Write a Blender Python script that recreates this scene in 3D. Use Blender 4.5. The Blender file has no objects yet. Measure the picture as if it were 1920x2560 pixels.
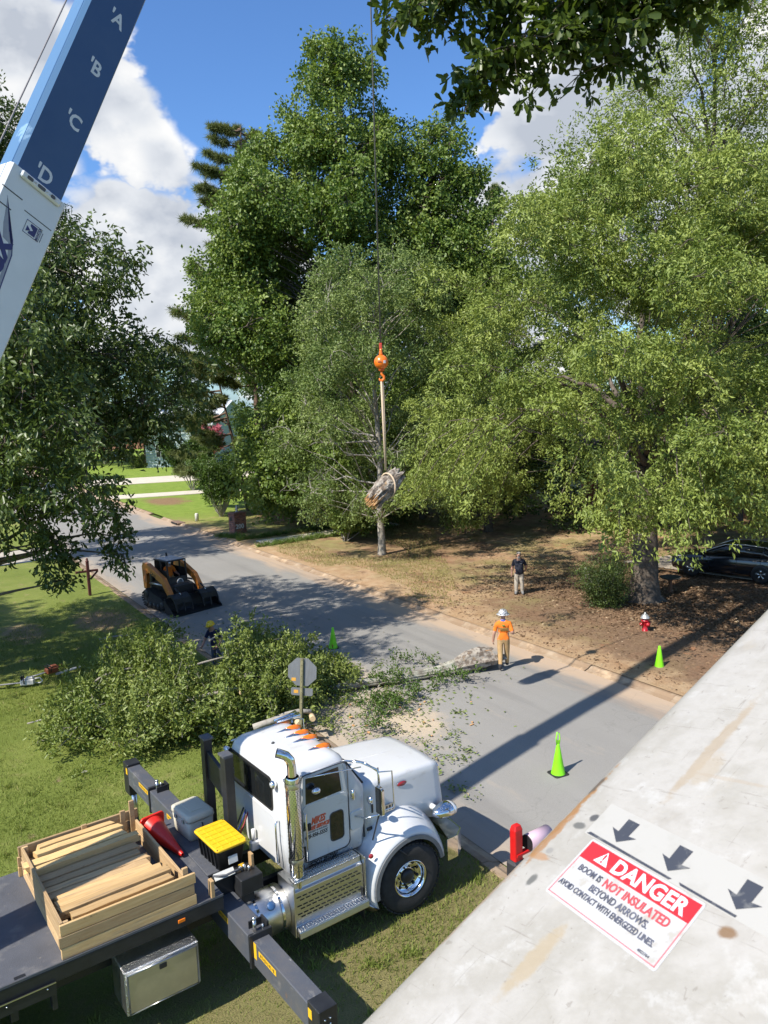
import bpy, bmesh, math, random
import numpy as np
from mathutils import Vector, Matrix, Euler
R = math.radians
rng = np.random.default_rng(11)
random.seed(5)
scene = bpy.context.scene
col = scene.collection

# ------------------------------------------------------------------ camera
CAM_H, PITCH, ROLL = 8.16, R(8.09), R(-2.07)
cam_d = bpy.data.cameras.new("camera")
cam = bpy.data.objects.new("camera", cam_d); col.objects.link(cam)
_f = Vector((0, math.cos(PITCH), -math.sin(PITCH))); _r = Vector((1, 0, 0)); _u = _r.cross(_f)
_r2 = _r*math.cos(ROLL) + _u*math.sin(ROLL); _u2 = -_r*math.sin(ROLL) + _u*math.cos(ROLL)
cam.matrix_world = Matrix(((_r2.x, _u2.x, -_f.x, 0), (_r2.y, _u2.y, -_f.y, 0), (_r2.z, _u2.z, -_f.z, CAM_H), (0, 0, 0, 1)))
cam_d.sensor_fit = 'HORIZONTAL'; cam_d.sensor_width = 27.0
cam_d.lens = 1991.0/1920.0*27.0
cam_d.clip_start = 0.05; cam_d.clip_end = 3000
cam_d.dof.use_dof = True; cam_d.dof.focus_distance = 22.0; cam_d.dof.aperture_fstop = 10.0
scene.camera = cam

# ------------------------------------------------------------------ light
SUN_AZ, SUN_EL = R(49), R(47)          # shadows run towards +X +Y
sun_dir = Vector((-math.sin(SUN_AZ)*math.cos(SUN_EL), -math.cos(SUN_AZ)*math.cos(SUN_EL), math.sin(SUN_EL)))
sun_d = bpy.data.lights.new("sun", 'SUN'); sun_d.energy = 4.9; sun_d.angle = R(0.55); sun_d.color = (1.0, 0.94, 0.84)
sun = bpy.data.objects.new("sun", sun_d); col.objects.link(sun)
sun.rotation_euler = sun_dir.to_track_quat('Z', 'Y').to_euler()
sun.location = (0, 0, 60)
scene.view_settings.view_transform = 'Standard'; scene.view_settings.look = 'None'
scene.view_settings.exposure = 0.58; scene.view_settings.gamma = 1.0
scene.view_settings.use_curve_mapping = False
cy = scene.cycles; cy.max_bounces = 5; cy.diffuse_bounces = 2; cy.glossy_bounces = 3; cy.transmission_bounces = 4; cy.transparent_max_bounces = 4; cy.caustics_reflective = False; cy.caustics_refractive = False; cy.use_denoising = True

world = bpy.data.worlds.new("World"); scene.world = world; world.use_nodes = True
def build_world():
    nt = world.node_tree; N = nt.nodes; L = nt.links; N.clear()
    out = N.new('ShaderNodeOutputWorld'); bg = N.new('ShaderNodeBackground'); bg.inputs['Strength'].default_value = 0.064
    sky = N.new('ShaderNodeTexSky'); sky.sky_type = 'NISHITA'; sky.sun_disc = False
    sky.sun_elevation = SUN_EL; sky.sun_rotation = math.atan2(sun_dir.x, sun_dir.y)
    sky.air_density = 1.0; sky.dust_density = 0.6; sky.ozone_density = 2.2
    tc = N.new('ShaderNodeTexCoord')
    def math_(op, a, b=None, clamp=False):
        n = N.new('ShaderNodeMath'); n.operation = op; n.use_clamp = clamp
        for i, x in enumerate((a, b)):
            if x is None: continue
            if isinstance(x, (int, float)): n.inputs[i].default_value = x
            else: L.new(x, n.inputs[i])
        return n.outputs[0]
    def vnode(kind, vec, scale, off=(0, 0, 0), **k):
        m = N.new('ShaderNodeMapping'); m.inputs['Location'].default_value = off; m.inputs['Scale'].default_value = (1, 1, 1.35); L.new(vec, m.inputs[0])
        n = N.new(kind); n.inputs['Scale'].default_value = scale
        for a_, v_ in k.items(): n.inputs[a_].default_value = v_
        L.new(m.outputs[0], n.inputs['Vector']); return n.outputs[0]
    D = tc.outputs['Generated']
    big = vnode('ShaderNodeTexNoise', D, 2.6, (3.1, 1.7, .4), Detail=1.0)
    # cauliflower heads: rounded cells with noisy edges
    wisp = vnode('ShaderNodeTexNoise', D, 8.5, (.3, .2, .1), Detail=5.0, Roughness=.58)
    vmap = N.new('ShaderNodeMapping'); vmap.inputs['Scale'].default_value = (1, 1, 1.3); L.new(D, vmap.inputs[0])
    wv = N.new('ShaderNodeVectorMath'); wv.operation = 'SCALE'; wv.inputs['Scale'].default_value = 1.; cb_ = N.new('ShaderNodeCombineXYZ')
    L.new(math_('MULTIPLY', wisp, .16), cb_.inputs[0]); L.new(math_('MULTIPLY', wisp, -.10), cb_.inputs[1]); L.new(math_('MULTIPLY', wisp, .13), cb_.inputs[2])
    ad = N.new('ShaderNodeVectorMath'); ad.operation = 'ADD'; L.new(vmap.outputs[0], ad.inputs[0]); L.new(cb_.outputs[0], ad.inputs[1])
    vor = N.new('ShaderNodeTexVoronoi'); vor.feature = 'F1'; vor.inputs['Scale'].default_value = 10.; L.new(ad.outputs[0], vor.inputs['Vector'])
    vor2 = N.new('ShaderNodeTexVoronoi'); vor2.feature = 'F1'; vor2.inputs['Scale'].default_value = 24.; L.new(ad.outputs[0], vor2.inputs['Vector'])
    puff = math_('ADD', math_('ADD', math_('MULTIPLY', math_('SUBTRACT', .62, vor.outputs['Distance']), .42), math_('MULTIPLY', math_('SUBTRACT', .5, vor2.outputs['Distance']), .16)), math_('MULTIPLY', wisp, .66))
    puff2 = vnode('ShaderNodeTexNoise', D, 8.5, (.3, .2, .1+.05), Detail=2.0, Roughness=.58)
    # where the cumulus banks stand in the sky over the street
    def bank(az, el, rad, amp):
        d = Vector((math.sin(R(az))*math.cos(R(el)), math.cos(R(az))*math.cos(R(el)), math.sin(R(el))))
        vm = N.new('ShaderNodeVectorMath'); vm.operation = 'DOT_PRODUCT'; L.new(tc.outputs['Generated'], vm.inputs[0]); vm.inputs[1].default_value = d
        g = N.new('ShaderNodeMapRange'); g.interpolation_type = 'SMOOTHSTEP'
        g.inputs['From Min'].default_value = math.cos(R(rad)); g.inputs['From Max'].default_value = 1.0
        g.inputs['To Min'].default_value = 0; g.inputs['To Max'].default_value = amp; L.new(vm.outputs['Value'], g.inputs['Value'])
        return g.outputs[0]
    dens = math_('ADD', math_('MULTIPLY', big, 0.5), math_('MULTIPLY', puff, 1.75))
    for b in ((-19, 16, 18, .34), (-30, 27, 16, .34), (-12, 7, 13, .36), (24, 24, 24, .38), (13, 11, 14, .40), (8, 6, 10, .3), (36, 12, 18, .32), (-2, 28, 17, -.75), (-4, 18, 9, -.30), (4, 16, 7, -.16)):
        dens = math_('ADD', dens, bank(*b))
    mask = N.new('ShaderNodeMapRange'); mask.interpolation_type = 'SMOOTHSTEP'
    mask.inputs['From Min'].default_value = 1.06; mask.inputs['From Max'].default_value = 1.26; L.new(dens, mask.inputs['Value'])
    # lit crowns, grey undersides: compare with the density just above
    lit = math_('ADD', math_('MULTIPLY', math_('SUBTRACT', wisp, puff2), 3.2), math_('SUBTRACT', 1.02, math_('MULTIPLY', math_('ADD', vor.outputs['Distance'], vor2.outputs['Distance']), .55)))
    thick = N.new('ShaderNodeMapRange'); thick.inputs['From Min'].default_value = 1.2; thick.inputs['From Max'].default_value = 1.75
    thick.inputs['To Min'].default_value = 0.2; thick.inputs['To Max'].default_value = -0.3; L.new(dens, thick.inputs['Value'])
    shade = math_('ADD', lit, thick.outputs[0], clamp=True)
    cr = N.new('ShaderNodeValToRGB'); e = cr.color_ramp.elements
    e[0].position = 0.0; e[0].color = (5.6, 6.1, 7.0, 1); e[1].position = 1.0; e[1].color = (11.2, 11.1, 10.9, 1)
    m_ = e.new(0.45); m_.color = (8.2, 8.55, 9.1, 1)
    L.new(shade, cr.inputs[0])
    mix = N.new('ShaderNodeMix'); mix.data_type = 'RGBA'
    tint = N.new('ShaderNodeMix'); tint.data_type = 'RGBA'; tint.blend_type = 'MULTIPLY'; tint.inputs[0].default_value = 1.; L.new(sky.outputs[0], tint.inputs[6]); tint.inputs[7].default_value = (1.05, 1.50, 2.05, 1)
    L.new(mask.outputs[0], mix.inputs[0]); L.new(tint.outputs[2], mix.inputs[6]); L.new(cr.outputs[0], mix.inputs[7])
    L.new(mix.outputs[2], bg.inputs['Color']); L.new(bg.outputs[0], out.inputs[0])
build_world()
world.cycles.sampling_method = 'NONE'      # even, disc-less sky: no need to aim at it

# ------------------------------------------------------------------ helpers
MATS = {}
def mat(name, c, rough=.55, metal=0., var=.12, scale=6., bump=0., bscale=None, coat=0., c2=None, spec=.5, detail=6, stretch=None, trans=0., coords='Object', c2lo=.42, c2hi=.62, rand=0., spots=None):
    if name in MATS: return MATS[name]
    m = bpy.data.materials.new(name); m.use_nodes = True; nt = m.node_tree; N = nt.nodes; L = nt.links
    b = N['Principled BSDF']; b.inputs['Roughness'].default_value = rough; b.inputs['Metallic'].default_value = metal
    b.inputs['Specular IOR Level'].default_value = spec; b.inputs['Coat Weight'].default_value = coat; b.inputs['Coat Roughness'].default_value = .08
    if trans: b.inputs['Transmission Weight'].default_value = trans
    tc = N.new('ShaderNodeTexCoord'); mp = N.new('ShaderNodeMapping'); L.new(tc.outputs[coords], mp.inputs[0])
    if stretch: mp.inputs['Scale'].default_value = stretch
    n = N.new('ShaderNodeTexNoise'); n.inputs['Scale'].default_value = scale; n.inputs['Detail'].default_value = detail; n.inputs['Roughness'].default_value = .62
    L.new(mp.outputs[0], n.inputs['Vector'])
    r = N.new('ShaderNodeValToRGB'); e = r.color_ramp.elements
    if c2 is None:
        e[0].position, e[1].position = .3, .7
        e[0].color = (*[x*(1-var) for x in c], 1); e[1].color = (*[min(1, x*(1+var)) for x in c], 1)
    else:
        e[0].position, e[1].position = c2lo, c2hi
        e[0].color = (*c, 1); e[1].color = (*c2, 1)
    L.new(n.outputs['Fac'], r.inputs[0]); cur = r.outputs[0]
    if spots:                                   # (colour, scale, low, high, stretch): scuffs, knots, grime
        for sc_, ss, lo, hi, stv in spots:
            m2 = N.new('ShaderNodeMapping'); L.new(tc.outputs[coords], m2.inputs[0]); m2.inputs['Scale'].default_value = stv or (1, 1, 1); m2.inputs['Location'].default_value = (ss, lo*9, 2)
            oi = N.new('ShaderNodeObjectInfo'); cx = N.new('ShaderNodeVectorMath'); cx.operation = 'ADD'; mu = N.new('ShaderNodeMath'); mu.operation = 'MULTIPLY'; mu.inputs[1].default_value = 37.; L.new(oi.outputs['Random'], mu.inputs[0]); L.new(m2.outputs[0], cx.inputs[0]); L.new(mu.outputs[0], cx.inputs[1])
            ns = N.new('ShaderNodeTexNoise'); ns.inputs['Scale'].default_value = ss; ns.inputs['Detail'].default_value = 5; ns.inputs['Roughness'].default_value = .65; L.new(cx.outputs[0], ns.inputs['Vector'])
            mr = N.new('ShaderNodeMapRange'); mr.inputs['From Min'].default_value = lo; mr.inputs['From Max'].default_value = hi; mr.inputs['To Max'].default_value = .85; L.new(ns.outputs['Fac'], mr.inputs['Value'])
            mx = N.new('ShaderNodeMix'); mx.data_type = 'RGBA'; L.new(mr.outputs[0], mx.inputs[0]); L.new(cur, mx.inputs[6]); mx.inputs[7].default_value = (*sc_, 1); cur = mx.outputs[2]
    if rand:
        oi = N.new('ShaderNodeObjectInfo'); mr = N.new('ShaderNodeMapRange'); mr.inputs['To Min'].default_value = 1-rand; mr.inputs['To Max'].default_value = 1+rand; L.new(oi.outputs['Random'], mr.inputs['Value'])
        vm = N.new('ShaderNodeVectorMath'); vm.operation = 'SCALE'; L.new(cur, vm.inputs[0]); L.new(mr.outputs[0], vm.inputs['Scale']); cur = vm.outputs[0]
    L.new(cur, b.inputs['Base Color'])
    if bump:
        n2 = N.new('ShaderNodeTexNoise'); n2.inputs['Scale'].default_value = bscale or scale*6; n2.inputs['Detail'].default_value = 5
        L.new(mp.outputs[0], n2.inputs['Vector'])
        bp = N.new('ShaderNodeBump'); bp.inputs['Strength'].default_value = bump; bp.inputs['Distance'].default_value = .02
        L.new(n2.outputs['Fac'], bp.inputs['Height']); L.new(bp.outputs[0], b.inputs['Normal'])
    MATS[name] = m; return m

def tag(o, label=None, cat=None, group=None, kind=None):
    if label: o['label'] = label
    if cat: o['category'] = cat
    if group: o['group'] = group
    if kind: o['kind'] = kind
    return o
def thing(name, label, cat, loc=(0, 0, 0), rz=0., group=None):
    o = bpy.data.objects.new(name, None); o.empty_display_size = .2; col.objects.link(o)
    o.location = loc; o.rotation_euler = (0, 0, rz); return tag(o, label, cat, group)

class MB:
    def __init__(s): s.v = []; s.f = []; s.mi = []; s.sm = []
    def add(s, vs, fs, mi=0, sm=False):
        k = len(s.v); s.v += [tuple(v) for v in vs]
        for f in fs: s.f.append([i+k for i in f]); s.mi.append(mi); s.sm.append(sm)
        return s
    def box(s, c, d, rot=None, bev=0., mi=0):
        hx, hy, hz = d[0]/2, d[1]/2, d[2]/2; M = None
        if rot is not None: M = rot if isinstance(rot, Matrix) else Euler(rot).to_matrix()
        c = Vector(c)
        if bev <= 0:
            vs = [Vector((x*hx, y*hy, z*hz)) for x in (-1, 1) for y in (-1, 1) for z in (-1, 1)]
            fs = [(0, 1, 3, 2), (4, 6, 7, 5), (0, 4, 5, 1), (2, 3, 7, 6), (0, 2, 6, 4), (1, 5, 7, 3)]
        else:
            b = min(bev, hx*.98, hy*.98, hz*.98); vs = []; idx = {}
            for x in (-1, 1):
                for y in (-1, 1):
                    for z in (-1, 1):
                        idx[x, y, z, 0] = len(vs); vs.append(Vector((x*hx, y*(hy-b), z*(hz-b))))
                        idx[x, y, z, 1] = len(vs); vs.append(Vector((x*(hx-b), y*hy, z*(hz-b))))
                        idx[x, y, z, 2] = len(vs); vs.append(Vector((x*(hx-b), y*(hy-b), z*hz)))
            fs = []
            for a in range(3):
                for sg in (-1, 1):
                    o1, o2 = [i for i in range(3) if i != a]; q = []
                    for p, r_ in ((-1, -1), (1, -1), (1, 1), (-1, 1)):
                        k = [0, 0, 0]; k[a] = sg; k[o1] = p; k[o2] = r_; q.append(idx[k[0], k[1], k[2], a])
                    fs.append(q)
            for a in range(3):
                o1, o2 = [i for i in range(3) if i != a]
                for p in (-1, 1):
                    for r_ in (-1, 1):
                        k1 = [0, 0, 0]; k1[a] = -1; k1[o1] = p; k1[o2] = r_; k2 = list(k1); k2[a] = 1
                        fs.append([idx[(*k1, o1)], idx[(*k2, o1)], idx[(*k2, o2)], idx[(*k1, o2)]])
            for x in (-1, 1):
                for y in (-1, 1):
                    for z in (-1, 1): fs.append([idx[x, y, z, 0], idx[x, y, z, 1], idx[x, y, z, 2]])
        if M is not None: vs = [M @ v for v in vs]
        return s.add([v+c for v in vs], fs, mi)
    def tube(s, path, rad, n=10, caps=True, mi=0, sm=True, closed=False):
        P = [Vector(p) for p in path]
        if isinstance(rad, (int, float)): rad = [rad]*len(P)
        vs = []; up = None
        for i, p in enumerate(P):
            if closed: t = P[(i+1) % len(P)]-P[i-1]
            else: t = P[min(i+1, len(P)-1)]-P[max(i-1, 0)]
            t.normalize()
            if up is None: up = Vector((0, 0, 1)) if abs(t.z) < .9 else Vector((1, 0, 0))
            a = up - t*up.dot(t)
            if a.length < 1e-5: a = t.orthogonal()
            a.normalize(); b = t.cross(a); up = a
            for k in range(n):
                an = 2*math.pi*k/n; vs.append(p+(a*math.cos(an)+b*math.sin(an))*rad[i])
        fs = []; m = len(P)
        for i in range(m if closed else m-1):
            j = (i+1) % m
            for k in range(n): fs.append([i*n+k, i*n+(k+1) % n, j*n+(k+1) % n, j*n+k])
        s.add(vs, fs, mi, sm)
        if caps and not closed:
            k0 = len(s.v)-len(vs)
            s.f.append([k0+i for i in range(n)][::-1]); s.mi.append(mi); s.sm.append(False)
            s.f.append([k0+(m-1)*n+i for i in range(n)]); s.mi.append(mi); s.sm.append(False)
        return s
    def cyl(s, a, b, r, r2=None, n=16, mi=0, caps=True): return s.tube([a, b], [r, r if r2 is None else r2], n, caps, mi)
    def lathe(s, prof, n=24, o=(0, 0, 0), ax=(0, 0, 1), mi=0, sm=True, caps=True):
        o = Vector(o); ax = Vector(ax).normalized(); a = ax.orthogonal().normalized(); b = ax.cross(a); vs = []
        for r, z in prof:
            for k in range(n):
                an = 2*math.pi*k/n; vs.append(o+ax*z+(a*math.cos(an)+b*math.sin(an))*r)
        fs = []
        for i in range(len(prof)-1):
            for k in range(n): fs.append([i*n+k, i*n+(k+1) % n, (i+1)*n+(k+1) % n, (i+1)*n+k])
        k0 = len(s.v); s.add(vs, fs, mi, sm)
        if caps:
            if prof[0][0] > 1e-4: s.f.append([k0+i for i in range(n)][::-1]); s.mi.append(mi); s.sm.append(False)
            if prof[-1][0] > 1e-4: s.f.append([k0+(len(prof)-1)*n+i for i in range(n)]); s.mi.append(mi); s.sm.append(False)
        return s
    def loft(s, loops, mi=0, sm=True, cap0=True, cap1=True, closed=True):
        n = len(loops[0]); vs = [v for l in loops for v in l]; fs = []
        for i in range(len(loops)-1):
            for k in range(n if closed else n-1): fs.append([i*n+k, i*n+(k+1) % n, (i+1)*n+(k+1) % n, (i+1)*n+k])
        k0 = len(s.v); s.add(vs, fs, mi, sm)
        if cap0: s.f.append([k0+i for i in range(n)][::-1]); s.mi.append(mi); s.sm.append(False)
        if cap1: s.f.append([k0+(len(loops)-1)*n+i for i in range(n)]); s.mi.append(mi); s.sm.append(False)
        return s
    def prism(s, poly, axis, a0, a1, mi=0):
        """extrude a 2d polygon along axis x/y/z (poly in the other two, in order)"""
        def P(p, a):
            return {'x': (a, p[0], p[1]), 'y': (p[0], a, p[1]), 'z': (p[0], p[1], a)}[axis]
        n = len(poly); vs = [P(p, a0) for p in poly]+[P(p, a1) for p in poly]
        fs = [list(range(n))[::-1], list(range(n, 2*n))]+[[i, (i+1) % n, n+(i+1) % n, n+i] for i in range(n)]
        return s.add(vs, fs, mi)
    def sphere(s, c, r, n=14, m=8, mi=0):
        if isinstance(r, (int, float)): r = (r, r, r)
        vs = [(c[0], c[1], c[2]-r[2])]; fs = []
        for i in range(1, m):
            ph = -math.pi/2+math.pi*i/m
            for k in range(n): an = 2*math.pi*k/n; vs.append((c[0]+r[0]*math.cos(ph)*math.cos(an), c[1]+r[1]*math.cos(ph)*math.sin(an), c[2]+r[2]*math.sin(ph)))
        vs.append((c[0], c[1], c[2]+r[2])); t = len(vs)-1
        for k in range(n): fs.append([0, 1+(k+1) % n, 1+k]); fs.append([t, t-n+k, t-n+(k+1) % n])
        for i in range(m-2):
            for k in range(n): a = 1+i*n; fs.append([a+k, a+(k+1) % n, a+n+(k+1) % n, a+n+k])
        return s.add(vs, fs, mi, True)
    def mesh(s, name, mats):
        me = bpy.data.meshes.new(name); me.from_pydata(s.v, [], s.f)
        for m in (mats if isinstance(mats, (list, tuple)) else [mats]): me.materials.append(m)
        me.polygons.foreach_set('material_index', s.mi); me.polygons.foreach_set('use_smooth', s.sm); me.update()
        bm = bmesh.new(); bm.from_mesh(me); bmesh.ops.recalc_face_normals(bm, faces=bm.faces); bm.to_mesh(me); bm.free()
        return me
    def build(s, name, mats, parent=None, bevel=0., M=None, seg=2):
        o = bpy.data.objects.new(name, s.mesh(name, mats)); col.objects.link(o)
        if parent is not None: o.parent = parent
        if M is not None: o.matrix_local = M
        if bevel:
            b = o.modifiers.new('bevel', 'BEVEL'); b.width = bevel; b.segments = seg; b.limit_method = 'ANGLE'; b.angle_limit = R(35)
        return o
def place(name, me, parent=None, loc=(0, 0, 0), rot=(0, 0, 0)):
    o = bpy.data.objects.new(name, me); col.objects.link(o); o.location = loc; o.rotation_euler = rot
    if parent is not None: o.parent = parent
    return o
def rrect(x0, x1, y0, y1, r, k=4):
    """rounded rectangle loop in 2d"""
    pts = []
    for cx, cy, a0 in ((x1-r, y1-r, 0), (x0+r, y1-r, 90), (x0+r, y0+r, 180), (x1-r, y0+r, 270)):
        for i in range(k+1): a = R(a0+90*i/k); pts.append((cx+r*math.cos(a), cy+r*math.sin(a)))
    return pts
def text(s, size, m, parent, M, name='lettering', extrude=.0015, shear=0., bold=0., sx=1., align='LEFT', spacing=1.):
    cu = bpy.data.curves.new(name, 'FONT'); cu.body = s; cu.size = size; cu.extrude = extrude; cu.shear = shear; cu.offset = bold
    cu.align_x = align; cu.space_character = spacing; cu.resolution_u = 3
    t = bpy.data.objects.new(name, cu); col.objects.link(t)
    dg = bpy.context.evaluated_depsgraph_get(); me = bpy.data.meshes.new_from_object(t.evaluated_get(dg))
    bpy.data.objects.remove(t); me.materials.clear(); me.materials.append(m)
    if sx != 1.:
        for v in me.vertices: v.co.x *= sx
    o = bpy.data.objects.new(name, me); col.objects.link(o)
    if parent is not None: o.parent = parent
    o.matrix_local = M; return o
def frame(o, x, y):
    """matrix with origin o, text direction x, text up y"""
    x = Vector(x).normalized(); y = Vector(y); y = (y-x*y.dot(x)).normalized(); z = x.cross(y)
    return Matrix(((x.x, y.x, z.x, o[0]), (x.y, y.y, z.y, o[1]), (x.z, y.z, z.z, o[2]), (0, 0, 0, 1)))
def copy_tree(o, parent=None):
    c = o.copy(); col.objects.link(c); c.parent = parent
    for ch in list(o.children): copy_tree(ch, c)
    return c
# ------------------------------------------------------------------ setting: ground, street, yards
P0 = Vector((1.83, 13.1, 0)); UA = Vector((-.531, .847, 0)).normalized(); NA = Vector((UA.y, -UA.x, 0))
ROAD_ANG = math.atan2(UA.y, UA.x); ROAD_W = 8.4
# road frame: local +x runs up the street, local +y points to the NEAR side (negative y = across the street)
def RL(x, y, z=0.): return P0 + UA*x + NA*y + Vector((0, 0, z))       # y: metres across from the near kerb line
def road_local(wx, wy):
    d = Vector((wx, wy, 0))-P0; return d.dot(UA), d.dot(NA)

class NT:
    """small node-writing helper; coordinates are the object's own metres"""
    def __init__(s, name, rough=.9):
        s.m = bpy.data.materials.new(name); s.m.use_nodes = True; s.N = s.m.node_tree.nodes; s.L = s.m.node_tree.links
        s.b = s.N['Principled BSDF']; s.b.inputs['Roughness'].default_value = rough; s.b.inputs['Specular IOR Level'].default_value = .25
        s.tc = s.N.new('ShaderNodeTexCoord').outputs['Object']; sp = s.N.new('ShaderNodeSeparateXYZ'); s.L.new(s.tc, sp.inputs[0]); s.x, s.y = sp.outputs[0], sp.outputs[1]
    def math(s, op, a, b=None, clamp=False):
        n = s.N.new('ShaderNodeMath'); n.operation = op; n.use_clamp = clamp
        for i, x in enumerate((a, b)):
            if x is None: continue
            if isinstance(x, (int, float)): n.inputs[i].default_value = x
            else: s.L.new(x, n.inputs[i])
        return n.outputs[0]
    def noise(s, scale, detail=5, rough=.6, stretch=None, off=(0, 0, 0), dist=0.):
        m = s.N.new('ShaderNodeMapping'); m.inputs['Location'].default_value = off
        if stretch: m.inputs['Scale'].default_value = stretch
        s.L.new(s.tc, m.inputs[0]); n = s.N.new('ShaderNodeTexNoise'); n.inputs['Scale'].default_value = scale; n.inputs['Detail'].default_value = detail
        n.inputs['Roughness'].default_value = rough; n.inputs['Distortion'].default_value = dist; s.L.new(m.outputs[0], n.inputs['Vector']); return n.outputs['Fac']
    def step(s, v, lo, hi, a=0., b=1.):
        n = s.N.new('ShaderNodeMapRange'); n.interpolation_type = 'SMOOTHSTEP'
        for k, x in zip(('From Min', 'From Max', 'To Min', 'To Max'), (lo, hi, a, b)): n.inputs[k].default_value = x
        s.L.new(v, n.inputs['Value']); return n.outputs[0]
    def ramp(s, v, stops):
        r = s.N.new('ShaderNodeValToRGB'); e = r.color_ramp.elements
        e[0].position, e[0].color = stops[0][0], (*stops[0][1], 1); e[1].position, e[1].color = stops[-1][0], (*stops[-1][1], 1)
        for p, c in stops[1:-1]: q = e.new(p); q.color = (*c, 1)
        s.L.new(v, r.inputs[0]); return r.outputs[0]
    def mix(s, f, a, b):
        n = s.N.new('ShaderNodeMix'); n.data_type = 'RGBA'; 
        if isinstance(f, (int, float)): n.inputs[0].default_value = f
        else: s.L.new(f, n.inputs[0])
        for i, c in ((6, a), (7, b)):
            if isinstance(c, tuple): n.inputs[i].default_value = (*c, 1)
            else: s.L.new(c, n.inputs[i])
        return n.outputs[2]
    def blob(s, cx, cy, rx, ry, nz=None, k=.6, soft=.5):
        dx = s.math('DIVIDE', s.math('SUBTRACT', s.x, cx), rx); dy = s.math('DIVIDE', s.math('SUBTRACT', s.y, cy), ry)
        d = s.math('SQRT', s.math('ADD', s.math('MULTIPLY', dx, dx), s.math('MULTIPLY', dy, dy)))
        if nz is not None: d = s.math('ADD', d, s.math('MULTIPLY', s.math('SUBTRACT', nz, .5), k*2))
        return s.step(d, 1.-soft, 1.+soft, 1., 0.)
    def done(s, colr, h=None, bump=.4, dist=.02):
        s.L.new(colr, s.b.inputs['Base Color'])
        if h is not None:
            bp = s.N.new('ShaderNodeBump'); bp.inputs['Strength'].default_value = bump; bp.inputs['Distance'].default_value = dist
            s.L.new(h, bp.inputs['Height']); s.L.new(bp.outputs[0], s.b.inputs['Normal'])
        return s.m

def sheet(name, x0, x1, y0, y1, z, step, m, amp=0., seed=0, edge=None):
    """a strip of terrain in road coordinates, gently uneven"""
    xs = np.linspace(x0, x1, max(2, int(round((x1-x0)/step))+1)); ys = np.linspace(y0, y1, max(2, int(round((y1-y0)/step))+1)); r = np.random.default_rng(seed)
    X, Y = np.meshgrid(xs, ys, indexing='ij'); Z = np.zeros_like(X)
    for _ in range(14):
        k = r.uniform(.15, 1.3); a = r.uniform(0, 6.28); Z += np.sin((X*np.cos(a)+Y*np.sin(a))*k+r.uniform(0, 6.28))/(1+k*2)
    Z = z+Z*amp
    v = np.stack([X, -Y, Z], -1).reshape(-1, 3); nx, ny = len(xs), len(ys)
    f = [[i*ny+j, (i+1)*ny+j, (i+1)*ny+j+1, i*ny+j+1] for i in range(nx-1) for j in range(ny-1)]
    mb = MB(); mb.add(v.tolist(), f, 0, True); o = mb.build(name, m)
    if o.data.polygons[0].normal.z < 0: o.data.flip_normals()
    o.location = P0; o.rotation_euler = (0, 0, ROAD_ANG); return tag(o, kind='structure')
# in the sheets' own coordinates y is NEGATIVE across the street: object y = -(across)

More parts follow.
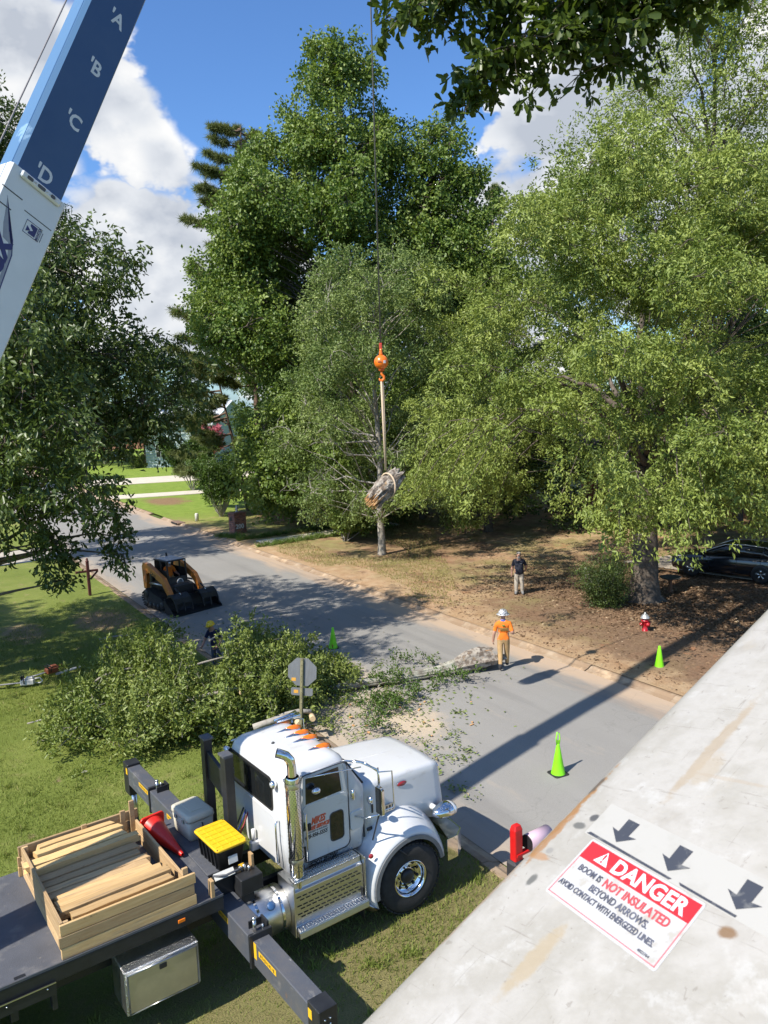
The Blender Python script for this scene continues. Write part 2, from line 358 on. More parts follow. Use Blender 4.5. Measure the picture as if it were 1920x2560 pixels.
def asphalt():
    t = NT('asphalt', .88)
    big = t.noise(.22, 4); mid = t.noise(1.6, 5, off=(3, 1, 0)); grain = t.noise(95, 2, .7); streak = t.noise(.5, 5, .6, (.18, 2.4, 1))
    c = t.ramp(t.math('ADD', t.math('MULTIPLY', big, .6), t.math('MULTIPLY', streak, .4)), ((.3, (.20, .192, .178)), (.7, (.265, .255, .235))))
    g = t.step(grain, .3, .72); c = t.mix(t.math('MULTIPLY', g, .5), c, (.36, .345, .32)); 
    c = t.mix(t.math('MULTIPLY', t.step(t.noise(70, 2, .7, off=(9, 2, 0)), .55, .75), .5), c, (.12, .115, .11))
    # red clay and sand washed along both kerbs
    yy = t.math('ADD', t.y, t.math('MULTIPLY', t.math('SUBTRACT', t.noise(.9, 6, .65, (.35, 1, 1)), .5), 2.6))
    e1 = t.step(yy, -.9, .1); e2 = t.step(yy, -7.1, -8.1)
    c = t.mix(t.math('MULTIPLY', e1, .65), c, (.40, .315, .235)); c = t.mix(t.math('MULTIPLY', e2, .85), c, (.47, .345, .24))
    nz = t.noise(1.1, 7, .68); 
    for (wx, wy, rx, ry, a) in ((-1.1, 19.8, 2.5, 1.9, .6), (.55, 19.1, .9, .7, .9), (-1.4, 23.0, 2.0, .8, .6)):   # sawdust round the cuts
        lx, ly = road_local(wx, wy); f = t.blob(lx, -ly, rx, ry, nz, 1.0, .45); f = t.math('MULTIPLY', f, t.step(t.noise(28, 3, .7), .3, .62, .35, 1.)); c = t.mix(t.math('MULTIPLY', f, a), c, (.50, .40, .28))
    # hairline cracks
    v = t.N.new('ShaderNodeTexVoronoi'); v.feature = 'DISTANCE_TO_EDGE'; v.inputs['Scale'].default_value = .21
    mp = t.N.new('ShaderNodeVectorMath'); mp.operation = 'ADD'; t.L.new(t.tc, mp.inputs[0])
    nn = t.N.new('ShaderNodeTexNoise'); nn.inputs['Scale'].default_value = .9; nn.inputs['Detail'].default_value = 6; t.L.new(t.tc, nn.inputs['Vector'])
    vs = t.N.new('ShaderNodeVectorMath'); vs.operation = 'SCALE'; vs.inputs['Scale'].default_value = 1.6; t.L.new(nn.outputs['Color'], vs.inputs[0]); t.L.new(vs.outputs[0], mp.inputs[1]); t.L.new(mp.outputs[0], v.inputs['Vector'])
    c = t.mix(t.math('MULTIPLY', t.step(v.outputs['Distance'], .0, .004, 1., 0.), .16), c, (.10, .095, .09))
    # tyre-polished wheel tracks, oil drips, patched strips
    c = t.mix(t.math('MULTIPLY', t.step(t.noise(.42, 5, .6, (.12, 1.5, 1), (5, 5, 0)), .52, .66), .35), c, (.15, .145, .14))
    c = t.mix(t.math('MULTIPLY', t.step(t.noise(1.3, 6, .7, off=(8, 3, 1)), .64, .74), .5), c, (.13, .125, .12))
    c = t.mix(t.math('MULTIPLY', t.step(t.noise(.9, 6, .7, (.3, 1.2, 1), (2, 9, 1)), .60, .70), .35), c, (.36, .31, .25))
    return t.done(c, grain, .35, .01)

def grass_mat(name, base, alt, dry, soil, dryness=.5, blobs=()):
    t = NT(name, .85)
    n1 = t.noise(.35, 6, .65); n2 = t.noise(2.3, 6, .7, off=(4, 1, 0)); fine = t.noise(38, 4, .75)
    c = t.mix(t.step(n1, .35, .65), base, alt)
    c = t.mix(t.math('MULTIPLY', t.step(t.math('ADD', t.math('MULTIPLY', n2, .6), t.math('MULTIPLY', n1, .4)), .62-dryness*.25, .75-dryness*.2), .85), c, dry)
    c = t.mix(t.math('MULTIPLY', t.step(t.noise(1.1, 7, .7, off=(1, 8, 0)), .60, .70), .8), c, soil)
    for lx, ly, rx, ry, cc, a in blobs: c = t.mix(t.math('MULTIPLY', t.blob(lx, ly, rx, ry, n2, .9, .4), a), c, cc)
    c = t.mix(t.step(fine, .35, .7, .0, .55), c, t.mix(.5, c, (.02, .03, .008)))
    return t.done(c, t.math('ADD', fine, t.math('MULTIPLY', n2, .6)), .9, .05)

M_asph = asphalt()
ground = MB().add([(-900, -300, -.08), (900, -300, -.08), (900, 1500, -.08), (-900, 1500, -.08)], [(0, 1, 2, 3)]).build('ground', grass_mat('meadow', (.085, .14, .03), (.12, .17, .04), (.2, .18, .07), (.2, .13, .07)))
tag(ground, kind='structure')
road = sheet('road', -34, 150, 0, ROAD_W, 0., 2., M_asph)
for i, v in enumerate(road.data.vertices):                                  # cambered, and the sheet reaches exactly to the kerbs
    v.co.y = max(v.co.y, -ROAD_W); v.co.z = .07*(1-((-v.co.y-ROAD_W/2)/(ROAD_W/2))**2)-.03

GR = ((.175, .225, .04), (.235, .275, .06), (.34, .30, .12), (.34, .235, .14))
lx, ly = road_local(-9.3, 29.5)
near_lawn = sheet('lawn', -34, 36.2, -62, -.32, .085, .8, grass_mat('lawn_grass', *GR, dryness=.35,
    blobs=((road_local(-11, 30)[0], -road_local(-11, 30)[1], 1.6, 1.0, (.36, .24, .15), .9), (road_local(-13.5, 28.6)[0], -road_local(-13.5, 28.6)[1], 1.4, .7, (.38, .27, .17), .8),
           (road_local(1, 10.5)[0], -road_local(1, 10.5)[1], 5.5, 4.5, (.27, .215, .105), .75))), .012, 3)
near_lawn_far = sheet('verge', 40.8, 150, -62, -.32, .085, 2., grass_mat('verge_grass', *GR, dryness=.3), .012, 4)
driveway = sheet('driveway', 36.2, 40.8, -62, -.2, .05, 1.4, mat('concrete', (.42, .38, .32), .9, var=.18, scale=1.3, bump=.25, bscale=60), .004, 5)

def yard():
    t = NT('yard_soil', .92)
    n1 = t.noise(.3, 6, .65); n2 = t.noise(1.5, 7, .7, off=(4, 1, 0)); fine = t.noise(34, 4, .75); nn = t.noise(.8, 6, .7, off=(2, 7, 0))
    soil = t.ramp(n2, ((.3, (.42, .25, .135)), (.5, (.53, .35, .205)), (.72, (.60, .44, .285))))
    dry = t.ramp(n2, ((.3, (.24, .20, .075)), (.7, (.38, .31, .15))))
    mulch = t.ramp(t.noise(9, 6, .8), ((.3, (.14, .085, .05)), (.55, (.25, .16, .10)), (.75, (.42, .30, .20))))
    straw = t.ramp(t.noise(11, 5, .75, (.4, 1.6, 1)), ((.3, (.20, .105, .06)), (.7, (.36, .21, .125))))
    green = t.ramp(n2, ((.3, (.16, .25, .025)), (.7, (.27, .35, .06))))
    c = t.mix(t.step(t.math('ADD', t.math('MULTIPLY', n1, .55), t.math('MULTIPLY', nn, .45)), .40, .58), soil, dry)
    # green lawn further up the street
    xg = t.math('ADD', t.x, t.math('MULTIPLY', t.math('SUBTRACT', n2, .5), 16.))
    half = t.step(xg, 26., 38.); c = t.mix(t.math('MULTIPLY', half, t.step(nn, .34, .54, .3, 1.)), c, t.mix(.45, dry, green)); c = t.mix(t.step(xg, 39., 50.), c, green)
    def at(wx, wy): a, b = road_local(wx, wy); return a, -b
    for wx, wy, rx, ry, cc, a in ((12.5, 29, 7.5, 8.5, mulch, .95), (9.2, 22.8, 3.6, 2.6, mulch, .7), (-5, 58, 7., 4.2, straw, .95), (2, 43, 5, 3, straw, .55), (-18.7, 68, 2.6, 1.7, straw, .9), (1.5, 33, 4., 2.4, soil, .6)):
        c = t.mix(t.math('MULTIPLY', t.blob(*at(wx, wy), rx, ry, nn, .8, .4), a), c, cc)
    pt = t.noise(.55, 7, .72, off=(5, 3, 2)); c = t.mix(t.math('MULTIPLY', t.math('MULTIPLY', t.step(pt, .50, .60), .75), t.step(xg, 44., 34.)), c, t.mix(.5, straw, mulch)); c = t.mix(t.math('MULTIPLY', t.step(t.noise(.9, 6, .7, off=(9, 4, 2)), .58, .68), t.math('MULTIPLY', t.step(xg, 44., 34.), .6)), c, (.44, .20, .10))  # red-brown, straw and mulch patches, also dappled shade put into the colour
    edge = t.step(t.math('ADD', t.y, t.math('MULTIPLY', t.math('SUBTRACT', nn, .5), 3.)), -10.4, -9.2); edge = t.math('MULTIPLY', edge, t.step(xg, 48., 40.)); c = t.mix(t.math('MULTIPLY', edge, .8), c, soil)
    c = t.mix(t.step(fine, .35, .7, .0, .5), c, t.mix(.5, c, (.03, .022, .012)))
    return t.done(c, t.math('ADD', fine, n2), .9, .05)
yard_o = sheet('yard', -34, 150, ROAD_W+.32, 95, .085, .9, yard(), .018, 7)

# rolled concrete kerbs, cast in lengths
M_kerb = mat('kerb_concrete', (.37, .285, .20), .92, var=.25, scale=1.6, bump=.4, bscale=40, c2=(.27, .185, .115), c2lo=.36, c2hi=.56, spots=(((.20, .13, .08), .8, .52, .62, None), ((.50, .36, .23), 1.1, .56, .66, None)))
def kerb(y0, y1, name, gaps=()):
    root = bpy.data.objects.new(name, None); col.objects.link(root); root.location = P0; root.rotation_euler = (0, 0, ROAD_ANG); tag(root, kind='structure')
    s = 1 if y1 > y0 else -1
    prof = [(0, -.04), (.02, -.005), (.16, .035), (.26, .095), (.40, .105), (.42, -.04)]
    me = MB().prism([(-(y0+s*p[0]), p[1]) for p in prof], 'x', 0.008, 2.992).mesh('kerb_segment', M_kerb)
    for i in range(-10, 42):
        if any(a <= i < b for a, b in gaps): continue
        o = place('kerb_segment', me, root, (i*3., 0, random.uniform(-.035, -.008)), (0, 0, random.uniform(-.002, .002)))
    return root
kerb(0, -.4, 'kerb_near', ((12, 14),)); kerb(ROAD_W, ROAD_W+.4, 'kerb_far', ((16, 17),))

# far driveways and the path beside the brick pier
M_conc2 = mat('pale_concrete', (.56, .50, .40), .9, var=.12, scale=2., bump=.2, bscale=50)
def slab(name, pts, z, m, th=.05):
    o = MB().prism([(p[0], p[1]) for p in pts], 'z', z-th, z).build(name, m); return tag(o, kind='structure')
slab('far_driveway', [(-24, 70.5), (-7, 76), (-6.2, 78.8), (-25.5, 73.4)], .17, M_conc2)
slab('far_driveway_upper', [(-31, 83), (-10, 89), (-10, 97), (-34, 90)], .17, M_conc2)
slab('garden_path', [(-7.6, 46.3), (-6.9, 45.2), (1.0, 50.5), (.4, 51.6)], .16, M_conc2)
slab('parking_pad', [(11.2, 36.8), (17, 30.6), (27, 33), (22, 41)], .17, mat('pad_concrete', (.34, .29, .235), .92, var=.25, scale=1.2, bump=.3, bscale=40))
# storm drain at the far kerb
dr = thing('storm_drain', 'dark storm drain inlet in the far kerb beside the bright lawn', 'drain', RL(44.5, ROAD_W+.25, .06), ROAD_ANG)
MB().box((0, 0, .02), (1.5, .55, .12), bev=.03).build('cover_slab', mat('drain_brown', (.2, .13, .09), .9, var=.3, scale=9), dr); MB().box((0, .30, .0), (1.2, .08, .1)).build('opening', mat('drain_black', (.01, .01, .01), .9), dr)
# ------------------------------------------------------------------ crane truck (own frame: +x forward, +y left, z up; origin on the ground under the front axle)
M_white = mat('white_paint', (.62, .625, .625), .28, var=.03, scale=1.2, coat=.45, c2=(.585, .58, .56), c2lo=.5, c2hi=.8, spots=(((.44, .41, .36), 2.4, .62, .80, (1, 1, 2.5)), ((.46, .44, .40), 7., .66, .82, (1, 1, .3))))
M_chrome = mat('chrome', (.78, .78, .77), .09, 1., var=.06, scale=14)
M_chrome_r = mat('brushed_aluminium', (.62, .62, .61), .30, 1., var=.15, scale=20, stretch=(1, 12, 12))
M_plate = mat('diamond_plate', (.56, .56, .55), .32, 1., var=.15, scale=3, bump=.9, bscale=55)
M_black = mat('black_steel', (.018, .019, .021), .45, var=.3, scale=8)
M_rubber = mat('tyre_rubber', (.022, .022, .022), .82, var=.35, scale=10, bump=.2)
M_glass = mat('dark_glass', (.012, .014, .015), .06, var=.2, scale=2, spec=.8)
M_grey = mat('outrigger_grey', (.075, .082, .098), .5, var=.3, scale=4, bump=.12, bscale=60, c2=(.105, .10, .10), c2lo=.45, c2hi=.75, spots=(((.21, .20, .19), 5., .58, .72, (1, .4, 1)), ((.17, .10, .06), 9., .64, .74, (1, 1, .35)), ((.26, .25, .24), 22., .66, .72, (1, .25, 1))))
M_deck = mat('deck_grey', (.085, .09, .105), .62, var=.15, scale=2.5, bump=.5, bscale=120, spots=(((.17, .165, .16), 2.2, .54, .70, None), ((.22, .2, .17), 14., .66, .74, None), ((.04, .04, .042), 3.3, .60, .72, (1, .5, 1))))
M_yel = mat('decal_yellow', (.75, .44, .02), .5, var=.1)
M_amber = mat('amber_lens', (.85, .2, .01), .2, var=.15, scale=30, coat=.6)
M_red = mat('red_enamel', (.30, .02, .025), .25, coat=.5)
M_ltr_blk = mat('black_lettering', (.012, .012, .013), .5)
M_ltr_red = mat('orange_red_lettering', (.62, .09, .03), .45, var=.25, scale=40)
M_seam = mat('panel_gap', (.05, .052, .055), .7)
M_lens = mat('clear_lens', (.72, .74, .76), .08, var=.15, scale=25, metal=.55)
truck = thing('crane_truck', 'white conventional cab crane truck with chrome exhaust stack parked on the lawn', 'truck', (-.504, 12.603, .106), .6291)
T = truck
def tb(name, m, mb, bevel=0., parent=None, seg=2): return mb.build(name, m, parent or T, bevel, seg=seg)

tb('frame_rail', M_black, MB().box((-4.1, .42, .9), (9.9, .09, .26))); tb('frame_rail', M_black, MB().box((-4.1, -.42, .9), (9.9, .09, .26)))
tb('front_axle', M_black, MB().cyl((0, -.95, .56), (0, .95, .56), .07))
# ---- cab shell
def cab_loop(z, x0, x1, hw, r, rb=None):
    return [(p[0], p[1], z) for p in rrect(x0, x1, -hw, hw, r, 5)]
cab = tb('cab', M_white, MB().loft([cab_loop(1.20, -1.90, -.66, .84, .10), cab_loop(1.24, -1.95, -.62, .90, .12), cab_loop(1.7, -1.98, -.58, .925, .13), cab_loop(2.18, -1.985, -.58, .93, .13),
    cab_loop(2.62, -1.98, -.86, .905, .15), cab_loop(2.73, -1.95, -.91, .875, .17), cab_loop(2.79, -1.89, -.98, .82, .18), cab_loop(2.83, -1.80, -1.07, .73, .18), cab_loop(2.85, -1.6, -1.25, .5, .15)]))
# rear wall panel, rear window
tb('rear_panel', M_white, MB().prism(rrect(-.62, .40, 1.28, 2.06, .10, 3), 'x', -1.999, -1.975), .01, cab)
w = tb('rear_window', mat('window_seal', (.02, .02, .02), .5), MB().prism(rrect(-.56, .88, 2.09, 2.62, .09, 4), 'x', -1.992, -1.97), 0, cab)
tb('pane', M_glass, MB().prism(rrect(-.52, .84, 2.13, 2.58, .07, 4), 'x', -1.997, -1.985), 0, w)
tb('window_sticker', mat('paper', (.7, .7, .68), .7), MB().box((-1.9985, .74, 2.28), (.003, .06, .10)), 0, w)
for y in (.86, -.68):
    l = tb('work_lamp', M_chrome, MB().lathe([(.02, 0), (.05, .015), (.065, .06), (.06, .085)], 14, (-1.98, y, 2.60), (-1, 0, -.2)), 0, cab); tb('lens', M_lens, MB().lathe([(.055, .08), (.03, .098), (0, .1)], 14, (-1.98, y, 2.60), (-1, 0, -.2)), 0, l)
tb('tie_hook', M_white, MB().box((-2.05, .02, 1.34), (.16, .10, .16), bev=.02).cyl((-2.06, .02, 1.42), (-2.06, .02, 1.6), .03), 0, cab)
# windscreen and cowl
ws = MB().add([(-.565, -.80, 2.21), (-.565, .80, 2.21), (-.835, .76, 2.60), (-.835, -.76, 2.60)], [(0, 1, 2, 3)])
tb('windscreen', M_glass, ws, 0, cab); tb('windscreen_frame', M_seam, MB().tube([(-.575, -.82, 2.2), (-.575, .82, 2.2), (-.845, .78, 2.615), (-.845, -.78, 2.615)], .016, 6, closed=True), 0, cab)
# doors
for s in (-1, 1):
    d = tb('door', M_white, MB().prism(rrect(-1.72, -.93, 1.36, 2.24, .10, 4), 'y', s*.915, s*.941), .006, cab)
    tb('door_seam', M_seam, MB().tube([(p[0], s*.9335, p[1]) for p in rrect(-1.735, -.915, 1.345, 2.70, .10, 4)], .008, 6, closed=True), 0, d)
    tb('window_surround', M_white, MB().prism([(-1.70, 2.22), (-.93, 2.22), (-1.0, 2.70), (-1.68, 2.68)], 'y', s*.88, s*.933), .01, d)
    tb('door_window', M_glass, MB().prism([(-1.655, 2.25), (-1.03, 2.265), (-1.075, 2.655), (-1.64, 2.64)], 'y', s*.89, s*.9365), 0, d)
    tb('lower_window', M_glass, MB().prism(rrect(-1.255, -1.03, 1.53, 1.97, .06, 4), 'y', s*.90, s*.9435), 0, d)
    tb('lower_window_frame', M_seam, MB().tube([(p[0], s*.943, p[1]) for p in rrect(-1.26, -1.025, 1.525, 1.975, .06, 4)], .009, 6, closed=True), 0, d)
    tb('door_handle', M_black, MB().box((-1.62, s*.95, 1.90), (.05, .03, .11), bev=.008), 0, d)
    tb('cowl_hatch', M_white, MB().prism(rrect(-.90, -.66, 1.56, 1.86, .05, 3), 'y', s*.92, s*.945), .01, cab)
    tb('side_marker_lamp', M_chrome, MB().sphere((-.84, s*.95, 2.13), (.035, .03, .09), 10, 8), 0, cab)
    tb('spot_mirror', M_chrome, MB().lathe([(.0, 0), (.06, .01), (.065, .04), (.03, .07)], 14, (-.60, s*1.0, 1.98), (1, 0, 0)), 0, cab)
    tb('grab_handle', M_chrome, MB().tube([(-1.70, s*.93, 2.13), (-1.70, s*1.0, 2.15), (-1.70, s*1.01, 1.8), (-1.70, s*1.0, 1.42), (-1.70, s*.93, 1.40)], .014, 8), 0, cab)
tb('roof_vent', M_seam, MB().lathe([(.03, 0), (.02, .02), (0, .025)], 10, (-1.62, .05, 2.848)), 0, cab)
# lettering on the near door
TXI = lambda x, z: frame((x, -.9425, z), (1, 0, 0), (0, 0, 1))
text('MIKES', .145, M_ltr_red, T, TXI(-1.585, 1.915), bold=.006, shear=.35, sx=.62)
text('TREE SERVICE', .078, M_ltr_red, T, TXI(-1.655, 1.835), bold=.005, shear=.35, sx=.78)
text('LICENSED & INSURED', .035, M_ltr_blk, T, TXI(-1.68, 1.795), shear=.3, sx=1.08)
text('478-956-5555', .085, M_ltr_blk, T, TXI(-1.71, 1.715), shear=.35, bold=.002, sx=.82)
text('USDOT 2917854', .088, M_ltr_blk, T, frame((-1.66, -.9345, 1.268), (1, 0, .008), (0, 0, 1)), bold=.003, sx=.82)
text('1', .30, M_ltr_blk, T, TXI(-1.76, 1.41), bold=.008, sx=.7)
tb('door_emblem', mat('dark_green_print', (.01, .035, .02), .5), MB().prism([(-1.72, 1.86), (-1.66, 1.86), (-1.64, 1.93), (-1.66, 1.99), (-1.71, 2.0)], 'y', -.9425, -.936), 0)
# roof marker lamps
for y in (.72, .36, .10, -.14, -.52):
    zr = 2.80-.10*abs(y)**3
    def lamp(st_): return MB().loft([[(x, y+hw*math.cos(a), zr+zz+h*max(0, math.sin(a))) for a in [i*math.pi/6-.3 for i in range(9)]] for x, hw, h, zz in st_], closed=True)
    m_ = tb('marker_lamp', M_chrome, lamp(((-1.40, .006, .008, .045), (-1.31, .032, .032, .034), (-1.20, .048, .055, .024), (-1.05, .055, .06, .004), (-.94, .05, .045, -.014))), 0, cab)
    tb('amber_lens', M_amber, lamp(((-1.22, .012, .075, .016), (-1.14, .046, .096, .006), (-1.04, .05, .104, -.006), (-.955, .042, .088, -.02), (-.935, .012, .03, -.02))), 0, m_)
for y in (.55, .45):
    tb('air_horn', M_chrome, MB().tube([(-1.2, y+.25, 2.86), (-.95, y+.25, 2.87), (-.78, y+.25, 2.87)], [.018, .025, .06], 10), 0, cab)
# ---- hood
def hood_loop(x, hw, top, bot, hb):
    pts = []; r = .12
    half = [(hb, bot), (hb-.02, (bot+top)/2-.1), (hw, top-r-.04), (hw-.012, top-r*.55), (hw-.05, top-r*.16), (hw-r, top-.012), (hw*.5, top+.012), (.0, top+.02)]
    full = half+[(-a, b) for a, b in half[-2::-1]]
    return [(x, a, b) for a, b in full]
hood = tb('hood', M_white, MB().loft([hood_loop(-.60, .80, 2.14, 1.30, .86), hood_loop(-.3, .78, 2.125, 1.30, .84), hood_loop(.4, .745, 2.075, 1.25, .82), hood_loop(.9, .715, 2.03, 1.1, .80), hood_loop(1.03, .70, 2.005, 1.0, .79), hood_loop(1.075, .66, 1.96, 1.0, .76)]))
tb('hood_crease', mat('soft_seam', (.55, .55, .54), .4), MB().tube([(-.58, 0, 2.155), (.4, 0, 2.095), (1.02, 0, 2.024)], .006, 6), 0, hood)
for s in (-1, 1):
    tb('emblem', M_red, MB().lathe([(.075, 0), (.07, .012), (.0, .016)], 20, (0, 0, 0), (0, s, 0)), 0, hood).matrix_local = Matrix.Translation((.22, s*.768, 1.90)) @ Matrix.Diagonal((1.25, 1, .55, 1))
    tb('emblem_rim', M_chrome, MB().tube([(.22+.10*math.cos(a), s*.772, 1.90+.045*math.sin(a)) for a in [i*math.pi/9 for i in range(18)]], .006, 6, closed=True), 0, hood)
    tb('hood_latch', M_black, MB().box((-.42, s*.84, 1.72), (.035, .02, .15), bev=.01), 0, hood); tb('hood_edge', M_seam, MB().tube([(-.605, s*.865, 1.33), (-.605, s*.845, 1.75), (-.605, s*.815, 2.05)], .012, 6), 0, hood)
g = tb('grille', M_chrome, MB().prism(rrect(-.62, .62, .95, 1.92, .1, 4), 'x', 1.07, 1.12)); 
for i in range(9): tb('grille_bar', M_black, MB().box((1.122, -.48+.12*i, 1.42), (.01, .05, .82)), 0, g)
# ---- fenders, wheels
def arc(a, r): return (r*math.cos(R(a)), .60+r*math.sin(R(a)))
for s in (-1, 1):
    loops = []
    for a in range(6, 205, 9):
        k = 1+.06*max(0, (a-110)/90); kr = .10*math.sin(R(min(180, max(0, a)))); sec = []
        for y, r in ((.70, .74+kr*1.9), (.80, .80+kr*1.7), (.92, .815+kr*1.05), (1.06, .79+kr*.45), (1.17, .745+kr*.15), (1.225, .70), (1.235, .655), (1.20, .65), (.72, .66)):
            p = arc(a, r*k); sec.append((p[0], s*y, p[1]))
        loops.append(sec)
    loops.append([(-.86, s*y, .50) for y in (.70, .80, .92, 1.06, 1.17, 1.225, 1.235, 1.20, .72)])
    fd = tb('fender', M_white, MB().loft(loops))
    tl = []
    for a in list(range(8, 200, 8)):
        k = 1+.06*max(0, (a-110)/90); tl.append([(arc(a, r*k)[0], s*y, arc(a, r*k)[1]) for y, r in ((1.20, .66), (1.252, .665), (1.255, .60), (1.20, .60))])
    tb('fender_trim', mat('grey_trim', (.16, .165, .17), .5, var=.15), MB().loft(tl, sm=False), 0, fd)
    tb('fender_marker', M_red, MB().lathe([(.04, 0), (.03, .01), (0, .014)], 12, (-.70, s*1.165, 1.18), (-.4, s, .1)), 0, fd)
    tb('fender_guide', M_black, MB().cyl((-.35, s*1.0, 1.25), (-.1, s*1.31, 1.02), .012, n=6), 0, fd)
    # wheel
    tyre_p = [(.30, -.14), (.40, -.155), (.50, -.15), (.545, -.125), (.56, -.08), (.56, .08), (.545, .125), (.50, .15), (.40, .155), (.30, .14), (.28, .0)]
    mb = MB().lathe(tyre_p+[tyre_p[0]], 44, (0, 0, 0), (0, 1, 0), caps=False)
    for i in range(44):
        a = 2*math.pi*i/44
        for y in (-.105, -.04, .04, .105): mb.box((.562*math.cos(a+(.06 if abs(y) < .05 else 0)), y, .562*math.sin(a+(.06 if abs(y) < .05 else 0))), (.022, .055, .055), (0, -a, 0))
    wh = tb('wheel', M_rubber, mb); wh.matrix_local = Matrix.Translation((0, s*1.09, .56)) @ Matrix.Rotation(R(s*4), 4, 'Z')
    rim = MB().lathe([(.295, .10*s), (.30, .145*s), (.285, .15*s), (.27, .10*s), (.255, .03*s), (.17, .005*s), (.165, .02*s), (.12, .03*s)], 36, (0, 0, 0), (0, 1, 0), caps=False)
    rm = tb('rim', M_chrome, rim, 0, wh)
    hubm = MB().lathe([(.12, .0), (.12, s*.06), (.10, s*.085), (.06, s*.10), (0, s*.105)], 20, (0, 0, 0), (0, 1, 0)); tb('hub', M_black, hubm, 0, wh)
    for i in range(10):
        a = 2*math.pi*i/10; tb('lug_nut', M_black, MB().cyl((.15*math.cos(a), s*.01, .15*math.sin(a)), (.15*math.cos(a), s*.055, .15*math.sin(a)), .018, .012, 6), 0, wh)
        a += math.pi/10; tb('hand_hole', M_black, MB().lathe([(.028, s*.0), (.022, s*.004), (0, s*.004)], 10, (.215*math.cos(a), s*.024, .215*math.sin(a)), (0, 1, 0)), 0, wh)
    # headlight pod
    hp = tb('headlight', M_chrome, MB().loft([[(x, s*1.0+hw*math.cos(a), 1.30+hz*math.sin(a)) for a in [i*math.pi/8 for i in range(16)]] for x, hw, hz in ((.66, .02, .02), (.72, .10, .08), (.84, .15, .115), (.98, .165, .125), (1.0, .16, .12))]))
    tb('lens', M_lens, MB().loft([[(x, s*1.0+hw*math.cos(a), 1.30+hz*math.sin(a)) for a in [i*math.pi/8 for i in range(16)]] for x, hw, hz in ((.99, .158, .118), (1.05, .15, .108), (1.10, .11, .075), (1.115, .03, .02))]), 0, hp)
    tb('headlight_arm', M_white, MB().tube([(.80, s*.72, 1.32), (.82, s*.9, 1.31)], .05, 8), 0, hp)
bp = tb('bumper', M_chrome, MB().prism([(.76, -1.235), (.98, -1.235), (1.17, -1.10), (1.22, -.8), (1.22, .8), (1.17, 1.10), (.98, 1.235), (.76, 1.235), (.76, 1.22), (.97, 1.22), (1.155, 1.09), (1.20, .79), (1.20, -.79), (1.155, -1.09), (.97, -1.22), (.76, -1.22)], 'z', .56, .93))
tb('bumper_tread', M_plate, MB().prism([(.80, -1.22), (.97, -1.22), (1.155, -1.09), (1.20, -.79), (1.20, .79), (1.155, 1.09), (.97, 1.22), (.80, 1.22), (.95, .8), (.95, -.8)], 'z', .905, .925), 0, bp)
# ---- rivets, seams, wipers, hinges, air lines
for s in (-1, 1):
    for i in range(16): tb('rivet', M_white, MB().sphere((-1.90+i*.082, s*.932, 1.30), .008, 6, 4), 0, cab)
    for i in range(9): tb('rivet', M_white, MB().sphere((-1.83, s*.934, 1.42+i*.1), .008, 6, 4), 0, cab)
    tb('hood_hinge', M_black, MB().box((-.50, s*.86, 1.42), (.10, .02, .05), bev=.006), 0, hood); tb('hood_vent', M_chrome_r, MB().prism(rrect(-.30, .02, 1.56, 1.68, .03, 3), 'y', s*.822, s*.836), 0, hood)
    for i in range(5): tb('vent_slot', M_black, MB().box((-.26+i*.06, s*.838, 1.62), (.03, .006, .08)), 0, hood)
    tb('drip_rail', M_white, MB().tube([(-1.93, s*.90, 2.69), (-1.5, s*.915, 2.705), (-1.0, s*.905, 2.70)], .014, 6), 0, cab)
    tb('mud_flap', M_black, MB().box((-.90, s*1.0, .52), (.015, .42, .5)))
    tb('wiper', M_black, MB().tube([(-.55, s*.35, 2.22), (-.63, s*.12, 2.36), (-.70, s*.05, 2.46)], .009, 5), 0, cab)
    tb('cab_seam', M_seam, MB().tube([(-1.86, s*.918, 1.26), (-1.86, s*.932, 2.15), (-1.85, s*.905, 2.66)], .004, 5), 0, cab)
for i, y in enumerate((.30, .38, .46)): tb('air_line', mat('air_line_%d' % i, ((.30, .02, .02), (.02, .05, .25), (.02, .02, .02))[i], .5), MB().tube([(-1.99, y, 1.75), (-2.08, y+.02*math.sin(i), 1.55), (-2.22, y-.05, 1.40), (-2.40, y, 1.46)], .014, 6))
tb('grab_rail', M_chrome, MB().tube([(-2.0, -.72, 1.35), (-2.05, -.72, 1.38), (-2.05, -.72, 2.0), (-2.0, -.72, 2.04)], .014, 8), 0, cab)
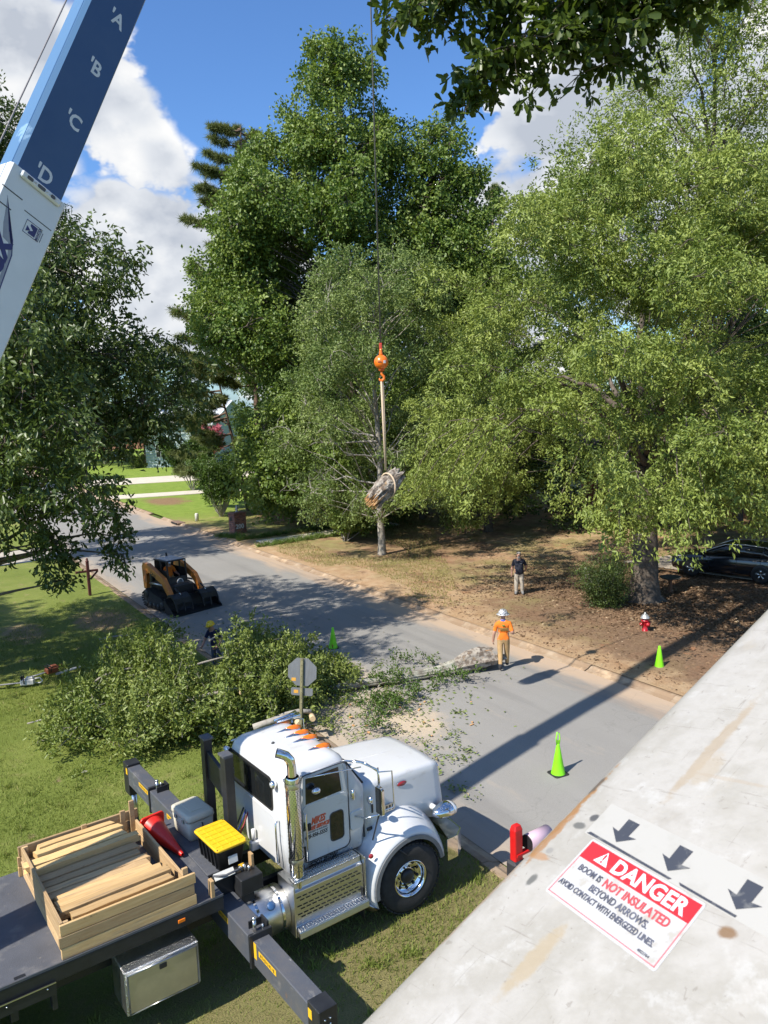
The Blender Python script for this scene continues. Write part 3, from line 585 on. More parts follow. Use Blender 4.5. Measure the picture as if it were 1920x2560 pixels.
# ---- mirrors on tube brackets
for s in (-1, 1):
    mr = tb('mirror', M_chrome, MB().prism(rrect(s*1.305-.085, s*1.305+.085, 1.88, 2.32, .04, 3), 'x', -.02, .035), .01)
    mr.matrix_local = Matrix.Translation((-.60, 0, 0))
    tb('mirror_glass', M_glass, MB().box((-.022, s*1.305, 2.1), (.004, .145, .40)), 0, mr)
    for pth, rr in (([(-1.0, s*.90, 2.72), (-.78, s*1.12, 2.70), (-.62, s*1.30, 2.60), (-.60, s*1.31, 2.45), (-.60, s*1.305, 2.3)], .016), ([(-.78, s*.93, 2.66), (-.70, s*1.1, 2.66), (-.62, s*1.30, 2.58)], .014), ([(-.60, s*1.30, 1.88), (-.72, s*1.1, 1.78), (-.82, s*.94, 1.78)], .014), ([(-.60, s*1.31, 2.56), (-.36, s*1.31, 2.5), (-.34, s*1.31, 2.0), (-.36, s*1.31, 1.92), (-.58, s*1.305, 1.92)], .011), ([(-1.62, s*.95, 2.66), (-.80, s*1.14, 2.64)], .010)): tb('mirror_bracket', M_chrome, MB().tube([(p[0]+.60, p[1], p[2]) for p in pth], rr, 8), 0, mr)
    tb('convex_mirror', M_chrome, MB().sphere((-.92, s*1.02, 2.46), (.075, .06, .05), 12, 8), 0, mr)
    tb('antenna', M_black, MB().tube([(0., s*1.29, 2.62), (.015, s*1.27, 1.9), (.02, s*1.05, 1.35)], .012, 6), 0, mr)
# ---- exhaust stack
ex = tb('exhaust_stack', M_chrome, MB().tube([(-1.90, -1.06, 1.02), (-1.92, -1.06, 1.16), (-1.92, -1.06, 2.84), (-1.92, -1.06, 2.98), (-1.935, -1.055, 3.07), (-1.985, -1.03, 3.14), (-2.06, -.99, 3.18), (-2.10, -.97, 3.195)], .068, 18, caps=False))
hs = MB().lathe([(.098, 1.32), (.105, 1.34), (.105, 2.80), (.096, 2.82)], 22, (-1.92, -1.06, 0), caps=False)
tb('heat_shield', M_chrome, hs, 0, ex)
ph = MB()
for i in range(46):
    for k in range(9):
        a = R(-200+k*24+(12 if i % 2 else 0)); z = 1.40+i*.03; ph.box((-1.92+.1056*math.cos(a), -1.06+.1056*math.sin(a), z), (.003, .018, .008), (0, 0, a))
o = tb('heat_shield_slots', M_black, ph, 0, ex); tag(o, kind='stuff')
tb('stack_mouth', mat('soot', (.01, .01, .01), .9), MB().lathe([(.06, 0), (0, .002)], 18, (-2.085, -.976, 3.189), (-.86, .45, .17)), 0, ex)
tb('stack_clamp', M_chrome_r, MB().lathe([(.112, 2.66), (.116, 2.68), (.116, 2.72), (.112, 2.74)], 20, (-1.92, -1.06, 0), caps=False), 0, ex); tb('stack_clamp', M_chrome_r, MB().lathe([(.112, 1.52), (.116, 1.54), (.116, 1.58), (.112, 1.6)], 20, (-1.92, -1.06, 0), caps=False), 0, ex); tb('stack_bracket', M_chrome_r, MB().box((-1.93, -.93, 2.70), (.06, .14, .05)), 0, ex)
tb('stack_base', M_black, MB().tube([(-1.90, -1.06, 1.06), (-1.94, -.95, .98), (-1.95, -.6, .95)], .075, 12), 0, ex)
# ---- steps and battery box on the near side
st = tb('step_box', M_chrome_r, MB().prism([(-.98, 1.24), (-1.10, 1.24), (-1.12, 1.14), (-1.15, 1.12), (-1.18, .62), (-1.30, .60), (-1.32, .50), (-.70, .48), (-.70, 1.24)], 'x', -2.06, -.86), .012)
tb('upper_step', M_plate, MB().box((-1.46, -1.06, 1.262), (1.12, .2, .03), bev=.008), 0, st); tb('lower_step', M_plate, MB().box((-1.46, -1.25, .612), (1.18, .12, .022), bev=.006), 0, st)
tb('step_end_plate', M_chrome_r, MB().box((-2.075, -1.0, .88), (.02, .46, .78), bev=.006), 0, st); tb('step_end_plate', M_chrome_r, MB().box((-.845, -1.0, .88), (.02, .42, .74), bev=.006), 0, st)
sl = MB(); 
for r_, z in enumerate((1.04, .99, .91, .86, .79, .74)):
    for i in range(11): sl.box((-1.97+i*.098+(.05 if r_ % 2 else 0), -1.153-(1.12-z)*.06, z), (.07, .012, .012))
tag(tb('step_slots', M_black, sl, 0, st), kind='stuff')
rib = MB()
for i in range(24):
    for k in range(3): rib.box((-2.0+i*.046, -1.21-k*.035, .626), (.026, .02, .012)); rib.box((-1.98+i*.045, -1.0-k*.045, 1.279), (.026, .024, .010))
tag(tb('tread_studs', M_chrome, rib, 0, st), kind='stuff')
# ---- fuel tank
ft = tb('fuel_tank', M_chrome_r, MB().lathe([(.0, -.30), (.31, -.30), (.33, -.28), (.33, .28), (.31, .30), (0, .30)], 32, (-2.38, -.80, .78), (1, 0, 0)))
tb('filler_cap', mat('blue_cap', (.03, .09, .22), .4), MB().lathe([(.06, 0), (.06, .03), (.05, .04), (0, .04)], 16, (-2.36, -1.04, 1.01), (0, -.72, .7)), 0, ft)
for x in (-2.56, -2.2): tb('tank_strap', M_chrome, MB().lathe([(.336, -.02), (.336, .02)], 32, (x, -.80, .78), (1, 0, 0), caps=False), 0, ft)
# ---- flat deck
DZ = 1.50
dk = tb('deck', M_deck, MB().prism([(-9.3, -1.03), (-3.06, -1.03), (-3.06, 1.36), (-9.3, 1.36)], 'z', DZ-.03, DZ))
tb('side_skirt', M_black, MB().box((-6.18, -1.035, DZ-.125), (6.24, .03, .19), bev=.006).box((-6.18, 1.365, DZ-.125), (6.24, .03, .19)), 0, dk)
tb('skirt_edge', M_grey, MB().box((-6.18, -1.047, DZ-.01), (6.24, .012, .03)), 0, dk)
tb('cross_member', M_black, MB().box((-3.1, .16, DZ-.13), (.08, 2.3, .2)).box((-5.6, .16, DZ-.13), (.08, 2.3, .2)).box((-7.6, .16, DZ-.13), (.08, 2.3, .2)), 0, dk)
tb('side_marker', M_amber, MB().box((-3.66, -1.056, DZ-.12), (.10, .014, .05), bev=.006), 0, dk)
tb('stake_pocket', M_black, MB().box((-5.62, -.99, DZ+.003), (.12, .05, .006)), 0, dk)
br = tb('side_bracket', M_black, MB().box((-5.75, -1.07, DZ-.27), (1.0, .02, .16)).box((-5.28, -1.0, DZ-.40), (.06, .14, .3)).box((-6.22, -1.0, DZ-.45), (.10, .14, .4)).box((-5.72, -.98, DZ-.42), (.09, .08, .18)), .005)
tb('bracket_edge', M_chrome_r, MB().box((-5.75, -1.082, DZ-.195), (1.0, .008, .012)), 0, br)
for x in (-6.15, -5.8, -5.35): tb('bolt', M_chrome, MB().sphere((x, -1.083, DZ-.24), .012, 8, 5), 0, br)
# front platform behind the cab
fp = tb('front_platform', M_deck, MB().box((-2.78, .42, DZ-.02), (.54, 1.85, .04), bev=.008))
tb('mounting_plate', M_black, MB().box((-2.75, .3, 1.3), (.5, 1.9, .3)), 0, fp)
tb('side_rail', M_grey, MB().tube([(-3.02, -.63, DZ+.03), (-2.86, -.72, DZ+.03), (-2.5, -.70, DZ+.04)], .018, 6), 0, fp)
tb('wood_chock', mat('pine_chock', (.42, .27, .13), .75, var=.2, scale=8, stretch=(1, 8, 8)), MB().box((-3.20, -1.0, DZ+.12), (.05, .1, .24)), .004, fp)
for c_ in ((-2.44, -.66, DZ+.05), (-2.5, .95, DZ+.2)): tb('wood_chock', MATS['pine_chock'], MB().box(c_, (.04, .1, .26)), .004, fp)
# aluminium tool box under the deck
tbx = tb('tool_box', M_plate, MB().box((-4.0, -.93, .80), (.98, .52, .60), bev=.012))
tb('tool_box_door', mat('satin_door', (.50, .48, .40), .33, .75, var=.15, scale=2, bump=.12, bscale=20), MB().box((-4.0, -1.197, .79), (.90, .014, .52), bev=.006), 0, tbx)
tb('door_frame', M_chrome_r, MB().tube([(x, -1.203, z) for x, z in ((-4.46, .52), (-3.54, .52), (-3.54, 1.06), (-4.46, 1.06))], .012, 4, closed=True), 0, tbx)
tb('latch', M_black, MB().box((-4.0, -1.208, .99), (.10, .012, .07), bev=.006), 0, tbx)
# ---- boom rest behind the cab
rk = tb('boom_rest', M_black, MB().prism([(-2.42, 1.45), (-2.28, 1.45), (-2.28, 2.86), (-2.42, 2.86)], 'y', .84, .98).prism([(-2.42, 1.45), (-2.28, 1.45), (-2.28, 2.82), (-2.42, 2.82)], 'y', .08, .26).add(
    [(-2.38, .9, 2.25), (-2.32, .9, 2.25), (-2.38, .9, 2.68), (-2.32, .9, 2.68), (-2.38, .2, 2.05), (-2.32, .2, 2.05), (-2.38, .2, 2.50), (-2.32, .2, 2.50)], [(0, 1, 3, 2), (4, 6, 7, 5), (0, 4, 5, 1), (2, 3, 7, 6), (0, 2, 6, 4), (1, 5, 7, 3)]), .006)
tb('rest_pad', M_grey, MB().box((-2.35, .90, 2.875), (.16, .2, .03)), 0, rk); tb('rest_pad', M_grey, MB().box((-2.35, .20, 2.835), (.16, .2, .03)), 0, rk)
# ---- outriggers
def outrigger(s, y0, y1, y2, zt, x0):
    """s: side, housing y0..y1, sliding beam y1..y2"""
    hz = .40
    oh = tb('outrigger', M_grey, MB().box((x0, s*(y0+y1)/2, zt-hz/2), (.29, abs(y1-y0), hz), bev=.012))
    tb('inner_beam', M_grey, MB().box((x0+.0, s*(y1+y2)/2, zt-hz/2-.012), (.235, abs(y2-y1)+.1, hz-.055), bev=.010), 0, oh)
    tb('collar', M_black, MB().box((x0, s*(y1+.02), zt-hz/2+.015), (.33, .05, hz+.07), bev=.006), 0, oh)
    tb('locking_pin', M_chrome_r, MB().cyl((x0-.03, s*(y1-.08), zt), (x0-.03, s*(y1-.08), zt+.16), .026, n=10).sphere((x0-.03, s*(y1-.08), zt+.175), .03, 10, 6).cyl((x0+.06, s*(y1-.02), zt), (x0+.06, s*(y1-.02), zt+.10), .012, n=8), 0, oh)
    tb('pin_bracket', M_black, MB().box((x0+.13, s*(y1-.10), zt+.05), (.03, .18, .12)).box((x0+.03, s*(y1-.17), zt+.05), (.2, .02, .1)), 0, oh)
    dc = tb('warning_decal', M_yel, MB().box((x0-.1465, s*(y0+.35*(y1-y0)), zt-.13), (.003, .30, .085)), 0, oh)
    dc2 = tb('warning_decal', M_yel, MB().box((x0-.119, s*(y1+.42), zt-.13), (.003, .46, .075)).box((x0-.119, s*(y1+.09), zt-.15), (.003, .07, .22)), 0, oh)
    for q, ln in ((dc, .3),): pass
    for yy, xx, nn, pitch in ((s*(y0+.35*(y1-y0)), x0-.1485, 7, .034), (s*(y1+.42), x0-.121, 10, .038)):       # worn black print on the decals
        pm = MB()
        for i in range(nn): pm.box((xx, yy+(i-(nn-1)/2)*pitch, zt-.13), (.001, pitch*(.35 if i % 3 else .6), .035 if i % 2 else .05))
        tag(tb('decal_print', M_ltr_blk, pm, 0, oh), kind='stuff')
    lg = tb('jack_leg', M_black, MB().box((x0, s*(y2+.02), zt-.30), (.25, .26, .62), bev=.01), 0, oh)
    tb('leg_tube', M_chrome_r, MB().cyl((x0, s*(y2+.02), .12), (x0, s*(y2+.02), zt-.55), .055, n=14), 0, oh)
    tb('foot_pad', M_black, MB().lathe([(.26, .0), (.26, .03), (.10, .07), (.06, .14)], 20, (x0, s*(y2+.02), .0)), 0, oh)
    for i in range(4): tb('bolt', M_chrome, MB().sphere((x0-.05+.07*(i % 2), s*(y2+.155), zt-.12-.07*(i//2)), .013, 8, 5), 0, oh)
    tb('end_decal', M_yel, MB().box((x0, s*(y2+.152), zt-.36), (.12, .003, .09)).box((x0-.1265, s*(y2-.05), zt-.13), (.003, .08, .12)), 0, oh)
    return oh
outrigger(-1, .45, 1.70, 3.22, 1.20, -2.87)
outrigger(1, 1.30, 2.75, 4.10, 1.36, -2.56)
vb = tb('valve_box', M_black, MB().box((-2.56, -.72, 1.36), (.34, .38, .24), bev=.01).box((-2.62, -.72, 1.2), (.2, .3, .3)))
tb('control_levers', M_chrome_r, MB().tube([(-2.56, -.72, 1.48), (-2.58, -.70, 1.58)], .02, 8).tube([(-2.60, -.70, 1.48), (-2.64, -.68, 1.56)], .018, 8).tube([(-2.53, -.75, 1.48), (-2.52, -.75, 1.56)], .018, 8), 0, vb)
tb('information_plate', mat('plate_white', (.62, .62, .58), .5), MB().box((-2.86, -.655, 1.515), (.30, .02, .10), (R(-50), 0, 0)), 0, vb); tb('yellow_plate', M_yel, MB().box((-2.58, -.64, 1.515), (.08, .012, .08), (R(-50), 0, 0)), 0, vb)
# ---- crane turret and rear wheels (the carrier goes on behind the frame of the picture)
tr = tb('turret', M_black, MB().lathe([(.62, 1.0), (.62, 1.55), (.5, 1.6), (.5, 1.75)], 32, (-8.72, -.4, 0)).box((-8.66, .08, 2.05), (1.1, .08, .9)).box((-8.66, -.9, 2.05), (1.1, .08, .9)), .01)
for x in (-6.4, -7.7):
    for s in (-1, 1):
        for y in (.72, 1.02):
            w_ = tb('rear_wheel', M_rubber, MB().lathe(tyre_p+[tyre_p[0]], 32, (x, s*y, .5), (0, 1, 0), caps=False)); tb('rim', M_chrome, MB().lathe([(.29, .1*s), (.28, .14*s), (.2, .02*s), (0, .03*s)], 24, (x, s*y, .5), (0, 1, 0), caps=False), 0, w_)
# ------------------------------------------------------------------ things on the deck
M_pine = mat('pine_board', (.50, .31, .13), .72, rand=.22, spots=(((.16, .085, .04), 4.5, .66, .72, (1.2, 3, 3)), ((.22, .17, .12), 1.6, .56, .75, (.6, 9, 9))), var=.25, scale=2.2, stretch=(1., 16, 16), bump=.15, c2=(.62, .43, .21), c2lo=.35, c2hi=.7)
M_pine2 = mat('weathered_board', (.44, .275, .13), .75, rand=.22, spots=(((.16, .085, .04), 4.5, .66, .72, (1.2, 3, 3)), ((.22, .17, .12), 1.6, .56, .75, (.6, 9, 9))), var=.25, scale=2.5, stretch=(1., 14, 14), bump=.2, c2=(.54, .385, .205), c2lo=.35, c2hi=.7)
M_pine3 = mat('yellow_timber', (.56, .35, .14), .72, rand=.22, spots=(((.16, .085, .04), 4.5, .66, .72, (1.2, 3, 3)), ((.22, .17, .12), 1.6, .56, .75, (.6, 9, 9))), var=.2, scale=2., stretch=(1., 14, 14), bump=.15, c2=(.66, .46, .21), c2lo=.3, c2hi=.7)
TM = Matrix.Translation(truck.location) @ Matrix.Rotation(.6291, 4, 'Z')
def on_truck(name, label, cat, x, y, z, rz=0., group=None):
    p = TM @ Vector((x, y, z)); return thing(name, label, cat, p, .6291+rz, group)
crate = on_truck('timber_crate', 'open topped crate of rough pine planks standing on the truck deck', 'crate', -4.29, .09, DZ)
BX, BY = .83, 1.10         # half lengths
PH = .142
def plank(cx, cy, cz, lx, ly, lz, m, rz=0.):
    me = MB().box((0, 0, 0), (lx, ly, lz), bev=.004).mesh('plank', m); o = place('plank', me, crate, (cx, cy, cz), (random.uniform(-.01, .01), random.uniform(-.006, .006), rz+random.uniform(-.006, .006))); return o
for k in range(3):
    z = PH/2+.004+k*(PH+.008)
    plank(random.uniform(-.015, .015), -BY, z, 2*BX+.06, .036, PH, (M_pine, M_pine2, M_pine)[k]); plank(random.uniform(-.02, .02), BY, z, 2*BX+.06, .036, PH, M_pine2 if k else M_pine)
    if k < 3: plank(-BX+.02, random.uniform(-.02, .02), z, 2*BY-.06, .036, PH, M_pine2, R(90))
    if k < 2: plank(BX-.02, random.uniform(-.02, .02), z, 2*BY-.06, .036, PH+.02, M_pine2, R(90))
for x, y, h in ((-BX+.06, -BY+.06, .44), (BX-.07, -BY+.065, .52), (-BX+.06, BY-.06, .45), (BX-.07, BY-.06, .62), (0.05, BY-.05, .48), (.62, BY-.05, .5), (-.05, -BY+.05, .40)):
    place('post', MB().box((0, 0, h/2), (.075, .04, h), bev=.004).mesh('post', M_pine2), crate, (x, y, .002))
# loose timbers, laid fore and aft
tim = [ # y, z0, length, width, thick, x-front, mat, label
 (.97, .06, 1.12, .10, .085, .28, M_pine2, 'short timber tight against the far side of the crate'),
 (.97, .21, 1.06, .11, .10, .42, M_pine3, 'uppermost timber lying beside the far crate wall'),
 (.83, .19, 1.20, .13, .11, .50, M_pine3, 'second timber from the far crate wall with rounded end'),
 (.66, .03, 1.05, .14, .09, .30, M_pine2, 'low timber in the dip beside the far stack'),
 (.62, .20, 1.38, .16, .09, .48, M_pine3, 'long wide pale timber overhanging its neighbours in the crate'),
 (.45, .17, 1.42, .11, .12, .62, M_pine3, 'long timber next to the shaded middle of the crate'),
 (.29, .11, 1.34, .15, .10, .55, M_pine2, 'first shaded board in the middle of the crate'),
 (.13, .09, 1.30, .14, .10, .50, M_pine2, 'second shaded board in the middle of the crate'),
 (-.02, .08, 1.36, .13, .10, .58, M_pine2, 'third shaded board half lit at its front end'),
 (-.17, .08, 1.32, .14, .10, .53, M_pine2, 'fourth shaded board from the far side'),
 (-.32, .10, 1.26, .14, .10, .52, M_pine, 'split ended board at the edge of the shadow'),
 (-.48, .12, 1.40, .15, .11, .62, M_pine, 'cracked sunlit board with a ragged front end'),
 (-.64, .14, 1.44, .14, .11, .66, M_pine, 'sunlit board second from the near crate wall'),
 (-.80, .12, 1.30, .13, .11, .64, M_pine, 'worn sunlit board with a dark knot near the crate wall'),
 (-.97, .06, 1.15, .14, .12, .56, M_pine3, 'timber lying lowest along the near crate wall'),
 (-.3, .0, 1.2, 1.3, .07, .40, M_pine2, None)]
base = None
for y, z0, ln, w_, th, xf, m_, lab in tim:
    if lab is None: continue
    r_ = random.Random(int((y+2)*1000)+int(z0*100)); n = 8; loops = []
    for i in range(n+1):
        x = -ln/2+ln*i/n; sc = 1-.03*(i in (0, n)); dz = r_.uniform(-.004, .004); dy = r_.uniform(-.004, .004)
        loops.append([(x+(r_.uniform(-.03, .03) if i in (0, n) else 0), dy+a*w_/2*sc, th/2+dz+b*th/2*sc) for a, b in ((-1, -.93), (-.96, -1), (.96, -1), (1, -.93), (1, .93), (.95, 1), (-.95, 1), (-1, .93))])
    o = MB().loft(loops, sm=False).build('timber', m_)
    p = TM @ Vector((-4.29+xf-ln/2+.02, .09+y, DZ+z0+.12)); o.location = p; o.rotation_euler = (r_.uniform(-.05, .05), r_.uniform(-.008, .008), .6291+r_.uniform(-.015, .015))
    tag(o, lab, 'timber', 'loose timbers in the deck crate')
for i, (y, xf) in enumerate(((.72, .36), (.35, .45), (-.1, .45), (-.55, .5), (-.85, .45))):    # lower layer, mostly hidden
    o = MB().box((0, 0, .095), (1.1, .2, .185), bev=.006).build('timber', M_pine2); p = TM @ Vector((-4.29+xf-.6, .09+y, DZ+.002)); o.location = p; o.rotation_euler = (0, 0, .6291)
    tag(o, ('bottom layer timber under the far stack', 'bottom layer timber under the shaded boards', 'bottom layer timber below the shadow edge', 'bottom layer timber under the sunlit boards', 'bottom layer timber along the near crate wall')[i], 'timber', 'bottom layer of crate timbers')
# red cone lying down
def cone_mb(h=.71, rb=.135, rt=.03, base=.36):
    body = MB().lathe([(rb+.012, .03), (rb, .06), (rb*.72+rt*.28, h*.32), (rb*.5+rt*.5, h*.52), (rt, h-.015), (rt-.008, h), (rt-.012, h-.01)], 24, caps=False)
    bs = MB().prism(rrect(-base/2, base/2, -base/2, base/2, .06, 3), 'z', 0, .035)
    return body, bs
M_conered = mat('red_plastic', (.62, .02, .012), .38, var=.1, scale=5); M_lime = mat('lime_plastic', (.22, .72, .01), .4, var=.08, scale=4); M_conebase = mat('black_rubber', (.02, .02, .02), .7)
rc = on_truck('traffic_cone', 'red traffic cone lying on its side on the deck beside the crate', 'cone', -3.28, 1.02, DZ+.17); b_, s_ = cone_mb(.92, .17, .03, .40)
b_.build('cone_body', M_conered, rc); s_.build('base', M_conered, rc, .01)
rc.rotation_euler = Euler((R(97), 0, .6291+R(8)))
# cooler
cl = on_truck('cooler', 'beige hard plastic cooler on the platform behind the cab', 'cooler', -2.72, .74, DZ, R(4)); M_tan = mat('beige_plastic', (.52, .485, .38), .5, var=.06, scale=4)
MB().loft([[(p[0], p[1], z) for p in rrect(-a, a, -b, b, .05, 3)] for z, a, b in ((0, .19, .27), (.02, .20, .28), (.30, .215, .295))]).build('tub', M_tan, cl)
lid = MB().loft([[(p[0], p[1], z) for p in rrect(-a, a, -b, b, .06, 3)] for z, a, b in ((.31, .225, .305), (.33, .23, .31), (.39, .225, .305), (.415, .19, .27))]).build('lid', M_tan, cl)
MB().box((0, 0, .418), (.22, .34, .01), bev=.004).build('lid_panel', M_tan, lid); MB().box((-.235, .12, .30), (.02, .06, .08), bev=.006).box((-.235, -.12, .30), (.02, .06, .08), bev=.006).build('latches', mat('cooler_latch', (.42, .40, .33), .5), cl)
MB().tube([(0, .31, .27), (0, .34, .2), (0, .31, .14)], .012, 6).tube([(0, -.31, .27), (0, -.34, .2), (0, -.31, .14)], .012, 6).build('handle', M_black, cl)
# black tote with yellow lid
tt = on_truck('storage_tote', 'black plastic storage tote with a ribbed yellow lid behind the cab', 'storage box', -2.70, -.22, DZ, R(2))
M_tote = mat('black_plastic', (.014, .014, .015), .4, var=.2); M_lidy = mat('yellow_plastic', (.78, .47, .015), .42, var=.06, scale=6)
tub = MB().loft([[(p[0], p[1], z) for p in rrect(-a, a, -b, b, .04, 3)] for z, a, b in ((0, .18, .31), (.29, .215, .355), (.30, .23, .37), (.325, .23, .37))]).build('tub', M_tote, tt)
for y in (-.24, -.12, 0., .12, .24):
    MB().prism([(-.185, .02), (-.205, .02), (-.235, .28), (-.215, .28)], 'y', y-.012, y+.012).build('rib', M_tote, tub)
MB().box((-.0, -.375, .15), (.14, .012, .11), (R(-8), 0, 0)).build('label', mat('tote_label', (.62, .62, .6), .6), tub)
yl = MB().loft([[(p[0], p[1], z) for p in rrect(-a, a, -b, b, .05, 3)] for z, a, b in ((.322, .245, .385), (.352, .245, .385), (.36, .235, .375))]).build('lid', M_lidy, tt)
for i in range(6): MB().box((0, -.29+.116*i, .3625), (.42, .012, .010)).build('lid_rib', M_lidy, yl)
for x in (-.13, 0, .13): MB().box((x, 0, .3622), (.012, .70, .010)).build('lid_rib', M_lidy, yl)
for x in (-.225, .225):
    for y in (-.36, .36): MB().lathe([(.012, 0), (.012, .004), (0, .004)], 8, (x, y, .356)).build('lid_hole', M_tote, yl)
# rubbish in the crate corner
M_clear = mat('clear_plastic', (.62, .64, .66), .12, var=.3, scale=20, spec=.8); M_capr = mat('bottle_red', (.55, .06, .03), .45)
for i, (x, y, z, rot, lab) in enumerate(((.45, .86, .05, (R(88), .2, .9), 'crushed clear drink bottle nearest the tall crate post'), (.52, .62, .04, (R(90), .0, 2.1), 'clear bottle with red label in the crate corner'), (.58, .48, .05, (R(80), 0, .2), 'clear bottle lying toward the crate middle'), (.42, .74, .10, (R(70), .4, 1.6), 'uppermost crumpled clear bottle in the crate corner'))):
    bt = on_truck('plastic_bottle', lab, 'bottle', -4.29+x, .09+y, DZ+z, 0, 'rubbish in the crate corner'); bt.rotation_euler = Euler(rot)
    MB().lathe([(.0, 0), (.035, .004), (.036, .05), (.031, .08), (.036, .12), (.034, .15), (.014, .19), (.013, .21)], 12, (0, 0, -.1)).build('body', M_clear, bt); MB().lathe([(.037, .09), (.037, .13)], 12, (0, 0, -.1), caps=False).build('wrapper', M_capr, bt); MB().cyl((0, 0, .105), (0, 0, .125), .015, n=10).build('cap', M_capr, bt)
pp = MB(); rp = np.random.default_rng(4)
g = [[(.16*(i/7-.5)*1.6+rp.uniform(-.01, .01), .11*(j/6-.5)*1.6+rp.uniform(-.01, .01), .03+rp.uniform(-.022, .03)) for j in range(7)] for i in range(8)]
pp.add([p for r_ in g for p in r_], [(i*7+j, i*7+j+1, (i+1)*7+j+1, (i+1)*7+j) for i in range(7) for j in range(6)]); o = pp.build('paper_bag', mat('white_paper', (.66, .64, .6), .8)); o.location = TM @ Vector((-4.29+.60, .09+.9, DZ+.03)); tag(o, 'crumpled white paper bag beside the bottles in the crate', 'bag')
# ------------------------------------------------------------------ telescopic crane boom rising from the turret
BASE = Vector((-7.27, 7.06, 2.31)); TIP = Vector((.19, 18.4, 26.75)); BD = (TIP-BASE).normalized(); BLEN = (TIP-BASE).length
_side = Vector((BD.x, BD.y, 0)).normalized(); BTOP = (Vector((0, 0, 1))-BD*BD.z).normalized(); BX_ = BTOP.cross(BD)
M_boomw = mat('boom_white', (.70, .71, .72), .42, var=.05, scale=1.5, coat=.15); M_boomb = mat('boom_blue', (.035, .075, .175), .38, var=.12, scale=2.5, coat=.2, c2=(.045, .085, .18), c2lo=.4, c2hi=.7)
M_boomb_lit = mat('boom_blue_lit', (.075, .17, .31), .42, var=.2, scale=1.6, c2=(.20, .33, .48), c2lo=.62, c2hi=.66); M_ltrw = mat('white_lettering', (.66, .68, .70), .5); M_navy = mat('navy_print', (.035, .035, .14), .45); M_sil = mat('silver_print', (.30, .31, .36), .4)  # blue sections' top faces: same paint, sunlight put into the colour
M_wire = mat('wire_rope', (.11, .105, .10), .5, var=.3, scale=60)
boom = thing('crane_boom', 'telescopic crane boom, white base section and dark blue lettered inner section', 'crane boom', BASE)
BM = Matrix(((BX_.x, BTOP.x, BD.x, BASE.x), (BX_.y, BTOP.y, BD.y, BASE.y), (BX_.z, BTOP.z, BD.z, BASE.z), (0, 0, 0, 1)))
boom.rotation_euler = BM.to_euler()
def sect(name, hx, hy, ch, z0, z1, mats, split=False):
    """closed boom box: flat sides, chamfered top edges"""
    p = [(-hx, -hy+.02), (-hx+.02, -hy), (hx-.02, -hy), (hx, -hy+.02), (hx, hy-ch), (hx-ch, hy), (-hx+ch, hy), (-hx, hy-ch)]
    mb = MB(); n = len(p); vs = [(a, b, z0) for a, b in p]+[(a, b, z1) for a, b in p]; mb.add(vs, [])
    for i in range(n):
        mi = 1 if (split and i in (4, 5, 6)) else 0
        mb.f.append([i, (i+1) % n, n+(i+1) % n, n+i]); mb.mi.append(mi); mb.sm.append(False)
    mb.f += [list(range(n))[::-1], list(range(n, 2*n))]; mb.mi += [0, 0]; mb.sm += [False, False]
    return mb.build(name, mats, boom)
wsec = sect('base_section', .255, .425, .03, -.8, 10.08, [M_boomw]); bsec = sect('inner_section', .205, .375, .055, 9.9, 17.9, [M_boomb, M_boomb_lit], True); b2 = sect('second_section', .17, .33, .05, 17.7, 23.2, [M_boomb, M_boomb_lit], True); b3 = sect('tip_section', .14, .28, .04, 23.0, BLEN-.3, [M_boomw])
MB().cyl((-.12, .05, BLEN-.1), (.12, .05, BLEN-.1), .28, n=24).build('sheave', M_black, boom); MB().box((.13, 0, BLEN-.2), (.03, .5, .6)).box((-.13, 0, BLEN-.2), (.03, .5, .6)).build('boom_head', M_boomw, boom)
MB().cyl((0, -1.0, -.2), (0, -.45, 4.2), .14, n=16).build('lift_cylinder', M_chrome, boom)
MB().tube([(-.12, .62, -.5), (-.10, .60, 8), (-.06, .45, BLEN-.1)], .011, 8).build('hoist_line', mat('hoist_line', (.22, .20, .20), .5, var=.3, scale=40), boom)
fx = -.206; wx = -.2565
def boom_txt(s_, size, m_, x, y, z, along=False, **k):
    return text(s_, size, m_, boom, frame((x, y, z), (0, 0, 1) if along else (0, -1, 0), (0, 1, 0) if along else (0, 0, 1)), **k)
for ch, z in (('A', 13.06), ('B', 12.15), ('C', 11.23), ('D', 10.26)):
    boom_txt("'"+ch, .30, M_ltrw, fx-.0005, .02 if ch != 'D' else .10, z-.1, bold=.007, extrude=.001, sx=.9)
# wear pad bracket on the end of the white section
bk = MB().box((-.275, -.03, 10.02), (.05, .62, .10), bev=.02).build('wear_pad_bracket', M_boomw, wsec)
for y, ln in ((.155, .09), (-.02, .12), (-.20, .07)): MB().prism(rrect(y-ln/2, y+ln/2, 9.995, 10.045, .02, 3), 'x', -.302, -.295).build('slot', mat('slot_shadow', (.10, .10, .11), .8), bk)
for y in (.09, .07, -.10, -.155, -.245): MB().sphere((-.301, y, 10.02), .012, 8, 5).build('bolt', M_chrome_r, bk)
MB().box((wx, -.16, 9.62), (.002, .42, .012)).build('weld_seam', M_seam, wsec); MB().box((wx, .27, 9.72), (.003, .30, .014)).box((wx, .31, 9.5), (.003, .22, .014)).build('stripe', M_seam, wsec)
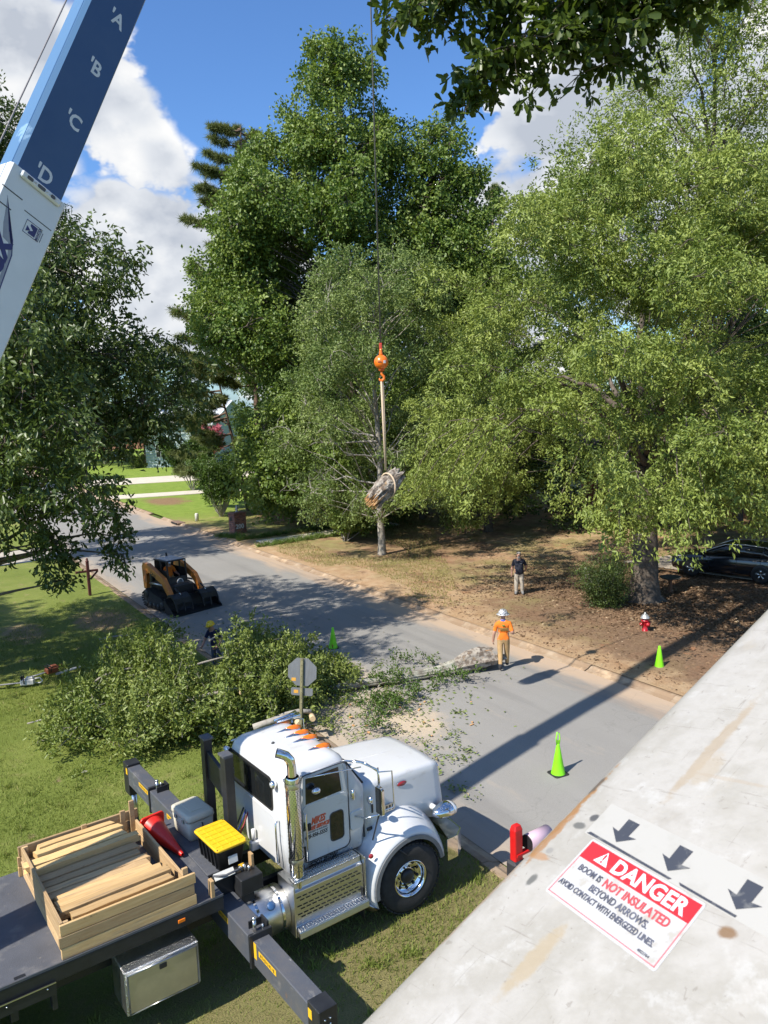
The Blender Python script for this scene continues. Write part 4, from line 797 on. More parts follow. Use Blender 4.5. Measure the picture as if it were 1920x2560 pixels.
# maker's mark near the edge
lg = MB().tube([(wx-.001, y, z) for y, z in ((-.03, 9.36), (-.03, 9.54), (-.26, 9.54), (-.26, 9.36))], .005, 4, closed=True).build('logo_frame', M_navy, wsec)
MB().prism([(-.06, 9.39), (-.06, 9.47), (-.12, 9.43), ], 'x', wx-.002, wx).build('logo_mark', M_navy, wsec); MB().prism([(-.10, 9.49), (-.155, 9.45), (-.10, 9.41), (-.10, 9.38), (-.20, 9.38), (-.20, 9.52), (-.10, 9.52)], 'x', wx-.002, wx).build('logo_mark', M_navy, wsec)
boom_txt('MANITEX', .052, M_navy, wx-.001, -.248, 9.365, True, bold=.001, sx=.80); boom_txt('manitex international', .016, M_navy, wx-.001, -.29, 9.37, True)
boom_txt('Manitex', .46, M_navy, wx-.0012, .02, 7.55, True, bold=.014, shear=.25, sx=1.04)
MB().prism([(.30, 9.62), (.10, 9.20), (.12, 9.24), (.04, 9.18), (-.02, 8.98), (-.10, 7.6), (-.055, 7.6), (.02, 8.95), (.07, 9.10), (.16, 9.12), (.22, 9.28)], 'x', wx-.0012, wx).build('swoosh', M_sil, wsec)
MB().prism([(.31, 9.64), (.095, 9.20), (.115, 9.25), (.03, 9.17), (-.035, 8.98), (-.115, 7.6), (-.10, 7.6), (-.02, 8.98), (.04, 9.18), (.12, 9.24), (.105, 9.20)], 'x', wx-.002, wx).build('swoosh_outline', M_navy, wsec)

# ------------------------------------------------------------------ hoist line, ball, sling and the hanging log
LX, LY = .06, 18.5
cbl = MB().tube([(LX+.12, LY, 26.8), (LX, LY, 9.42)], .017, 8).build('hoist_cable', M_wire); tag(cbl, 'long thin steel cable hanging from the crane boom to the orange ball', 'cable')
hb = thing('hoist_ball', 'orange steel overhaul ball with hook hanging on the crane cable', 'hoist ball', (LX, LY, 8.99)); M_or = mat('orange_enamel', (.80, .17, .012), .35, var=.08, scale=6, coat=.3)
MB().sphere((0, 0, 0), .165, 28, 16).build('ball', M_or, hb)
MB().lathe([(.05, .12), (.042, .2), (.03, .27), (.03, .30)], 14).build('neck', M_or, hb); MB().box((0, 0, .36), (.07, .05, .14), bev=.012).build('wedge_socket', mat('socket_red', (.45, .05, .03), .5), hb)
MB().lathe([(.06, -.20), (.07, -.17), (.06, -.14)], 14).build('swivel', mat('swivel_orange', (.6, .1, .015), .5, var=.3, scale=20), hb)
MB().tube([(.0, 0, -.20), (0, 0, -.27), (.05, 0, -.32), (.055, 0, -.38), (0, 0, -.425), (-.05, 0, -.40), (-.058, 0, -.36)], [.025, .03, .03, .032, .032, .024, .01], 10).build('hook', M_or, hb)
MB().box((-.035, -.163, 0), (.08, .004, .02), (0, 0, R(-12))).build('print', M_ltr_blk, hb); MB().box((.075, -.147, .0), (.05, .006, .065), (0, 0, R(27))).build('decal', M_ltrw, hb)
M_rope = mat('sling_rope', (.55, .42, .29), .85, var=.2, scale=60, bump=.3)
LC = Vector((.075, 18.5, 6.12)); LA = Vector((.60, .55, .50)).normalized()
def knobbly(path, rad, n, seed, amp=.08, m=(0,), flat=None):
    """bark-like tube: every ring wobbles"""
    r_ = np.random.default_rng(seed); ph = r_.uniform(0, 6.28, 8); mb = MB(); P = [Vector(p) for p in path]; loops = []; up = Vector((0, 0, 1))
    for i, p in enumerate(P):
        t = (P[min(i+1, len(P)-1)]-P[max(i-1, 0)]).normalized(); a = (up-t*up.dot(t)); a = a.normalized() if a.length > 1e-4 else t.orthogonal().normalized(); b = t.cross(a); lp = []
        for k in range(n):
            an = 2*math.pi*k/n; w_ = 1+amp*(math.sin(3*an+ph[0]+i*.5)+.7*math.sin(7*an+ph[1]-i*.3)+.5*math.sin(11*an+ph[2])+r_.uniform(-.4, .4)); lp.append(p+(a*math.cos(an)+b*math.sin(an))*rad[i]*w_)
        loops.append(lp)
    return loops
M_bark = mat('grey_bark', (.13, .10, .075), .92, var=.3, scale=7, bump=1., bscale=22, c2=(.36, .32, .265), c2lo=.42, c2hi=.58, spots=(((.30, .20, .11), 5., .58, .66, None), ((.05, .04, .03), 12., .60, .66, None)))
M_torn = mat('torn_heartwood', (.52, .25, .09), .85, var=.35, scale=14, bump=.8, bscale=30, c2=(.66, .42, .2), c2lo=.4, c2hi=.65); M_rot = mat('rotten_wood', (.13, .085, .05), .95, var=.4, scale=9, bump=.8)
log = thing('hanging_log', 'broken log with torn orange end hanging in a rope sling', 'log', LC)
r_ = np.random.default_rng(8); a = LA.orthogonal().normalized(); b = LA.cross(a)
NR, NK = 26, 40; ph = r_.uniform(0, 6.28, 12); gro = np.zeros(NK)
for k in range(NK): gro[k] = .13*math.sin(3*k*6.283/NK+ph[0])+.09*math.sin(7*k*6.283/NK+ph[1])+r_.uniform(-.16, .08)      # deep lengthwise furrows
ends0 = r_.uniform(-.12, .34, NK); ends1 = r_.uniform(-.08, .10, NK); loops = []
for i in range(NR):
    u = i/(NR-1); rr = .235*(math.sin(math.pi*(.20+.68*u))**.45); lp = []
    for k in range(NK):
        an = 2*math.pi*k/NK; x = -.52+1.02*u+(ends0[k]*(1-u)**3+ends1[k]*u**3); w_ = 1+gro[k]*(.6+.8*math.sin(2.2*u+ph[2+k % 5]))+r_.uniform(-.07, .07)
        if u > .15 and abs(((k/NK*6.283-4.1+math.pi) % 6.283)-math.pi) < .38: w_ -= .34*math.sin(math.pi*u)          # the hollow split along its flank
        lp.append(LA*x+(a*math.cos(an)+b*math.sin(an))*rr*w_)
    loops.append(lp)
MB().loft(loops, sm=False).build('bark', [M_bark], log)
e = MB()
for i in range(130):                                          # splinters of the torn end
    an = r_.uniform(0, 6.28); rr = .19*math.sqrt(r_.uniform(0, 1)); c0 = (a*math.cos(an)+b*math.sin(an))*rr; ln = r_.uniform(-.10, .16)*(1.25-rr*3); w_ = r_.uniform(.012, .03)
    t_ = (a*r_.uniform(-1, 1)+b*r_.uniform(-1, 1)).normalized()*w_; q = t_.cross(LA).normalized()*w_*.4; p0 = c0-LA*.2; p1 = c0*.96-LA*(.53+ln)
    e.add([p0+t_, p0-t_, p0+q, p0-q, p1+t_*.35, p1-t_*.2, p1+q*.3, p1-q*.3], [(0, 2, 6, 4), (2, 1, 5, 6), (1, 3, 7, 5), (3, 0, 4, 7), (4, 6, 5, 7)])
e.build('torn_end', M_torn, log)
cav = MB()
for i in range(16):
    an = 4.1+r_.uniform(-.42, .42); c0 = (a*math.cos(an)+b*math.sin(an))*r_.uniform(.10, .17); x0 = r_.uniform(-.45, .0); cav.tube([c0+LA*x0, c0*1.03+LA*(x0+.22), c0+LA*(x0+.42)], [.012, .018, .004], 5)
cav.build('split_cavity', M_rot, log)
sl = thing('rope_sling', 'tan rope sling running from the crane hook down around the hanging log', 'rope', (LX, LY, 6.45))
MB().tube([(-.012, 0, 2.12), (.0, 0, 1.0), (.015, 0, .06)], .024, 8).tube([(.02, .02, 2.12), (.03, .01, 1.2), (.02, 0, .06)], .018, 8).build('hanging_rope', M_rope, sl)
ring = []; cc = LC-Vector((LX, LY, 6.45))+LA*.06
for k in range(20): an = 2*math.pi*k/20; d_ = (a*math.cos(an)+b*math.sin(an)); tilt = LA*(.16*d_.z); ring.append(cc+d_*.252+tilt)
MB().tube(ring, .022, 7, closed=True).build('sling_loop', M_rope, sl)

# ------------------------------------------------------------------ bucket truck boom right beside the photographer
FA = Vector((.756, .554, .348)).normalized(); FX = Vector((.511, -.832, .214)); FX = (FX-FA*FX.dot(FA)).normalized(); FN = FX.cross(FA)
FC = Vector((.455, 1.475, 7.14))
def fibre():
    t = NT('boom_fibreglass', .46); t.b.inputs['Coat Weight'].default_value = .12
    n1 = t.noise(2.2, 6, .65); n2 = t.noise(9, 6, .7, off=(3, 2, 1)); n3 = t.noise(26, 5, .7)
    c = t.ramp(n1, ((.3, (.275, .25, .21)), (.46, (.405, .385, .35)), (.56, (.34, .32, .28)), (.66, (.42, .40, .365)), (.78, (.27, .245, .205))))
    c = t.mix(t.math('MULTIPLY', t.step(n2, .54, .66), .5), c, (.48, .47, .445))
    c = t.mix(t.math('MULTIPLY', t.step(t.noise(5, 7, .72, (1, .35, 1), (7, 1, 2), .6), .60, .72), .45), c, (.40, .35, .27))
    c = t.mix(t.math('MULTIPLY', t.step(t.noise(3.2, 8, .8, (6, 1, 1), (1, 5, 3), 1.2), .66, .70), .55), c, (.33, .29, .24))
    c = t.mix(t.math('MULTIPLY', t.step(t.noise(4.4, 8, .8, (1, 7, 1), (8, 5, 3), 1.5), .68, .715), .45), c, (.38, .34, .30))
    for sc_, st_, of_ in ((7., (9, .5, 1), (2, 2, 2)), (9., (.45, 8, 1), (6, 1, 4)), (5., (5, 4, 1), (3, 8, 1))): c = t.mix(t.math('MULTIPLY', t.step(t.noise(sc_, 4, .6, st_, of_, 1.5), .655, .685), .5), c, (.22, .195, .165))
    c = t.mix(t.math('MULTIPLY', t.step(t.noise(55, 3, .6), .68, .74), .6), c, (.16, .14, .12))
    # rubbed-through streaks along the left edge and two long scrapes
    for cx, cy, rx, ry, cc, a_, k in ((-.318, .17, .014, .17, (.34, .175, .07), .9, 1.5), (-.30, .10, .010, .10, (.33, .17, .07), .8, 1.4), (-.33, -.12, .008, .16, (.36, .22, .11), .6, 1.4), (-.285, .03, .03, .010, (.36, .19, .08), .7, 1.2), (-.08, -.20, .022, .09, (.36, .29, .19), .75, .8), (-.10, .50, .016, .19, (.34, .27, .185), .7, .9), (-.07, .42, .03, .06, (.37, .31, .23), .6, .8), (.0, .40, .10, .006, (.36, .30, .23), .5, .6),
                                    (-.33, .30, .02, .035, (.10, .09, .08), .8, .9), (-.235, .185, .012, .012, (.08, .08, .08), .95, .5), (-.255, .15, .018, .010, (.12, .12, .11), .9, .5), (-.245, -.035, .010, .018, (.12, .12, .11), .9, .5), (-.27, .055, .010, .010, (.25, .24, .22), .8, .5), (-.345, -.32, .012, .014, (.30, .26, .2), .8, .5), (.225, .02, .018, .013, (.20, .12, .06), .9, .5)):
        c = t.mix(t.math('MULTIPLY', t.blob(cx, cy, rx, ry, t.noise(30, 5, .7, off=(cx*9, cy*7, 0)), k, .3), a_), c, cc)
    return t.done(c, t.math('ADD', n3, n2), .12, .01)
fb = thing('bucket_boom', 'scuffed off-white fibreglass boom crossing the lower right corner close up', 'bucket boom', FC)
FM = Matrix(((FX.x, FA.x, FN.x, FC.x), (FX.y, FA.y, FN.y, FC.y), (FX.z, FA.z, FN.z, FC.z), (0, 0, 0, 1))); fb.rotation_euler = FM.to_euler()
loops = []
for y, k in ((-2.6, 1.), (-1.2, 1.), (0., 1.), (1.2, 1.), (2.6, 1.), (4.6, 1.), (7.2, 1.)):
    loops.append([(p[0]*k, y, p[1]) for p in rrect(-.385, .40, -.62, .0, .105, 8)])
MB().loft(loops).build('fibreglass_tube', fibre(), fb)
M_lab = mat('label_white', (.48, .48, .48), .38, var=.06, scale=20, c2=(.40, .375, .33), c2lo=.52, c2hi=.64); M_labred = mat('label_red', (.50, .025, .032), .4, var=.12, scale=12, c2=(.55, .09, .07), c2lo=.6, c2hi=.72); M_film = mat('decal_film', (.42, .405, .37), .42, var=.1, scale=9, c2=(.375, .36, .32), c2lo=.5, c2hi=.68); M_labtx = mat('label_black', (.085, .09, .12), .5, var=.5, scale=30); M_arrow = mat('arrow_black', (.05, .055, .07), .5, var=.5, scale=25, c2=(.17, .17, .165), c2lo=.54, c2hi=.68)
SH = -.185
def lab(u, v, h): return (u, v+SH*(u), h)
def flat(name, pts, h, m_, parent=fb):
    n = len(pts); mb = MB(); mb.add([lab(*p, h-.0006) for p in pts]+[lab(*p, h) for p in pts], [list(range(n)), list(range(n, 2*n))]+[[i, (i+1) % n, n+(i+1) % n, n+i] for i in range(n)]); return mb.build(name, m_, parent)
def ltxt(s_, size, u, v, m_, parent, **k):
    o = text(s_, size, m_, parent, Matrix.Identity(4), extrude=.0003, **k)
    for q in o.data.vertices: q.co = Vector(lab(q.co.x+u, q.co.y+v, q.co.z+.0022))
    return o
bk = flat('danger_sign', rrect(-.190, .157, -.083, .090, .006, 2), .0009, M_lab); flat('sign_header', [(-.184, .034), (.151, .034), (.151, .084), (-.184, .084)], .0014, M_labred, bk)
for q in ([(-.184, -.077), (-.181, -.077), (-.181, .036), (-.184, .036)], [(.148, -.077), (.151, -.077), (.151, .036), (.148, .036)], [(-.184, -.077), (.151, -.077), (.151, -.0745), (-.184, -.0745)]): flat('sign_border', q, .0013, mat('border_red', (.62, .16, .17), .4), bk)
flat('warning_triangle', [(-.142, .043), (-.098, .043), (-.120, .078)], .0018, M_ltrw, bk); ltxt('!', .034, -.1245, .047, M_labred, bk, bold=.001)
ltxt('DANGER', .052, -.085, .041, M_ltrw, bk, bold=.0016, sx=1.02)
ltxt('BOOM IS', .023, -.160, .004, M_labtx, bk, bold=.0005, sx=.84); ltxt('NOT INSULATED', .030, -.074, .0015, mat('label_red_text', (.60, .07, .08), .45, var=.2, scale=20), bk, bold=.0008, sx=.84)
ltxt('BEYOND ARROWS.', .024, -.095, -.024, M_labtx, bk, bold=.0005, sx=.86); ltxt('AVOID CONTACT WITH ENERGIZED LINES.', .0205, -.176, -.048, M_labtx, bk, bold=.0005, sx=.735); ltxt('4022764', .009, .098, -.070, M_labtx, bk)
flat('arrow_film', [(-.225, .093), (.30, .093), (.30, .20), (-.225, .20)], .0005, M_film)
for q in ([(-.218, .0955), (.050, .0955), (.056, .101), (-.21, .103)], [(.082, .0965), (.22, .0955), (.222, .101), (.075, .102)]): flat('black_line', q, .0014, M_arrow)
for u in (-.128, .035, .212): flat('arrow', [(u, .112), (u+.040, .143), (u+.017, .140), (u+.019, .182), (u-.018, .182), (u-.017, .140), (u-.040, .143)], .0014, M_arrow)
# ------------------------------------------------------------------ foliage toolkit
def leaf_mat(name, c, c2, rough=.42, transl=.32, spec=.4, young=None):
    m = bpy.data.materials.new(name); m.use_nodes = True; N = m.node_tree.nodes; L = m.node_tree.links; b = N['Principled BSDF']; out = N['Material Output']
    b.inputs['Roughness'].default_value = rough; b.inputs['Specular IOR Level'].default_value = spec
    at = N.new('ShaderNodeAttribute'); at.attribute_name = 'rnd'; r = N.new('ShaderNodeValToRGB'); e = r.color_ramp.elements
    e[0].color = (*c, 1); e[1].color = (*c2, 1)
    if young: q = e.new(.93); q.color = (*c2, 1); e[2].color = (*young, 1)
    L.new(at.outputs['Fac'], r.inputs[0]); L.new(r.outputs[0], b.inputs['Base Color'])
    t = N.new('ShaderNodeBsdfTranslucent'); hs = N.new('ShaderNodeHueSaturation'); hs.inputs['Value'].default_value = 1.25; hs.inputs['Saturation'].default_value = 1.1; L.new(r.outputs[0], hs.inputs['Color']); L.new(hs.outputs[0], t.inputs['Color'])
    mx = N.new('ShaderNodeMixShader'); mx.inputs[0].default_value = transl; L.new(b.outputs[0], mx.inputs[1]); L.new(t.outputs[0], mx.inputs[2]); L.new(mx.outputs[0], out.inputs['Surface'])
    return m
def np_mesh(name, V, F, m, rnd=None):
    """V (n,3), F (k,3) triangles"""
    me = bpy.data.meshes.new(name); me.vertices.add(len(V)); me.vertices.foreach_set('co', np.ascontiguousarray(V, np.float32).ravel())
    me.loops.add(F.size); me.loops.foreach_set('vertex_index', np.ascontiguousarray(F, np.int32).ravel()); me.polygons.add(len(F)); me.polygons.foreach_set('loop_start', np.arange(0, F.size, 3, dtype=np.int32))
    try: me.polygons.foreach_set('loop_total', np.full(len(F), 3, np.int32))
    except Exception: pass
    me.materials.append(m); me.update(calc_edges=True); me.validate()
    if rnd is not None: a = me.attributes.new('rnd', 'FLOAT', 'FACE'); a.data.foreach_set('value', np.ascontiguousarray(rnd, np.float32))
    return me
def unit(v): return v/np.maximum(np.linalg.norm(v, axis=-1, keepdims=True), 1e-9)
def leaves_blunt(C, A, Nn, Ln, Wd, fold=.2):
    """spoon-shaped blades, widest near a rounded tip"""
    A = unit(A); S = unit(np.cross(A, Nn)); Nn = np.cross(S, A); n = len(C); Ln = Ln[:, None]; Wd = Wd[:, None]
    V = np.stack([C, C+A*Ln*.62+S*Wd*.5+Nn*Wd*fold, C+A*Ln*.95+S*Wd*.30, C+A*Ln*.95-S*Wd*.30, C+A*Ln*.62-S*Wd*.5+Nn*Wd*fold], 1).reshape(-1, 3)
    i = np.arange(n)*5; F = np.stack([np.stack([i, i+1, i+2], 1), np.stack([i, i+2, i+3], 1), np.stack([i, i+3, i+4], 1)], 1).reshape(-1, 3); return V, F
def leaves_np(C, A, Nn, Ln, Wd, fold=.25):
    """folded leaf blades: base C, axis A, normal Nn"""
    A = unit(A); S = unit(np.cross(A, Nn)); Nn = np.cross(S, A); n = len(C); Ln = Ln[:, None]; Wd = Wd[:, None]
    V = np.stack([C, C+A*Ln*.55+S*Wd*.5+Nn*Wd*fold, C+A*Ln-Nn*Ln*.10, C+A*Ln*.55-S*Wd*.5+Nn*Wd*fold], 1).reshape(-1, 3)
    i = np.arange(n)*4; F = np.stack([np.stack([i, i+1, i+2], 1), np.stack([i, i+2, i+3], 1)], 1).reshape(-1, 3); return V, F
def sprays(pts, dirs, k, spread, ln, wd, r, droop=.25, blunt=False):
    """k leaves round each twig point; returns V, F, rnd"""
    n = len(pts); C = np.repeat(pts, k, 0); D = np.repeat(dirs, k, 0); rv = r.normal(size=(n*k, 3))
    C = C+D*r.uniform(-.6, 1., (n*k, 1))*spread+rv*spread*.38
    A = unit(D*.55+r.normal(size=(n*k, 3))*.75+np.array([0, 0, -droop])); B_ = np.repeat(unit(r.normal(size=(n, 3))*.75+np.array([-.1, -.15, .7])+dirs*.35), k, 0); Nn = unit(r.normal(size=(n*k, 3))*.42+B_)
    L_ = ln*r.uniform(.5, 1.4, n*k); W_ = wd*r.uniform(.6, 1.3, n*k); V, F = (leaves_blunt if blunt else leaves_np)(C, A, Nn, L_, W_)
    q = np.repeat(r.uniform(0, 1, n), k)*.5+r.uniform(0, 1, n*k)*.5
    return V, F, np.repeat(q, 3 if blunt else 2)
class Tree:
    def __init__(s, seed): s.r = np.random.default_rng(seed); s.wood = MB(); s.V = []; s.F = []; s.Q = []; s.n = 0
    def curve(s, a, b, sag=.0, k=5, wob=.05):
        a = np.array(a, float); b = np.array(b, float); L_ = np.linalg.norm(b-a); pts = []
        o = s.r.normal(size=3)*L_*wob
        for i in range(k+1):
            t = i/k; p = a*(1-t)+b*t; p = p+o*math.sin(math.pi*t)+np.array([0, 0, sag*L_*math.sin(math.pi*t)])+(s.r.normal(size=3)*L_*wob*.25 if 0 < i < k else 0); pts.append(p)
        return pts
    def limb(s, a, b, r0, r1, sag=.1, k=5, n=7, wob=.05):
        p = s.curve(a, b, sag, k, wob); s.wood.tube(p, [r0+(r1-r0)*i/k for i in range(k+1)], n, caps=False); return p
    def leaf(s, V, F, Q): s.V.append(V); s.F.append(F+s.n); s.Q.append(Q); s.n += len(V)
    def lobe(s, c, rad, twigs, k, spread, ln, wd, droop=.25, hang=.0, nb=7, br=.03, shell=.45, keep=None):
        c = np.array(c, float); rad = np.array(rad, float); d = unit(s.r.normal(size=(twigs, 3))); u = shell+(1-shell)*s.r.uniform(0, 1, (twigs, 1))**.6
        pts = c+d*rad*u; pts[:, 2] -= hang*np.abs(s.r.normal(size=twigs))
        if keep is not None: mk = keep(pts); pts = pts[mk]; d = d[mk]
        if len(pts):
            V_, F_, Q_ = sprays(pts, unit(d+np.array([0, 0, -droop])), k, spread, ln, wd, s.r, droop); s.leaf(V_, F_, np.clip(Q_*.75+s.r.uniform(-.18, .35), 0, 1))
        for i in range(min(nb, len(pts))): q = pts[s.r.integers(len(pts))]; s.wood.tube(s.curve(c, q, .04, 3, .08), [br, br*.75, br*.5, br*.2], 5, caps=False)
    def build(s, name, label, base, m_leaf, m_bark, cat='tree', group=None, crown='crown', trunk='trunk'):
        o = thing(name, label, cat, base, 0, group)
        if s.wood.v: s.wood.build(trunk, m_bark, o)
        V = np.concatenate(s.V); F = np.concatenate(s.F); Q = np.concatenate(s.Q)
        c = bpy.data.objects.new(crown, np_mesh(crown, V, F, m_leaf, Q)); col.objects.link(c); c.parent = o; s.count = len(F); return o
M_bark_d = mat('dark_bark', (.085, .065, .05), .92, var=.3, scale=5, bump=1., bscale=16, c2=(.15, .125, .10), c2lo=.4, c2hi=.65)
M_bark_l = mat('pale_bark', (.27, .24, .20), .9, var=.3, scale=6, bump=.8, bscale=18, c2=(.38, .355, .31), c2lo=.4, c2hi=.65)
M_bark_p = mat('pine_bark', (.20, .13, .09), .92, var=.3, scale=5, bump=1., bscale=12, c2=(.12, .08, .06), c2lo=.4, c2hi=.65)
L_oak = leaf_mat('willow_oak_leaves', (.12, .175, .03), (.35, .41, .10), .46, .27, .35, (.38, .42, .16))
L_will = leaf_mat('willow_leaves', (.09, .15, .035), (.27, .335, .10), .46, .26, .35, (.38, .43, .18))
L_gum = leaf_mat('sweetgum_leaves', (.075, .135, .022), (.245, .315, .068), .46, .28, .35, (.24, .31, .09))
L_dark = leaf_mat('dark_hardwood_leaves', (.05, .082, .02), (.13, .18, .045), .38, .30, .45, (.34, .39, .12))
L_pine = leaf_mat('pine_needles', (.11, .135, .04), (.20, .225, .075), .5, .28, .35)
L_brush = leaf_mat('cut_brush_leaves', (.13, .18, .035), (.27, .32, .085), .42, .30, .4, (.50, .52, .22))
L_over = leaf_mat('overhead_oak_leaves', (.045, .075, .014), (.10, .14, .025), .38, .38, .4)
L_shrub = leaf_mat('shrub_leaves', (.05, .10, .018), (.13, .20, .04), .42, .32, .4)
L_far = leaf_mat('far_leaves', (.055, .095, .025), (.12, .175, .05), .5, .3, .3)

# ---- willow oak on the right: broad drooping crown over the yard
def willow_oak():
    t = Tree(21); r = t.r
    t.wood.tube([(0, 0, -.1), (0, 0, .25), (.02, 0, .9), (.05, .05, 2.2), (.0, .1, 4.0), (.35, .5, 6.2), (-.1, .8, 9.5), (.5, .6, 14)], [.78, .62, .50, .46, .40, .26, .13, .04], 18, caps=False)
    for i in range(9):
        a = 2*math.pi*i/9+.2; t.wood.tube([(.35*math.cos(a), .35*math.sin(a), .35), (.62*math.cos(a), .62*math.sin(a), .08), (1.0*math.cos(a), 1.0*math.sin(a), -.08)], [.2, .13, .04], 8, caps=False)
    for i in range(12): a = i*.57+r.uniform(-.2, .2); q = r.uniform(4, 7); z0 = r.uniform(2.6, 6.5); t.limb((0, 0, z0), (q*math.cos(a), q*math.sin(a), z0+q*r.uniform(.35, .8)), .15, .03, .1, 6, 8)
    n = 0
    while n < 130:
        # envelope: wide at 5 m, rounding off at 16 m; boughs end in flat pads with dark gaps between
        z = r.uniform(3.9, 16.4); zz = (z-3.4)/13.0; R_ = 9.3*math.sqrt(max(.03, 1-(abs(zz-.28)/.74)**2.1)); a = r.uniform(0, 6.28); q = R_*math.sqrt(r.uniform(.30, 1))
        x, y = q*math.cos(a), q*math.sin(a)
        if z < 5.2 and (abs(x) < 1.6 and y < 0): continue
        if z < 5.6 and x < -3 and y < 1: continue
        rad = r.uniform(.75, 1.35)
        st = t.curve((0, 0, max(2.8, z-.55*q)), (x, y, z), .10, 6, .05); rr = .011; t.wood.tube(st[3:], [.020, .016, .012, .008], 5, caps=False)
        t.lobe((x, y, z), (rad*1.15, rad*1.15, rad*.62), int(40*rad**1.7), 26, .21, .155, .062, .30, .35 if z < 6 else .15, 5, .012, .35); n += 1
    for i in range(34):                                        # full face towards the street
        z = r.uniform(4.8, 14.5); x = r.uniform(-6.5, 6.5); y = -r.uniform(3.5, 8.5)*math.sqrt(max(.1, 1-((z-6)/10.5)**2)*max(.1, 1-(x/9.3)**2)); rad = r.uniform(.8, 1.3); t.lobe((x, y, z), (rad*1.15, rad*1.15, rad*.62), int(40*rad**1.7), 26, .21, .155, .062, .30, .2, 4, .012, .35)
    for i in range(20): z = r.uniform(5.2, 14); rad = r.uniform(.8, 1.2); t.lobe((r.uniform(-2.6, 2.6), -r.uniform(1.2, 4.), z), (rad*1.15, rad*1.15, rad*.62), int(40*rad**1.7), 26, .21, .155, .062, .30, .2, 4, .012, .35)
    # drooping skirts
    for i in range(60):
        a = r.uniform(2.6, 6.3); q = r.uniform(5.0, 9.4); x, y = q*math.cos(a), q*math.sin(a)
        if -7.4 < x < -4.2 and y < -1: continue
        z = r.uniform(4.9, 6.2); p = t.curve((x*.7, y*.7, z+1.3), (x, y, z-1.1), .16, 5, .06); t.wood.tube(p, [.03, .026, .02, .016, .012, .007], 5, caps=False)
        P = np.array(p[2:]); P = np.repeat(P, 8, 0)+r.normal(size=(len(P)*8, 3))*np.array([.36, .36, .26]); t.leaf(*sprays(P, unit(np.tile([x*.05, y*.05, -.5], (len(P), 1))), 20, .24, .15, .06, r, .5))
    return t.build('willow_oak', 'broad willow oak with dark trunk and drooping branches beside the parked car', (9.95, 30.03, .06), L_oak, M_bark_d)
willow_oak()
# ---- taller airy oak behind it
def airy(name, label, base, h, R_, seed, m, n, sparse=1., zlow=.35, bark=M_bark_d, ln=.15, wd=.05, shape=.62, tr=.3, k=17):
    t = Tree(seed); r = t.r; t.wood.tube([(0, 0, -.1), (.05, 0, h*.25), (-.1, .1, h*.55), (.1, 0, h*.85), (.0, 0, h*.97)], [tr, tr*.8, tr*.55, tr*.25, .03], 12, caps=False)
    for i in range(n):
        z = h*r.uniform(zlow, 1.); zz = (z/h-zlow)/(1-zlow); q = R_*math.sqrt(max(.04, 1-(abs(zz-(1-shape))/max(shape, .01))**2 if zz > 1-shape else 1-((1-shape-zz)/(1-shape))**2*.6))*math.sqrt(r.uniform(.06, 1)); a = r.uniform(0, 6.28); x, y = q*math.cos(a), q*math.sin(a); rad = r.uniform(.75, 1.35)*R_/5.5*sparse**.3
        t.wood.tube(t.curve((0, 0, max(h*zlow*.7, z-1.0*q-.5)), (x, y, z), .08, 5, .05), [.09*tr/.3, .075*tr/.3, .06*tr/.3, .04, .025, .012], 6, caps=False)
        t.lobe((x, y, z), (rad, rad, rad*1.15), int(30*sparse*rad**1.4), k, .36, ln, wd, .1, .1, 7, .02, .25)
    return t.build(name, label, base, m, bark)
airy('oak_tree', 'tall airy oak with thin upright top behind the willow oak', (16.5, 40.5, .06), 25.5, 9.0, 31, L_oak, 80, 1.0, .22, ln=.2, wd=.08)
airy('oak_tree', 'slender airy oak between the sweetgum and the willow oak', (6.2, 47, .06), 13.5, 4.8, 33, L_oak, 54, 1.2, .12, ln=.2, wd=.08)
